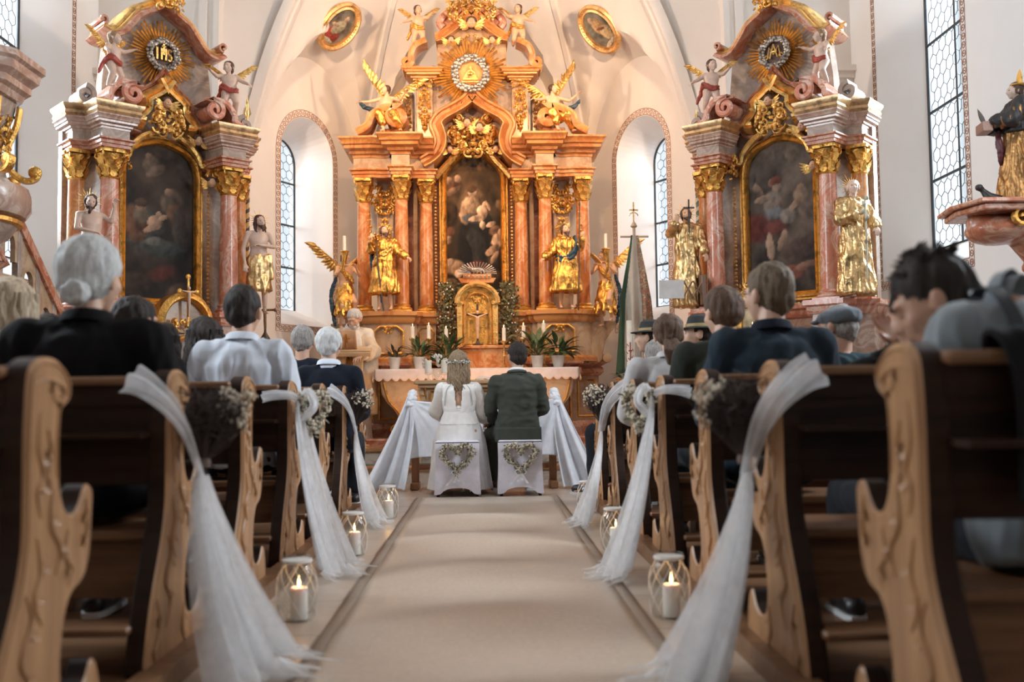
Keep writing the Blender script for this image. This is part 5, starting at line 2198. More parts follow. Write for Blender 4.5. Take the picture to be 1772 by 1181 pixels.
for s in (-1, 1):
    gm.tube([cc + RR @ V(s * .032 + .024 * cos(a * pi / 8), .106, .004 + .019 * sin(a * pi / 8)) for a in range(17)], .002, 5)
    gm.tube([cc + RR @ V(s * .056, .106, .008), cc + RR @ V(s * .082, .03, .008), cc + RR @ V(s * .084, -.015, .0)], .0018, 5)
gm.tube([cc + RR @ V(-.009, .108, .008), cc + RR @ V(.009, .108, .008)], .002, 5)
gm.build('glasses', plain('glasses_rim', (.12, .05, .04), .3), gl)
sitter('brown-haired youth in a dark olive jacket left of the broad man with glasses', 1252, 5.16, 500, c_olive, skin_l, S(h_brown, vol=.016, top_=.006, seed=26, amp=.008, f=40), hyaw=22, hpitch=-8, w=1.05, seed=16,
       knl=(-.17, .42, .52), anl=(-.15, .46, .155), tr=c_jean, off=.02)
def pony(r, p):
    hair_short(r, p, h_brown, vol=.014, seed=27, name='hair')
    c = Vector(p['head'])
    bl = Blob()
    for k in range(6):
        bl.chain([c + V(.01 * (k - 2.5), -.10, -.035), c + V(.014 * (k - 2.5), -.14, -.10), c + V(.018 * (k - 2.5) + .03, -.13, -.17 - .01 * (k % 3)), c + V(.010 * (k - 2.5) + .05, -.12, -.235 - .012 * (k % 2))], [.02, .022, .02, .008])
    bl.fuse('ponytail', h_brown, r, .008, 2, strands(.006, 60, 10, 8))
    m = MB()
    m.tube([c + V(.028 * cos(a * pi / 6), -.112 + .012 * sin(a * pi / 6), -.06 + .02 * sin(a * pi / 6)) for a in range(13)], .008, 6)
    m.build('hair_tie', plain('tie_pale', (.5, .45, .4), .6), r)
sitter('woman with a low brown ponytail in a pale grey blazer', 1158, 6.12, 544, c_blaz, skin_l, pony, fem=True, coatname='blazer', coll=c_blaz, w=1.1, off=.022, seed=17, hroll=-4)


def hat_on(feather):
    def f(r, p):
        hair_short(r, p, h_dark, vol=.01, seed=30)
        c, R = Vector(p['head']), p['R']
        m = MB()
        prof = [(.001, .135), (.05, .132), (.074, .115), (.086, .07), (.092, .048), (.150, .040), (.152, .035), (.09, .036), (.001, .036)]
        m.T = Matrix.Translation(c) @ R.to_4x4()
        m.lathe(prof, (0, -.012, 0), 24)
        h = m.build('hat', plain('hat_black', (.02, .02, .02), .8), r)
        m = MB()
        m.T = Matrix.Translation(c) @ R.to_4x4()
        m.lathe([(.093, .05), (.092, .068), (.089, .07), (.088, .05)], (0, -.012, 0), 24)
        m.build('hat_band', plain('band_gold', (.35, .25, .1), .5), h)
        if feather:
            m = MB()
            m.T = Matrix.Translation(c) @ R.to_4x4()
            pa = smooth_path([V(.08, -.06, .06), V(.10, -.10, .14), V(.10, -.17, .17), V(.09, -.22, .13)], 4)
            m.tube(pa, [.004 + .014 * sin(pi * (i + 1) / (len(pa) + 1)) for i in range(len(pa))], 6, flat=.5)
            m.build('feather', plain('feather_white', (.8, .8, .78), .8, bump=.5), h)
    return f


sitter('young person in a black felt hat with a curved white feather, facing the aisle', 1213, 7.15, 547, c_black, skin_l, hat_on(True), yaw=70, hyaw=10, w=.85, seed=18, face=True)
sitter('person in a black felt hat half hidden behind the woman with the ponytail', 1128, 8.05, 556, c_black, skin_l, hat_on(False), yaw=60, hyaw=0, w=.85, seed=19, face=True)
sitter('grey-haired person behind the woman in the pale blazer', 1136, 7.1, 588, cloth('knit_grey', (.3, .29, .28)), skin_l, S(h_mix, vol=.012, seed=31), w=.9, seed=20)
# ================================================================== PEWS
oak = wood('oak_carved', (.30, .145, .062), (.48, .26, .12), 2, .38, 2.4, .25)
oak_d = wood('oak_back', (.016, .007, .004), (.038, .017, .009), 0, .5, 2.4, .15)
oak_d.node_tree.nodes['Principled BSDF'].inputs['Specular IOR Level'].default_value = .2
oak_t = wood('oak_rail', (.16, .075, .036), (.30, .15, .075), 0, .34, 2.4, .15)
PROF = [(-.17, .0), (-.20, .06), (-.185, .14), (-.15, .24), (-.10, .34), (-.045, .44), (-.012, .54), (-.008, .66), (-.008, .80), (.0, .90), (.015, .94), (.06, .962), (.13, .965),
        (.185, .950), (.222, .918), (.228, .885), (.208, .855), (.176, .845), (.166, .80), (.163, .73), (.172, .67), (.192, .622), (.225, .595), (.262, .592), (.292, .615), (.318, .648), (.348, .655),
        (.370, .632), (.366, .57), (.358, .50), (.338, .445), (.30, .415), (.25, .40), (.215, .365), (.195, .30), (.188, .23), (.21, .175), (.27, .150), (.33, .165), (.372, .21), (.402, .20), (.428, .14), (.432, .06), (.40, .0)]
PROF = [(p.x, p.y) for p in smooth_path([Vector((a, b, 0)) for a, b in PROF], 3)]
WALL_GAP = .12


def relief(mb, x, s):
    """carved vine on the aisle face"""
    P = lambda a, b: Vector((x, a, b))
    lines = [[(.02, .90), (.10, .915), (.17, .90), (.18, .875), (.14, .865), (.125, .885)],
             [(.06, .84), (.05, .76), (.075, .70), (.05, .66), (.07, .60)],
             [(.10, .80), (.12, .74), (.10, .70), (.12, .66)],
             [(.13, .66), (.12, .58), (.17, .52), (.15, .46)], [(.22, .56), (.20, .50), (.24, .46), (.22, .42)], [(.29, .57), (.27, .51), (.30, .47)],
             [(.05, .56), (.07, .48), (.04, .42), (.08, .36)], [(.32, .62), (.33, .55), (.31, .50)],
             [(.0, .44), (.03, .38), (-.02, .30), (.03, .24), (-.01, .16)], [(.10, .42), (.13, .36), (.09, .28), (.13, .22), (.10, .14)], [(-.10, .26), (-.07, .18), (-.12, .10), (-.08, .05)],
             [(.17, .2), (.15, .12), (.2, .07)], [(.27, .12), (.32, .09), (.37, .14)], [(.06, .12), (.03, .06), (.08, .03)]]
    for i, l in enumerate(lines[:5] + lines[6:9] + lines[10:12]):
        pa = smooth_path([P(a, b) for a, b in l], 4)
        n = len(pa)
        mb.tube(pa, [.002 + .0055 * sin(pi * k / (n - 1)) for k in range(n)], 6)
        for t in (.3, .6):
            q0 = pa[int(t * n)]
            mb.leaf(q0, (0, .6 if i % 2 else -.6, -.5), (s, 0, 0), .04, .022, .6, 4)
    o = offset_loop(PROF, -.014)
    mb.tube([P(a, b) for a, b in o[6:60]], .004, 5)


def pew(side, B, row, label, proto=None):
    X = -1.005 if side < 0 else .88
    Xw = -4.6 + WALL_GAP if side < 0 else 4.52 - WALL_GAP
    root = thing('pew', label, 'pew', (X, B, .075 if False else .05), 0, 'carved church pews left of the aisle' if side < 0 else 'carved church pews right of the aisle')
    if proto:
        for ch in [c for c in C.objects if c.parent == proto]:
            d = ch.copy()
            C.objects.link(d)
            d.parent = root
            for g in [c for c in C.objects if c.parent == ch]:
                e = g.copy()
                C.objects.link(e)
                e.parent = d
        return root
    s = side
    x0, x1 = (-.062, 0) if s < 0 else (0, .062)
    fx = 0 if s < 0 else 0
    m = MB()
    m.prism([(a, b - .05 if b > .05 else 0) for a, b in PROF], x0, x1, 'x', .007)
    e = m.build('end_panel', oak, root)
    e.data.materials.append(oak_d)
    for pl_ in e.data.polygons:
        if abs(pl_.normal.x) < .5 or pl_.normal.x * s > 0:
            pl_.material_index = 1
    m = MB()
    m.T = Matrix.Translation((0, 0, -.05))
    relief(m, .001 * (1 if s < 0 else -1), 1 if s < 0 else -1)
    m.build('carved_relief', oak, e)
    L = Xw - X
    a, b = sorted((0.05 * s, L))
    m = MB()
    tilt = [(.005, .55), (.03, .55), (.018, .87), (-.012 + .01, .87)]
    m.prism(tilt, a, b, 'x')
    m.box(a, b, -.004, .03, .60, .64)
    m.box(a, b, -.008, .03, .80, .84)
    n = 4
    for k in range(1, n):
        xx = a + (b - a) * k / n
        m.box(xx - .04, xx + .04, -.006, .02, .58, .85)
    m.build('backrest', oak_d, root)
    m = MB()
    m.box(a, b, -.03, .055, .865, .893, .008)
    m.build('top_rail', oak_t, root)
    m = MB()
    m.box(a, b, .05, .42, .37, .40, .006)
    m.box(a, b, .10, .13, .18, .37)
    m.build('seat', oak_t, root)
    m = MB()
    m.box(a, b, -.21, -.06, .125, .15, .006)
    for k in range(4):
        xx = a + (b - a) * (k + .3) / 4
        m.box(xx, xx + .04, -.18, -.02, 0, .125)
    m.build('kneeler_board', oak_t, root)
    m = MB()
    m.box(a, b, -.10, -.005, .70, .715)
    m.build('book_ledge', oak_d, root)
    return root


BL = [2.22 + .97 * k for k in range(-2, 7)]
BR = [2.00 + .97 * k for k in range(-2, 7)]
ordn = ['nearest', 'second', 'third', 'fourth', 'fifth', 'sixth', 'seventh']
pl = pr = None
deco = {1: ', with tulle and bouquet', 3: ', with tulle and wreath', 5: ', with tulle and twigs'}
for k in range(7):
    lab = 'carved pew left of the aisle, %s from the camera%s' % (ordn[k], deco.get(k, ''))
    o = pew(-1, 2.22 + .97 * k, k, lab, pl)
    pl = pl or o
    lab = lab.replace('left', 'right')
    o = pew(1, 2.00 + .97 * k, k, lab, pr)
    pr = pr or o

# ================================================================== CARPET RUNNER
jute = plain('jute', (.52, .43, .345), .40, var=.1, nscale=60, bump=.12, bscale=160)
jute_e = plain('jute_binding', (.30, .225, .17), .9, var=.08, nscale=60, bump=.3, bscale=200)


def carpet():
    root = thing('aisle_runner', 'long beige jute aisle runner with darker bound edges', 'carpet', (0, 0, 0))

    def z(x, y):
        ridge = sin(2 * pi * (y - .35 + .06 * sin(x * 3 + y)) / 1.07)
        amp = .027 * max(0, 1 - (x / .57) ** 2) * (1 if y < 7.2 else max(.1, (8.4 - y) / 1.2))
        return .006 + amp * (1 + ridge) * .9 + .0015 * noise.noise(Vector((x * 4, y * 3, 0)))
    def strip(x0, x1, nu, name, mat, up=0):
        m = MB()
        Y0, Y1 = -1.3, 8.72
        nv = 260
        m.grid(lambda u, v: (x0 + (x1 - x0) * u, Y0 + (Y1 - Y0) * v, z(x0 + (x1 - x0) * u, Y0 + (Y1 - Y0) * v) + up), nu, nv)
        return m.build(name, mat, root, solid=.006)
    strip(-.565, .575, 24, 'runner_field', jute)
    strip(-.610, -.56, 2, 'edge_binding', jute_e, .002)
    strip(.57, .62, 2, 'edge_binding', jute_e, .002)


carpet()

# ================================================================== LANTERN JARS
jar_glass = glassmat('jar_glass', (.98, 1, 1), tint=.96)
cord = plain('jar_cord', (.88, .84, .80), .8)
wax = plain('candle_wax', (.90, .86, .82), .45, var=.03, sss=.35)
flame_m = emis('flame', (1.0, .66, .30), 8)


def lantern(x, y, label, seed):
    R = thing('glass_jar', label, 'lantern', (x, y, 0), seed * .7, 'white-netted glass candle jars along the aisle')
    prof = [(.001, .002), (.055, .0), (.066, .008), (.072, .03), (.077, .09), (.077, .15), (.070, .185), (.056, .208), (.052, .215), (.055, .222), (.055, .244), (.058, .248), (.052, .250)]
    m = MB().lathe(prof, seg=28)
    m.build('jar', jar_glass, R)
    m = MB()
    m.lathe([(.057, .226), (.0595, .228), (.0595, .236), (.057, .238)], seg=24)
    m.build('neck_band', cord, R)

    def rad(z):
        for (r0, z0), (r1, z1) in zip(prof, prof[1:]):
            if z0 <= z <= z1 and z1 > z0:
                return r0 + (r1 - r0) * (z - z0) / (z1 - z0)
        return .07
    m = MB()
    for k in range(6):
        for s in (-1, 1):
            path = []
            for i in range(15):
                z = .012 + .208 * i / 14
                a = k * pi / 3 + s * i * .115
                r = rad(z) + .002
                path.append((r * cos(a), r * sin(a), z))
            m.tube(path, .0017, 4)
    m.build('cord_net', cord, R)
    c = thing('pillar_candle', label.replace('netted glass jar with lit candle', 'lit white pillar candle inside the glass jar'), 'candle', (x + .008, y, .006), 0, 'pillar candles in the aisle jars')
    m = MB().lathe([(.001, 0), (.033, 0), (.034, .01), (.034, .118), (.031, .123), (.026, .119), (.001, .116)], seg=22)
    m.build('wax', wax, c)
    m = MB().tube([(0, 0, .115), (.001, 0, .130)], .0012, 5)
    w_ = m.build('wick', plain('wick', (.03, .02, .02), .9), c)
    m = MB().lathe([(.001, .124), (.0045, .130), (.0060, .138), (.0045, .150), (.0018, .162), (.0003, .170)], seg=10)
    m.build('flame', flame_m, c)
    l = bpy.data.lights.new('candle_light', 'POINT')
    l.energy = .25
    l.color = (1, .55, .22)
    l.shadow_soft_size = .012
    o = bpy.data.objects.new('candle_light', l)
    C.objects.link(o)
    o.location = (x + .008, y, .165)


for i, (x, y, t) in enumerate(((-.747, 3.97, 'nearest on the left of the aisle'), (-.744, 5.6, 'second on the left of the aisle'), (-.72, 7.3, 'furthest on the left of the aisle'),
                               (.705, 3.9, 'nearest on the right of the aisle'), (.712, 5.6, 'second on the right of the aisle'), (.75, 7.45, 'furthest on the right of the aisle'))):
    lantern(x, y, 'netted glass jar with lit candle, ' + t, i)

# ================================================================== TULLE, BOUQUETS, HEART WREATHS
tul = tulle('tulle', (.95, .95, .96), .5)
tul_d = tulle('tulle_dense', (.93, .93, .95), .9)
satin = cloth('satin_white', (.86, .86, .90), .45, bump=.1, sheen=.5)
twig = plain('twig', (.06, .04, .035), .8)
twig2 = plain('twig_brown', (.14, .10, .07), .8)
bloss = plain('dried_blossom', (.66, .58, .46), .85, var=.25, nscale=80)
bloss_w = plain('white_blossom', (.85, .82, .76), .8, var=.1, nscale=80)
leaf_o = plain('leaf_olive', (.24, .23, .16), .7, var=.4, nscale=50)
leaf_g = plain('leaf_green', (.045, .085, .03), .5, var=.4, nscale=40)


def tulle_fall(parent, G, F, w0, w1, nf, seed, layers=2, mat=None, name='tulle_fall'):
    """gathered net falling from G and pooling on the floor around F"""
    G, F = Vector(G), Vector(F)
    for ly in range(layers):
        rnd = random.Random(seed + ly)
        ph = rnd.uniform(0, 6)
        dirv = (F - G)
        hz_ = Vector((dirv.x, dirv.y, 0))

        def fn(u, v, ph=ph, ly=ly):
            t = v
            drop = min(1, t * 1.18)
            ax = hz_.normalized() if hz_.length > .01 else Vector((1, 0, 0))
            # hangs down, then slides out on the floor
            z = G.z + (0.012 + .01 * ly - G.z) * (1 - (1 - drop) ** 1.0)
            c = G + hz_ * (drop ** 1.6) * .82 + ax * max(0, t - .85) * .6
            wd = w0 + (w1 * (1 - .18 * ly) - w0) * (t ** .8)
            side = Vector((0, 1, 0)) if abs(ax.x) > abs(ax.y) else Vector((1, 0, 0))
            side = Vector((ax.y * .3 + .25, 1, 0)).normalized()
            f = (u - .5) * 2
            amp = (.012 + .05 * t) * (1 + .3 * ly)
            w_ = sin(f * nf + ph) * amp + sin(f * nf * 2.3 + ph * 2 + t * 2) * amp * .5
            p = Vector((c.x, c.y, z)) + side * f * wd * .5 + ax * (w_ + .0 + .03 * ly * t)
            if t > .84:
                p.z = .014 + .012 * ly + max(0, .02 * sin(f * nf * 1.5 + ph)) + (max(0, 1 - (t - .84) / .06) * .02)
                p += ax * (.05 * sin(f * 5 + ph))
            return p
        m = MB().grid(fn, 60, 40)
        m.build(name, mat or tul, parent)


def ribbon(parent, pts, wd, mat, name='tulle_swag', nrm=(0, -1, .3), twist=0.0, pinch=True):
    path = smooth_path([Vector(p) for p in pts], 6)
    n = len(path) - 1

    def fn(u, v):
        i = min(n, int(round(v * n)))
        p = path[i]
        t = (path[min(n, i + 1)] - path[max(0, i - 1)]).normalized()
        b = Vector(nrm).normalized()
        s_ = t.cross(b).normalized()
        b = s_.cross(t)
        k = (1 - .65 * v if pinch else 1)
        w_ = wd * k * (u - .5)
        s2 = s_ * cos(twist * v) + b * sin(twist * v)
        return p + s2 * w_ + b * (.012 * sin(u * 14 + v * 3) + .03 * k * sin(pi * u))
    m = MB().grid(fn, 18, n)
    return m.build(name, mat, parent)


def bouquet(label, loc, d, nx, seed, dark=True, group=None, L=.22, flower_side=1):
    R = thing('dried_bouquet', label, 'bouquet', loc, 0, group)
    rnd = random.Random(seed)
    d = Vector(d).normalized()
    side = Vector(nx).normalized()
    out = d.cross(side).normalized()
    st, fl, gr = MB(), MB(), MB()
    for k in range(170):
        a, r = rnd.uniform(0, 2 * pi), rnd.uniform(0, 1) ** .5
        tip = d * L * rnd.uniform(.6, 1.1) + (side * cos(a) + out * sin(a)) * .105 * r
        mid = tip * .45 + (side * rnd.uniform(-1, 1) + out * rnd.uniform(-1, 1)) * .015
        st.tube([-d * .10 * rnd.uniform(.5, 1.1) + side * rnd.uniform(-.02, .02), Vector((0, 0, 0)), mid, tip], [.0028, .0028, .0024, .0012], 4)
        isf = (side.dot(tip) * flower_side > .01 and rnd.random() < .45)
        if isf:
            for j in range(3):
                q_ = tip + Vector((rnd.uniform(-.014, .014), rnd.uniform(-.014, .014), rnd.uniform(-.014, .014)))
                fl.ell(q_, rnd.uniform(.004, .0085), seg=6, rings=4)
        else:
            for j in range(5):
                q_ = tip * rnd.uniform(.5, 1)
                gr.tube([q_, q_ + Vector((rnd.uniform(-1, 1), rnd.uniform(-1, 1), rnd.uniform(-.3, 1))) * .045], [.0028, .001], 3)
    st.build('stems', twig, R)
    f = fl.build('blossoms', bloss, R)
    f['kind'] = 'stuff'
    g = gr.build('twiglets', twig, R)
    g['kind'] = 'stuff'
    m = MB().lathe([(.016, -.015), (.02, 0), (.016, .015)], seg=10)
    m.build('tie', plain('tie_brown', (.15, .1, .08), .6), R)
    return R


def heart(t, w_):
    x = 16 * sin(t) ** 3
    z = 13 * cos(t) - 5 * cos(2 * t) - 2 * cos(3 * t) - cos(4 * t)
    return x / 32 * w_, (z + 2) / 32 * w_


def heart_wreath(label, loc, rot, w_, seed, group, bow=True, th=.028, n=420):
    R = thing('heart_wreath', label, 'wreath', loc, 0, group)
    R.rotation_euler = rot
    rnd = random.Random(seed)
    fl, gr, br = MB(), MB(), MB()
    br.tube([Vector((heart(2 * pi * k / 40, w_ * .86)[0], -.02, heart(2 * pi * k / 40, w_ * .86)[1])) for k in range(41)], th * .55, 6)
    for k in range(n):
        t = rnd.uniform(0, 2 * pi)
        x, z = heart(t, w_ * .86)
        a, b = rnd.uniform(0, 2 * pi), rnd.uniform(0, pi)
        r = th * rnd.uniform(.6, 1.15)
        p = Vector((x + r * cos(a) * sin(b), -.02 - abs(r * cos(b)), z + r * sin(a) * sin(b)))
        if k % 5 < 3:
            fl.ell(p, rnd.uniform(.0055, .010), seg=6, rings=4)
        else:
            gr.leaf(p, (rnd.uniform(-1, 1), rnd.uniform(-.6, 0), rnd.uniform(-1, 1)), (0, -1, 0), rnd.uniform(.02, .034), .012, .5, 3)
    br.build('base_ring', twig2, R)
    o = gr.build('leaves', leaf_o, R)
    o['kind'] = 'stuff'
    o = fl.build('blossoms', bloss, R)
    o['kind'] = 'stuff'
    if bow:
        m = MB()
        z0 = heart(pi, w_ * .86)[1] - .0
        for s, a, L in ((-1, .25, .085), (1, .5, .10), (-1, .7, .11), (1, .15, .075)):
            m.grid(lambda u, v, s=s, a=a, L=L: (s * a * L * v * 1.2 + (u - .5) * .022, -.045 - .006 * sin(v * 6), z0 - L * v), 2, 6)
        for s in (-1, 1):
            m.tube([(s * .025 * (1 - cos(t * pi / 4)), -.05, z0 + .02 * sin(t * pi / 4)) for t in range(9)], .007, 5, flat=.4)
        m.build('bow', satin, R)
    return R


dgroup = 'white tulle drapes on the pew ends'
# (side, pew back edge, kind)
for side, B, row, word in ((-1, 3.19, 1, 'nearest'), (-1, 5.13, 3, 'middle'), (-1, 7.07, 5, 'furthest'), (1, 2.97, 1, 'nearest'), (1, 4.91, 3, 'middle'), (1, 6.85, 5, 'furthest')):
    X = -1.005 if side < 0 else .88
    s = -side   # towards the aisle
    sd = 'left' if side < 0 else 'right'
    T = thing('tulle_drape', 'long white tulle drape on a pew end, %s of the three on the %s side' % (word, sd), 'drape', (X, B, 0), 0, dgroup)
    G = Vector((s * .075, .10, .62)) if row != 3 else Vector((s * .05, .06, .86))
    if row != 3:
        ribbon(T, [(-s * .10, -.05, .93), (-s * .05, -.055, .905), (s * .02, -.045, .84), (s * .055, .02, .75), G], .125, tul_d, nrm=(s * .6, -1, .4), twist=.9)
    else:
        ribbon(T, [(-s * .12, -.045, .875), (-s * .05, -.05, .885), (s * .02, -.03, .88), (s * .05, .04, .84), G], .07, tul_d, nrm=(s * .3, -1, .6))
        ribbon(T, [(s * .05, .05, .86), (s * .10, .0, .90), (s * .13, -.02, .83), (s * .07, .0, .77)], .045, tul_d, 'tulle_bow', nrm=(s * .3, -1, .2), pinch=False)
    F = Vector((s * (.30 if row != 5 else .26), (.0 if row == 1 else -.12), 0))
    tulle_fall(T, G, F, .07 if row != 3 else .2, .62 if row != 3 else .58, 8, row * 3 + (side + 1), 3 if row == 1 else 2)
    if row == 1:
        bouquet('dried bouquet with pale flowers tied to the second pew on the %s' % sd, (X + s * .085, B + .11, .66), (s * .25 - .0, -.05, 1), (s, .3, -.2), 5 + side, group=None, L=.23, flower_side=1)
    elif row == 5:
        bouquet('dark twig bouquet with small dried flowers on the sixth pew on the %s' % sd, (X + s * .07, B + .10, .66), (s * .10, -.05, 1), (s, -.2, 0), 15 + side, group=None, L=.25)
    else:
        hw = heart_wreath('small dried-flower heart wreath hung on the fourth pew on the %s' % sd, (X + s * .085, B + .10, .80), (0, 0, s * radians(62)), .25, 25 + side, None, bow=False, th=.03, n=420)

# ================================================================== COVERED STOOLS WITH HEART WREATHS
cover = cloth('stool_cover', (.82, .79, .88), .8, bump=.12)


def stool(x, label, wl, seed):
    R = thing('covered_stool', label, 'stool', (x, 8.80, 0))
    w_, d_, h = .195, .40, .49
    m = MB()

    def side(P0, P1, arch):
        n = 14
        top_, bot = [], []
        for k in range(n + 1):
            t = k / n
            p = Vector(P0).lerp(Vector(P1), t)
            z = .02 + (arch * (max(0, 1 - ((t - .5) / .36) ** 2)) ** .5 if abs(t - .5) < .36 else 0)
            bot.append(Vector((p.x, p.y, z)))
            top_.append(Vector((p.x, p.y, h - .02)))
        o = len(m.v)
        c = Vector((0, d_ / 2, 0))
        vs = []
        for j in range(6):
            f = j / 5
            for k in range(n + 1):
                q_ = bot[k].lerp(top_[k], f)
                rel = Vector((q_.x, q_.y - d_ / 2, 0))
                fl = 1 + .05 * (1 - f) ** 2 - .02 * sin(pi * f)
                vs.append(Vector((rel.x * fl, rel.y * fl + d_ / 2, q_.z)))
        fs = [(j * (n + 1) + k, j * (n + 1) + k + 1, (j + 1) * (n + 1) + k + 1, (j + 1) * (n + 1) + k) for j in range(5) for k in range(n)]
        m.add(vs, fs)
    side((-w_, 0, 0), (w_, 0, 0), .06)
    side((w_, 0, 0), (w_, d_, 0), .06)
    side((w_, d_, 0), (-w_, d_, 0), .06)
    side((-w_, d_, 0), (-w_, 0, 0), .06)
    m.prism([(-w_, 0), (w_, 0), (w_, d_), (-w_, d_)], h - .02, h, 'z', .012)
    m.build('stretch_cover', cover, R)
    m = MB()
    for a in (-.17, .17):
        for b in (.03, .37):
            e = m.box(a - .014, a + .014, b - .014, b + .014, 0, .46)
    for k, (a, b) in enumerate(((-.17, .03), (.17, .03), (-.17, .37), (.17, .37))):
        MB().box(a - .014, a + .014, b - .014, b + .014, 0, .45, .003).build('leg', oak_d, R)
    heart_wreath(wl, (x, 8.795, .335), (0, 0, 0), .30, seed, 'heart wreaths on the covered stools', th=.030, n=620)


stool(-.255, 'low stool in a white stretch cover behind the bride', 'heart wreath of dried flowers with a white bow on the stool behind the bride', 3)
stool(.30, 'low stool in a white stretch cover behind the groom', 'heart wreath of dried flowers with a white bow on the stool behind the groom', 4)

# black coat folded over the rail of the nearest right pew
R = thing('folded_coat', 'black coat hung over the rail of the nearest right pew at the picture edge', 'coat', (1.28, 1.99, .90))
path = smooth_path([V(0, -.075, -.26), V(0, -.06, -.1), V(0, -.05, .0), V(0, -.04, .06), V(0, .0, .085), V(0, .05, .07), V(0, .075, 0), V(0, .085, -.2)], 4)


def coat(u, v):
    p = path[min(len(path) - 1, int(round(v * (len(path) - 1))))]
    f = .010 * sin(u * 23) + .006 * sin(u * 51 + v * 4)
    return (-.25 + .55 * u + .01 * sin(v * 9), p.y + (f if p.y > .02 else -abs(f)), p.z + (.012 * sin(u * 9) if v < .1 else 0) + max(0, f) * .5)


MB().grid(coat, 44, len(path) - 1).build('fabric', cloth('coat_black', (.015, .015, .016)), R, solid=.012)
# ================================================================== STATUES
gild = gold('gilded_drapery', (.80, .43, .10), .25, .5, 30)
gild_p = gold('gilded_drapery_pale', (.78, .54, .26), .28, .45, 30)
m_blue = plain('painted_blue', (.015, .045, .075), .35)
fl_pale = plain('painted_flesh_pale', (.62, .45, .36), .42)
fl_warm = plain('painted_flesh_warm', (.70, .42, .26), .42)
h_paint = plain('painted_hair', (.08, .04, .025), .6, bump=.6, bscale=50)
h_paint_l = plain('painted_hair_light', (.30, .18, .09), .6, bump=.6, bscale=50)
robe_br = plain('painted_brown', (.07, .045, .03), .5)


def robe(parent, p, mat, name='robe', z0=.08, w0=.27, seed=0, amp=.034, sc=1.0, sleeve=1.25, twist=.0, off=.02, split=None):
    """long robe with deep folds, down to z0, sleeves included"""
    bl = Blob()
    bl.T = Matrix.Scale(sc, 4)
    bl.loft(torso_rings(p, off, -.1, .9) + [(Vector(p['neck']), .075, .07, Matrix.Identity(3))])
    pel = Vector(p['pel'])
    sway = twist
    rings = []
    for k in range(9):
        t = k / 8
        z = pel.z + .22 - (pel.z + .22 - z0) * t
        rr = .17 + (w0 - .17) * t ** .9
        rings.append((V(pel.x + sway * t, pel.y + .03 * t, z), rr, rr * .82, Matrix.Identity(3)))
    bl.loft(list(reversed(rings)))
    for k in range(11):
        a = 2 * pi * k / 11 + seed
        rr = w0 * .92
        bl.cap((pel.x + .12 * cos(a), pel.y + .11 * sin(a), pel.z + .1), (pel.x + sway + rr * cos(a + .3), pel.y + .03 + rr * .82 * sin(a + .3), z0 + .03), .02, .038, 8)
    for s in 'lr':
        sh, el, wr = Vector(p['sh' + s]), Vector(p['el' + s]), Vector(p['wr' + s])
        bl.cap(Vector(p['neck']) - V(0, 0, .05), sh, .06, .075)
        e = wr.lerp(el, .12)
        bl.chain([sh, el, e], [.07, .062 * sleeve, .055 * sleeve])
        bl.cap(el, el.lerp(wr, .5) - V(0, 0, .07), .05, .03)
    f1 = folds(amp, 13, 2.6, seed)
    return bl.fuse(name, mat, parent, .016 * sc if sc < 1 else .016, 2, lambda co, n: f1(co / sc, n) * sc)


def sash(parent, pts, r, mat, seed=0, name='mantle', sc=1.0, amp=.012):
    bl = Blob()
    bl.T = Matrix.Scale(sc, 4)
    path = smooth_path([Vector(p) for p in pts], 4)
    n = len(path)
    rr = [r * (.6 + .5 * sin(pi * (i + .5) / n)) for i in range(n)]
    for o in (-.5, .5):
        pp = [q_ + V(0, 0, o * r * 1.3) + V(0, .01 * sin(i), 0) for i, q_ in enumerate(path)]
        for i in range(n - 1):
            bl.cap(pp[i], pp[i + 1], rr[i] * .75, rr[i + 1] * .75, 8)
    return bl.fuse(name, mat, parent, .014 * sc, 2, lambda co, n_: folds(amp, 14, 14, seed)(co / sc, n_) * sc)


def statue_hair(parent, p, mat, sc, beard=False, long_=False, seed=0):
    bl = Blob()
    bl.T = Matrix.Scale(sc, 4)
    c, R, k_ = Vector(p['head']), p['R'], p['k']
    P = lambda x, y, z: c + R @ (V(x, y, z) * k_)
    bl.ell(P(0, -.03, .04), (.092 * k_, .098 * k_, .090 * k_), R)
    bl.ell(P(0, -.07, -.02), (.075 * k_, .05 * k_, .085 * k_), R)
    for s in (-1, 1):
        bl.ell(P(s * .075, -.01, .0), (.022, .035, .06), R)
        if long_:
            bl.chain([P(s * .08, -.03, -.02), P(s * .09, -.03, -.11), P(s * .08, .01, -.18)], [.03, .03, .018])
    if beard:
        bl.ell(P(0, .07, -.095), (.042, .034, .05), R)
        bl.ell(P(0, .085, -.14), (.028, .025, .045), R)
        for s in (-1, 1):
            bl.ell(P(s * .045, .05, -.065), (.022, .03, .04), R)

    def cut(v):
        l = R.transposed() @ (v / sc - c) / k_
        return (l.y > .045 and -.062 < l.z < .055 and abs(l.x) < .07)
    return bl.fuse('hair', mat, parent, .012 * sc, 1, lambda co, n_: strands(.010, 40, 22, seed)(co / sc, n_) * sc, cut=cut)


def eyes(parent, p, sc):
    c, R = Vector(p['head']), p['R']
    for s in (-1, 1):
        m = MB()
        m.T = Matrix.Scale(sc, 4)
        m.ell(c + R @ (V(s * .031, .084, .006) * p['k']), (.012, .006, .006), R, 8, 6)
        m.build('eye', plain('statue_eye', (.05, .03, .02), .3), parent)


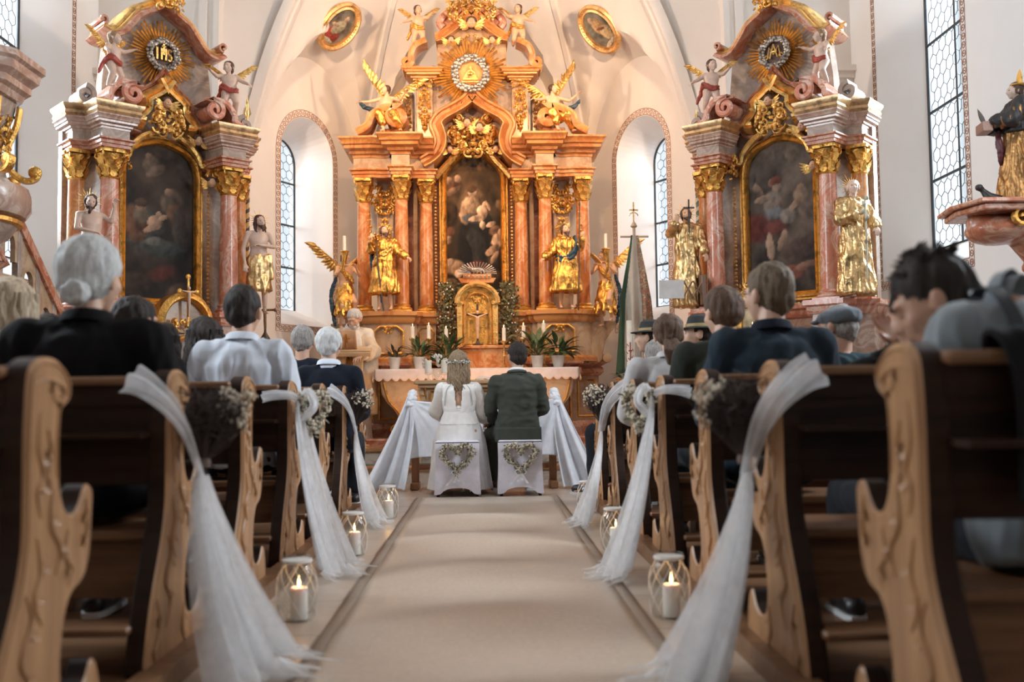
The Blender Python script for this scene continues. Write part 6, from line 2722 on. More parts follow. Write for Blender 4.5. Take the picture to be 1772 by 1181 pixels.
def standing(label, loc, rz, sc, P, robe_mat, flesh_mat, hair_mat, beard=False, halo=None, z0=.1, w0=.26, seed=0, twist=0, legs=True, name='saint_statue', cat='statue', half=False, group=None, longh=False):
    R = thing(name, label, cat, loc, rz, group)
    body(R, P, flesh_mat, name='figure', legs=legs, sc=sc, voxel=.012)
    if half:
        bl = Blob()
        bl.T = Matrix.Scale(sc, 4)
        pel = Vector(P['pel'])
        bl.loft([(pel + V(0, 0, .10), .165, .13, Matrix.Identity(3)), (pel, .19, .155, Matrix.Identity(3)), (pel - V(0, 0, .2), .20, .16, Matrix.Identity(3)), (pel - V(.02, 0, .50), .21, .16, Matrix.Identity(3))][::-1])
        for k in range(9):
            a = 2 * pi * k / 9
            bl.cap(pel + V(.15 * cos(a), .12 * sin(a), .08), pel + V(.19 * cos(a + .5), .15 * sin(a + .5), -.44 - .06 * (k % 3)), .022, .03, 8)
        bl.cap(pel + V(-.17, .05, .08), pel + V(-.2, .12, -.3), .05, .03)
        bl.fuse('loincloth', robe_mat, R, .014 * sc, 2, lambda co, n_: folds(.016, 13, 4, seed)(co / sc, n_) * sc)
    else:
        robe(R, P, robe_mat, z0=z0, w0=w0, seed=seed, sc=sc, twist=twist)
    statue_hair(R, P, hair_mat, sc, beard, longh, seed)
    eyes(R, P, sc)
    if halo:
        h = Vector(P['head']) * sc
        halo_rays(R, h + V(0, -.06 * sc, .02), .08 * sc, halo * sc, 22, g_br, (0, 1, 0))
    return R


def ang(x, y):
    """rotation that turns a figure (built facing +y) towards the camera, plus extra"""
    return pi


F = pi
sA = .63
# --- the two gilded saints on the high altar pedestals (figures face +y locally, so they are turned by 180 degrees)
P1 = pose(STAND, head=(0, .03, 1.60), R=rotm(25, 18, 0), elr=(.26, .06, 1.22), wrr=(.24, .25, 1.36), ell=(-.30, .08, 1.16), wrl=(-.46, .20, 1.06), hdr=((-.2, .3, .9), (0, .9, -.2)), knl=(-.08, .08, .49), anl=(-.13, .02, .09), curl=.5, fat=1.15)
s1 = standing('gilded bearded saint with a long staff on the left pedestal of the high altar', (HA_X - 1.13, 12.58, 1.985), F, sA, P1, gild, fl_warm, h_paint, beard=True, halo=.19, z0=.34, w0=.31, seed=1)
sash(s1, [(-.20, .02, 1.40), (-.05, .14, 1.18), (.14, .14, 1.0), (.22, .02, .90)], .06, gild, 3, sc=sA)
sash(s1, [(.20, -.05, 1.42), (.24, -.06, 1.25), (.26, -.04, 1.05), (.18, .0, .60), (.05, .02, .2)], .05, m_blue, 4, sc=sA, name='blue_mantle')
P2 = pose(STAND, head=(0, .03, 1.60), R=rotm(20, 12, 0), ell=(-.28, .06, 1.24), wrl=(-.32, .20, 1.38), elr=(.29, .06, 1.14), wrr=(.44, .18, 1.02), knr=(.09, .08, .49), curl=.5, fat=1.15, hdl=((0, .2, .9), (0, .9, -.2)))
s2 = standing('gilded bearded saint holding a thin lance on the right pedestal of the high altar', (HA_X + 1.17, 12.58, 1.985), F, sA, P2, gild, fl_warm, h_paint, beard=True, halo=.19, z0=.34, w0=.32, seed=2)
sash(s2, [(-.19, .03, 1.42), (-.22, .10, 1.25), (-.10, .15, 1.05), (.05, .15, .98), (.18, .08, 1.02)], .06, m_blue, 5, sc=sA, name='blue_mantle')
sash(s2, [(.20, .04, 1.35), (.10, .14, 1.10), (-.10, .14, .95), (-.2, .05, .85)], .05, gild, 6, sc=sA)
st = plain('staff_dark', (.06, .035, .02), .4)
for (nm, lab, pts, rr) in (('staff', 'dark staff with flowering tip held by the left gilded saint', [pt(664, 539, 12.42), pt(655, 470, 12.40), pt(650, 412, 12.42)], .011),
                           ('lance', 'thin dark lance held by the right gilded saint', [pt(1001, 537, 12.42), pt(1002, 450, 12.40), pt(1003, 357, 12.42)], .008)):
    o0 = pts[0]
    R = thing(nm, lab, 'staff', o0)
    MB().tube([p - o0 for p in pts], rr, 8).build('shaft', st, R)
    if nm == 'staff':
        mm = MB()
        for k in range(16):
            a = k * 2.4
            mm.leaf(pts[2] - o0 - V(0, 0, .012 * k), (cos(a), sin(a) * .6, .6), (0, -1, 0), .09, .035, .5)
        for k in range(5):
            mm.ell(pts[2] - o0 + V(.03 * cos(k * 2), -.02, .02 * k - .03), .016, seg=6, rings=4)
        mm.build('flowering_tip', gild, R)
    else:
        mm = MB().lathe([(.002, -.02), (.014, .02), (.001, .10)], tuple(pts[2] - o0), 6)
        mm.build('spearhead', st, R)

# --- kneeling candle-bearing angels at the outer ends
def altar_angel(s, label, seed):
    sc = .60
    P = pose(STAND, pel=(0, 0, .78), neck=(0, .07, 1.30), head=(.02, .13, 1.44), R=rotm(-s * 35, -8, 0), shl=(-.17, .06, 1.24), shr=(.17, .06, 1.24), ell=(-.26, .20, 1.08), elr=(.26, .20, 1.08),
             wrl=(-.14, .34, 1.22), wrr=(.16, .34, 1.20), hil=(-.09, 0, .76), hir=(.09, 0, .76), knl=(-.14, .28, .50), anl=(-.14, .10, .12), knr=(.12, .22, .42), anr=(.10, .02, .02))
    px = 597 if s < 0 else 1051
    base = pt(px, 562, 12.72)
    R = thing('candle_angel', label, 'statue', (base.x, 12.72, 1.80), F - s * .45, None)
    body(R, P, fl_warm, name='figure', sc=sc, voxel=.012)
    bl = Blob()
    bl.T = Matrix.Scale(sc, 4)
    bl.loft([(V(0, .10, .30), .22, .20, Matrix.Identity(3)), (V(0, .08, .5), .22, .20, Matrix.Identity(3)), (V(0, .03, .72), .18, .15, Matrix.Identity(3)), (V(0, .02, .92), .15, .12, Matrix.Identity(3))])
    for k in range(9):
        a = 2 * pi * k / 9
        bl.cap(V(.14 * cos(a), .12 * sin(a), .85), V(.24 * cos(a + .3), .12 + .2 * sin(a + .3), .26 - .05 * (k % 2)), .025, .035, 8)
    bl.fuse('skirt', gild, R, .010, 2, lambda co, n_: folds(.02, 12, 4, seed)(co / sc, n_) * sc)
    sash(R, [(-s * .2, .0, 1.0), (-s * .28, -.05, .7), (-s * .27, -.02, .35), (-s * .22, .02, .05)], .05, m_blue, seed, 'blue_mantle', sc)
    sash(R, [(.16, .04, 1.26), (.02, .17, 1.1), (-.14, .14, .95)], .045, gild, seed + 3, 'sash', sc)
    statue_hair(R, P, h_paint, sc, seed=seed)
    eyes(R, P, sc)
    # local +x is the picture's left because the figure is turned round
    wing(R, V(s * -.06, -.08, 1.20) * sc, (-s * .95, -.15, .45), (-s * .25, 0, 1), .31, g_br, seed=seed)
    wing(R, V(s * .06, -.08, 1.20) * sc, (s * .55, -.35, .2), (s * .1, 0, 1), .24, g_br, seed=seed + 1)
    # horn of plenty as candle holder, candle
    m = MB()
    top_ = V(-s * .12, .36, 1.44) * sc
    m.tube([V(-s * .05, .30, .95) * sc, V(-s * .16, .36, 1.15) * sc, top_, top_ + V(0, 0, .06)], [.012, .022, .035, .05], 10)
    m.lathe([(.05, 0), (.062, .01), (.05, .02), (.02, .02)], tuple(top_ + V(0, 0, .055)), 14)
    m.build('horn', gild, R)
    w_ = R.matrix_world
    c0 = (Matrix.Translation(R.location) @ Matrix.Rotation(R.rotation_euler.z, 4, 'Z')) @ (top_ + V(0, 0, .075))
    cd = thing('altar_candle', 'tall white candle above the winged angel at the %s end of the high altar' % ('left' if s < 0 else 'right'), 'candle', c0)
    MB().lathe([(.001, 0), (.020, 0), (.0195, .19), (.001, .192)], seg=14).build('wax', wax_w, cd)
    MB().tube([(0, 0, .19), (0, 0, .20)], .0015, 5).build('wick', st, cd)


wax_w = plain('wax_white', (.85, .80, .70), .4, sss=.2)
altar_angel(-1, 'gilded winged angel bearing a candle at the left end of the high altar', 11)
altar_angel(1, 'gilded winged angel bearing a candle at the right end of the high altar', 12)

# --- winged angels reclining on the lower scroll gables
def scroll_angel(s, label, seed):
    sc = .55
    base = pt(668 if s < 0 else 958, 200, 12.95)
    P = pose(STAND, pel=(0, 0, .22), neck=(s * .04, .05, .72), head=(s * .03, .09, .86), R=rotm(s * 40, 5, 0), shl=(-.17 + s * .03, .03, .66), shr=(.17 + s * .03, .03, .66),
             ell=(-.36, .12, .58), elr=(.36, .12, .58), wrl=(-.52, .25, .70), wrr=(.50, .22, .56), hil=(-.08, 0, .2), hir=(.08, 0, .2), knl=(-.26, .26, .20), anl=(-.42, .20, -.12), knr=(.10, .30, .24), anr=(-.02, .30, -.14))
    R = thing('winged_angel', label, 'statue', (base.x, 12.90, Zq(222)), F + s * .15)
    body(R, P, fl_warm, name='figure', sc=sc, voxel=.012)
    bl = Blob()
    bl.T = Matrix.Scale(sc, 4)
    bl.loft([(V(0, .02, .08), .22, .18, Matrix.Identity(3)), (V(0, 0, .25), .2, .16, Matrix.Identity(3)), (V(0, 0, .42), .15, .12, Matrix.Identity(3))])
    bl.chain([V(0, .05, .2), V(-.26, .26, .2), V(-.40, .2, -.05)], [.16, .13, .09])
    bl.chain([V(0, .05, .2), V(.10, .30, .24), V(0, .3, 0)], [.15, .11, .08])
    bl.fuse('skirt', gild, R, .010, 2, lambda co, n_: folds(.022, 12, 6, seed)(co / sc, n_) * sc)
    sash(R, [(s * -.1, .0, .35), (s * -.3, -.04, .42), (s * -.52, -.02, .50), (s * -.64, 0, .62)], .04, m_blue, seed, 'blue_mantle', sc)
    statue_hair(R, P, h_paint, sc, seed=seed)
    eyes(R, P, sc)
    wing(R, V(.0, -.1, .64) * sc, (-s * .35, -.1, 1.0), (-s * .9, 0, .6), .34, g_br, seed=seed)
    wing(R, V(s * .08, -.1, .6) * sc, (s * .95, -.1, .25), (s * .2, 0, 1), .34, g_br, seed=seed + 1)


scroll_angel(-1, 'gilded angel with raised wings seated on the left scroll gable of the high altar', 21)
scroll_angel(1, 'gilded angel with raised wings seated on the right scroll gable of the high altar', 22)


# --- putti
def putto(label, loc, rz, sc, seed, arms=0, mat=None, wings=True, cloth_m=None, name='putto', wmat=None, lean=0):
    kk = 1.5
    P = pose(STAND, k=1.35, pel=(0, 0, .55), neck=(lean * .6, .02, .98), head=(lean, .05, 1.14), R=rotm(arms * 25, 5, 0), shl=(-.15 + lean * .6, 0, .93), shr=(.15 + lean * .6, 0, .93),
             ell=(-.30, .06, .86 + .05 * arms), elr=(.30, .06, .86 - .05 * arms), wrl=(-.42, .20, .98 if arms > 0 else .72), wrr=(.42, .20, .72 if arms > 0 else .98), hil=(-.09, 0, .52), hir=(.09, 0, .52),
             knl=(-.14, .12, .30), anl=(-.12, -.02, .07), knr=(.12, .10, .30), anr=(.16, .02, .06), fat=1.15, limb=1.4)
    R = thing(name, label, 'statue', loc, rz, None, sc)
    body(R, P, mat or fl_pale, name='figure', voxel=.016)
    statue_hair(R, P, h_paint_l if seed % 2 else h_paint, 1.0, seed=seed)
    eyes(R, P, 1.0)
    sash(R, [(-.18, .06, .58), (0, .17, .56), (.18, .08, .66), (.24, -.08, .50), (.34, -.1, .3)], .05, cloth_m or gild, seed, 'sash', 1.0)
    if wings:
        wing(R, V(-.06, -.10, .88), (-1, -.2, .35), (-.2, 0, 1), .40, wmat or g_br, seed=seed)
        wing(R, V(.06, -.10, .88), (1, -.2, .35), (.2, 0, 1), .40, wmat or g_br, seed=seed + 1)
    return R


for (px, fy, Y, sc, lab, a) in ((724, 80, 13.05, .44, 'winged cherub with arms spread on the upper left bracket of the high altar', 1), (897, 78, 13.05, .44, 'winged cherub with arms spread on the upper right bracket of the high altar', -1)):
    b = pt(px, fy, Y)
    putto(lab, (b.x, Y, b.z - .02), F, sc, 31 + a, a, fl_warm)
red_c = plain('painted_red', (.32, .05, .03), .45)


def local(base, rz, x, y, z):
    v = Matrix.Rotation(rz, 3, 'Z') @ V(x, y, z)
    return (base[0] + v.x, base[1] + v.y, base[2] + v.z)


rl, rr_ = radians(41.5), radians(-41.5)
putto('pale cherub standing on the outer scroll of the left side altar', local(SLL, rl, -.62, -.10, 4.02), F + rl + .5, .44, 41, 1, fl_pale, True, red_c)
putto('pale cherub with outstretched arm on the inner scroll of the left side altar', local(SLL, rl, .66, -.08, 3.98), F + rl - .5, .46, 42, -1, fl_pale, True, red_c, lean=.04)
putto('pale cherub standing on the outer scroll of the right side altar', local(SLR, rr_, .62, -.10, 4.02), F + rr_ - .5, .44, 43, -1, fl_pale, True, red_c)
putto('pale cherub with outstretched arm on the inner scroll of the right side altar', local(SLR, rr_, -.66, -.08, 3.98), F + rr_ + .5, .46, 44, 1, fl_pale, True, red_c, lean=-.04)

# --- saints of the side altars
PL1 = pose(STAND, R=rotm(10, 0, 5), ell=(-.24, .10, 1.16), wrl=(.02, .20, 1.16), elr=(.26, -.02, 1.10), wrr=(.26, .10, .86), head=(-.02, .03, 1.59))
b = local(SLL, rl, .93, -.22, 1.80)
standing('bare-chested bearded saint with rayed halo and gilded loincloth on the left side altar', b, F + .5, .64, PL1, gild_p, fl_pale, h_paint, beard=True, halo=.20, half=True, seed=5, longh=True)
PL2 = pose(STAND, R=rotm(-10, -8, -10), ell=(-.28, .05, 1.3), wrl=(-.30, .1, 1.5), elr=(.24, .08, 1.15), wrr=(.05, .2, 1.1), head=(.03, .05, 1.57))
b = local(SLL, rl, -.86, -.22, 1.80)
standing('pale saint with silver drapery at the outer end of the left side altar', b, F + .7, .64, PL2, g_sil, fl_pale, h_paint, beard=True, halo=.20, half=True, seed=6)
b = local(SLR, rr_, -.93, -.22, 1.80)
PR1 = pose(STAND, R=rotm(15, 12, 8), ell=(-.24, .02, 1.14), wrl=(-.30, .14, .94), elr=(.27, .02, 1.30), wrr=(.16, .20, 1.42), head=(.0, .02, 1.60), hdr=((-.2, .1, .9), (0, .9, 0)))
s = standing('friar saint in gilded habit at the inner end of the right side altar', b, F - .25, .66, PR1, gild_p, fl_warm, h_paint, beard=True, halo=.20, z0=.06, w0=.24, seed=7)
m = MB()
m.tube([V(.155 * cos(a * pi / 8), .125 * sin(a * pi / 8), 1.06) * .66 for a in range(17)], .012, 6)
m.build('cord_belt', robe_br, s)
m = MB()
q0 = V(-.36, .14, 0)
xs = Vector(local(SLR, rr_, -.78, -.42, 2.62))
cr = thing('hand_cross', 'small dark cross held up by the friar statue on the right side altar', 'cross', xs)
MB().box(-.008, .008, -.008, .008, 0, .36).box(-.06, .06, -.008, .008, .26, .278).build('cross_bars', st, cr)
b = local(SLR, rr_, .93, -.20, 1.80)
PR2 = pose(STAND, R=rotm(-20, 8, -5), ell=(-.26, .06, 1.14), wrl=(-.02, .22, 1.20), elr=(.24, .10, 1.12), wrr=(.10, .22, 1.16), head=(.0, .02, 1.60))
PR2['wrl'] = (-.22, .22, 1.0)
s = standing('saint in pale gilded robe at the outer end of the right side altar', b, F + .15, .68, PR2, gild_p, fl_pale, fl_pale, halo=.20, z0=.05, w0=.27, seed=8)
m = MB()
m.tube([V(.155 * cos(a * pi / 8), .125 * sin(a * pi / 8), 1.06) * .68 for a in range(17)], .012, 6)
m.build('cord_belt', robe_br, s)
ls = Vector(local(SLR, rr_, 1.12, -.40, 1.95))
L = thing('lily_staff', 'flowering lily stem held by the outer saint of the right side altar', 'staff', ls)
m = MB()
m.tube([V(0, 0, 0), V(.01, 0, .4), V(0, 0, .8)], .008, 6)
for k in range(8):
    m.leaf(V(0, 0, .2 + .07 * k), (cos(k * 2.2), sin(k * 2.2), .5), (0, 0, 1), .07, .03, .5)
for k in range(4):
    m.ell(V(.02 * cos(k * 2), .02 * sin(k * 2), .6 + .06 * k), .022, seg=8, rings=5)
m.build('lily_stem', plain('lily_pale', (.5, .5, .4), .6), L)

# --- the saint on the console at the right wall, looking left
cons = (4.20, 7.75, 2.30)
R = thing('wall_console', 'curved carved console on the right nave wall carrying a saint', 'console', cons)
m = MB()
m.T = Matrix.Identity(4)
m.prism([(-.42, -.38), (.40, -.38), (.40, .38), (-.42, .38), (-.50, 0)], .0, .035, 'z', .008)
m.prism([(-.38, -.34), (.40, -.34), (.40, .34), (-.38, .34), (-.45, 0)], -.05, 0, 'z', .01)
m.build('top_slab', m_rd, R)
bl = Blob()
bl.chain([(.15, 0, -.10), (-.25, 0, -.11)], [.12, .11])
bl.ell((-.12, 0, -.16), (.24, .26, .12))
bl.chain([(.1, 0, -.2), (.18, 0, -.38)], [.14, .09])
bl.chain([(.24, 0, -.36), (.12, 0, -.46)], [.08, .05])
bl.fuse('console_body', m_rd, R, .014, 3)
m = MB()
volute(m, (-.06, -.10), .09, -.30, -.24, 1.5, 0, 1, None, .016)
scrollwork(m, .12, -.12, .2, .16, -.28, 71, 5, .012, depth=.03)
m.build('console_gilding', g_old, R)
PC = pose(STAND, R=rotm(5, 0, 0), ell=(-.25, .14, 1.14), wrl=(-.10, .34, 1.16), elr=(.25, .14, 1.14), wrr=(.10, .34, 1.12))
s = standing('dark-robed saint with feathered headdress and box on the right wall console', (4.28, 7.75, 2.335), radians(82), .585, PC, gold('gold_brown', (.45, .24, .09), .4, .3), fl_pale, h_paint, z0=.02, w0=.30, seed=9)
top(s, pose(PC), plain('painted_dark', (.025, .022, .022), .5), 'bodice', off=.060, t0=.1, amp=.010, seed=4, sc=.585)
sash(s, [(.16, -.10, 1.30), (.24, -.12, .9), (.28, -.1, .4), (.24, -.05, .08)], .06, gold('gold_brown', (.45, .24, .09), .4, .3), 5, 'mantle', .585)
sash(s, [(.02, .24, 1.0), (-.05, .26, .8), (.0, .22, .62)], .05, plain('painted_maroon', (.09, .02, .025), .5), 5, 'maroon_fold', .585)
m = MB()
m.T = Matrix.Scale(.585, 4)
m.box(-.14, .14, .36, .50, 1.02, 1.16, .01)
m.build('box', plain('box_pinkish', (.32, .18, .13), .5), s)
m = MB()
m.leaf(V(0, .42, 1.14) * .585, (0, .35, 1), (1, 0, 0), .15, .04, .2)
m.build('quill', robe_br, s)
m = MB()
m.leaf(V(0, -.05, 1.68) * .585, (0, -.1, 1), (1, 0, 0), .15, .05, .2, solid) if False else m.leaf(V(0, -.05, 1.66) * .585, (0, -.1, 1), (1, 0, 0), .15, .05, .2)
m.tube([V(.085 * cos(a * pi / 8), -.03 + .09 * sin(a * pi / 8), 1.67) * .585 for a in range(17)], .012, 5)
m.build('headdress', g_old, s)
bl = Blob()
bl.chain([(.0, .14, .05), (.0, .24, .08), (.01, .28, .14)], [.04, .04, .022])
bl.ell((0, .31, .16), (.03, .035, .03))
bl.fuse('dark_creature', plain('painted_dark', (.025, .022, .022), .5), s, .012, 2)
# ================================================================== BRIDE, GROOM, PRIEST
def seatp(dz=0, **kw):
    D = dict(pel=(0, 0, .56), hil=(-.09, 0, .565), hir=(.09, 0, .565), knl=(-.12, .42, .52), knr=(.12, .42, .52), anl=(-.12, .44, .10), anr=(.12, .44, .10),
             neck=(0, -.02, 1.06 + dz), head=(0, .02, 1.20 + dz), shl=(-.165, -.03, .985 + dz), shr=(.165, -.03, .985 + dz), ell=(-.23, .04, .76 + dz), elr=(.23, .04, .76 + dz), wrl=(-.1, .28, .68), wrr=(.1, .28, .68))
    D.update(kw)
    return pose(DEF, **D)


# bride
bx, by = seat_xy(793, 9.03), 9.03
B = thing('person', 'bride in a long ivory dress with open back seated on a covered stool', 'person', (bx, by, 0))
bp = seatp(-.02, shl=(-.150, -.02, .95), shr=(.150, -.02, .95), elr=(.215, .06, .76), wrr=(.235, .24, .655), R=rotm(-4, -6, 0), ell=(-.21, .05, .75), hdr=((.35, .6, -.2), (0, 0, 1)), k=.97)
body(B, bp, skin_l, fem=True)
bl = Blob()
rg = torso_rings(bp, .010, .15, .9, fem=True)
bl.loft(rg)
for s in 'lr':
    sh, el, wr = Vector(bp['sh' + s]), Vector(bp['el' + s]), Vector(bp['wr' + s])
    bl.cap(Vector(bp['neck']) - V(0, 0, .07), sh, .045, .062)


def backcut(v):
    # the long slit down the back of the dress
    t = (v.z - .745) / (.97 - .745)
    return v.y < -.02 and abs(v.x) < .034 * (min(1, max(0, t)) ** .4) and v.z > .745


bl.fuse('bodice', c_ivory, B, .007, 2, folds(.003, 14, 14, 1), cut=backcut)
for s in 'lr':
    bl = Blob()
    sh, el, wr = Vector(bp['sh' + s]), Vector(bp['el' + s]), Vector(bp['wr' + s])
    bl.chain([sh, el, wr.lerp(el, .35), wr.lerp(el, .08)], [.062, .066, .070, .036])
    bl.fuse('sleeve', cloth('chiffon', (.84, .79, .74), .7, sheen=.4), B, .009, 2, folds(.007, 18, 5, 3))
# skirt: from the waist over the stool down to the floor on both sides
bl = Blob()
bl.loft([(V(0, .22, .03), .30, .40, Matrix.Identity(3)), (V(0, .22, .30), .26, .36, Matrix.Identity(3)), (V(0, .18, .50), .235, .31, Matrix.Identity(3)), (V(0, .08, .60), .20, .21, Matrix.Identity(3)), (V(0, .0, .74), .14, .118, Matrix.Identity(3)), (V(0, 0, .80), .132, .112, Matrix.Identity(3))])
bl.fuse('skirt', c_ivory, B, .010, 2, lambda co, n: folds(.016, 15, 1.5, 2)(co, n) * min(1, max(.1, (.85 - co.z) * 1.6)), cut=lambda v: v.y < -.155 and v.z < .30 or v.z < .035)
m = MB()
m.tube([V(.133 * cos(a * pi / 12), .113 * sin(a * pi / 12) + .004, .775 + .004 * sin(a)) for a in range(25)], .016, 8, flat=.5)
m.tube([V(.137 * cos(a * pi / 12), .117 * sin(a * pi / 12) + .004, .755) for a in range(25)], .012, 8, flat=.5)
m.build('sash_belt', c_ivory, B)
m = MB()
for s in (-1, 1):
    pa = smooth_path([V(s * .05, -.095, 1.0), V(s * .10, -.108, .95), V(s * .118, -.105, .88), V(s * .125, -.085, .80)], 5)
    m.tube(pa, .0045, 5)
m.build('lace_seams', plain('lace_grey', (.5, .49, .47), .8), B)
long_hair(B, bp, h_sand, .30, .008, .016, 13, name='hair', width=.95)
m = MB()
c = Vector(bp['head'])
rnd = random.Random(8)
fl = MB()
for k in range(90):
    a = pi + pi * k / 89
    p = c + V(.105 * cos(a), -.02 + .115 * sin(a), .012 - .006 * sin(k) + rnd.uniform(-.012, .012))
    if k % 2:
        m.leaf(p, (rnd.uniform(-1, 1), rnd.uniform(-1, 0), rnd.uniform(-1, 1)), (0, -1, 0), .026, .011, .4, 3)
    else:
        fl.ell(p, rnd.uniform(.005, .009), seg=6, rings=4)
w_ = m.build('hair_garland', leaf_o, B)
fl.build('blossoms', bloss_w, w_)
face_parts(B, bp['head'], bp['R'], .97)

# groom
gx = seat_xy(894, 9.0)
G = thing('person', 'groom in a dark green-grey suit seated on a covered stool', 'person', (gx, 9.0, 0))
gp = seatp(.03, R=rotm(22, -4, 0), ell=(-.25, .05, .76), wrl=(-.215, .24, .655), elr=(.235, .05, .77), knl=(-.24, .42, .52), anl=(-.20, .50, .10), hdl=((-.35, .6, -.2), (0, 0, 1)), shl=(-.18, -.03, 1.005), shr=(.18, -.03, 1.005))
body(G, gp, skin_w)
top(G, gp, c_green, 'suit_jacket', off=.022, amp=.011, seed=33, t0=-.1, fx=9, zf=15)
m = MB()
m.grid(lambda u, v: (-.205 + .41 * u, -.142 - .012 * (1 - abs(2 * u - 1)) - .018 * v - .004 * sin(u * 20), .60 - .125 * v), 16, 6)
m.build('jacket_tail', c_green, G, solid=.008)
trousers(G, gp, c_green, seed=34)
shoes(G, gp, lea_br)
collar(G, gp, plain('collar_white', (.8, .8, .8), .8), 'shirt_collar', h=.042, r=.060)
collar(G, gp, c_green, 'jacket_collar', h=.018, r=.075)
hair_short(G, gp, h_dark, vol=.008, top_=.012, seed=35)
face_parts(G, gp['head'], gp['R'])

# priest at the lectern
pxx = seat_xy(612, 12.25)
PRS = thing('person', 'bearded grey-haired priest in a cream chasuble reading at the lectern', 'person', (pxx, 12.25, .285), F - .12)
pp = pose(STAND, neck=(0, .06, 1.45), head=(-.04, .13, 1.56), R=rotm(-10, -28, 0), ell=(-.27, .10, 1.14), elr=(.27, .10, 1.14), wrl=(-.20, .34, 1.10), wrr=(.20, .34, 1.10), fat=1.05, shl=(-.18, .03, 1.38), shr=(.18, .03, 1.38))
body(PRS, pp, skin_l)
cream = cloth('chasuble_cream', (.68, .55, .40), .8, weave=300, bump=.2)
robe(PRS, pp, cloth('alb_white', (.80, .74, .66)), 'alb', z0=.03, w0=.22, seed=3, amp=.014, sleeve=1.1)
bl = Blob()
bl.loft([(V(0, .03, .40), .30, .20, Matrix.Identity(3)), (V(0, .03, .8), .30, .20, Matrix.Identity(3)), (V(0, .02, 1.1), .30, .18, Matrix.Identity(3)), (V(0, .03, 1.33), .24, .14, Matrix.Identity(3)), (V(0, .05, 1.45), .09, .085, Matrix.Identity(3))])
for s in (-1, 1):
    bl.chain([(s * .12, .03, 1.40), (s * .28, .10, 1.16), (s * .24, .26, 1.12)], [.07, .085, .08])
bl.fuse('chasuble', cream, PRS, .014, 2, folds(.016, 10, 3, 6))
m = MB()
m.sweep([V(0, .225, .5), V(0, .225, 1.1), V(0, .18, 1.34)], [(-.035, 0), (-.035, .006), (.035, .006), (.035, 0)], (0, 1, 0))
m.build('orphrey', g_old, PRS)
collar(PRS, pp, plain('amice_white', (.82, .80, .76), .8), 'amice', h=.05, r=.075)
hair_short(PRS, pp, h_grey, vol=.012, seed=36)
bl = Blob()
c, R = Vector(pp['head']), pp['R']
bl.ell(c + R @ V(0, .055, -.085), (.045, .038, .045), R)
for s in (-1, 1):
    bl.ell(c + R @ V(s * .048, .03, -.06), (.018, .035, .04), R)
bl.ell(c + R @ V(0, .095, -.045), (.03, .012, .008), R)
bl.fuse('beard', h_grey, PRS, .008, 1, strands(.005, 60, 20, 4))
face_parts(PRS, pp['head'], pp['R'], brow=(.4, .38, .35), closed=True)
# ================================================================== MENSA, TABERNACLE, PEOPLE'S ALTAR
linen = cloth('altar_linen', (.78, .68, .66), weave=300, bump=.15)
linen_w = cloth('drape_white', (.86, .88, .95), weave=300, bump=.12, fold=1.5)


def mensa():
    R = thing('altar_table', 'sarcophagus-shaped marble altar table in front of the high altar', 'altar', (-.10, 11.95, .285))
    half = [(0, 0), (1.0, 0), (1.02, .08), (.98, .12), (.95, .2), (.93, .30), (.95, .38), (1.0, .46), (1.08, .54), (1.14, .64), (1.16, .76), (1.17, .88), (0, .88)]
    m = MB()
    out = [(p.x, p.y) for p in [Vector((a, b, 0)) for a, b in half]]
    full = out[1:-1] + [(-x, z) for x, z in reversed(out[1:-1])]
    m.prism(full, .0, .62, bev=.02)
    m.build('body', m_cr, R)
    m = MB()
    m.box(-1.2, 1.2, -.03, .66, .88, .93, .01)
    m.box(-1.1, 1.1, -.06, .66, .0, .09, .01)
    m.build('slab', m_rd, R)
    for s in (-1, 1):
        m = MB()
        pa = [(s * x, -.015, z) for x, z in [(.60, .1), (.93, .14), (.90, .30), (.93, .42), (1.05, .56), (1.11, .78)]]
        m.tube(smooth_path([Vector(p) for p in pa], 4), .012, 6)
        m.tube([(s * (.98 - .05 * cos(t * .5)), -.02, .22 + .05 * sin(t * .5)) for t in range(11)], .011, 6)
        m.tube([(s * .62, -.01, .12), (s * .60, -.01, .8)], .010, 6)
        scrollwork(m, s * .56, .55, .10, .6, -.02, 81, 7, .009, mirror=False, depth=.02)
        m.build('gilt_edging', g_old, R)
    m = MB()
    m.box(-.5, .5, -.02, 0, .14, .8, .01)
    m.build('front_panel', m_pk, R)
    # linen with scalloped hem
    Lc = thing('altar_cloth', 'white altar linen with a pointed scalloped hem on the marble altar table', 'tablecloth', (-.10, 11.95, 1.217))
    m = MB()
    m.box(-1.215, 1.215, -.045, .60, 0, .008)
    n = 24
    top_ = [(-1.22 + 2.44 * k / 96, 0) for k in range(97)]
    def hem(x):
        u = (x + 1.22) / 2.44 * n
        return -.105 - .035 * abs(sin(u * pi)) ** .7
    vs = []
    for j in range(6):
        for x, _ in top_:
            y = -.05 - .012 * sin(x * 17) * j / 5
            vs.append((x, y, .008 + (hem(x) - .008) * j / 5))
    N = 97
    m.add(vs, [(j * N + k, j * N + k + 1, (j + 1) * N + k + 1, (j + 1) * N + k) for j in range(5) for k in range(96)])
    for s in (-1, 1):
        vs = []
        for j in range(4):
            for k in range(13):
                y = -.05 + .65 * k / 12
                vs.append((s * (1.22 + .01 * j), y, .008 - (.13 + .03 * abs(sin(k * pi / 2))) * j / 3))
        m.add(vs, [(j * 13 + k, j * 13 + k + 1, (j + 1) * 13 + k + 1, (j + 1) * 13 + k) for j in range(3) for k in range(12)])
    m.build('linen', linen, Lc, solid=.003)


mensa()

ZM = 1.226


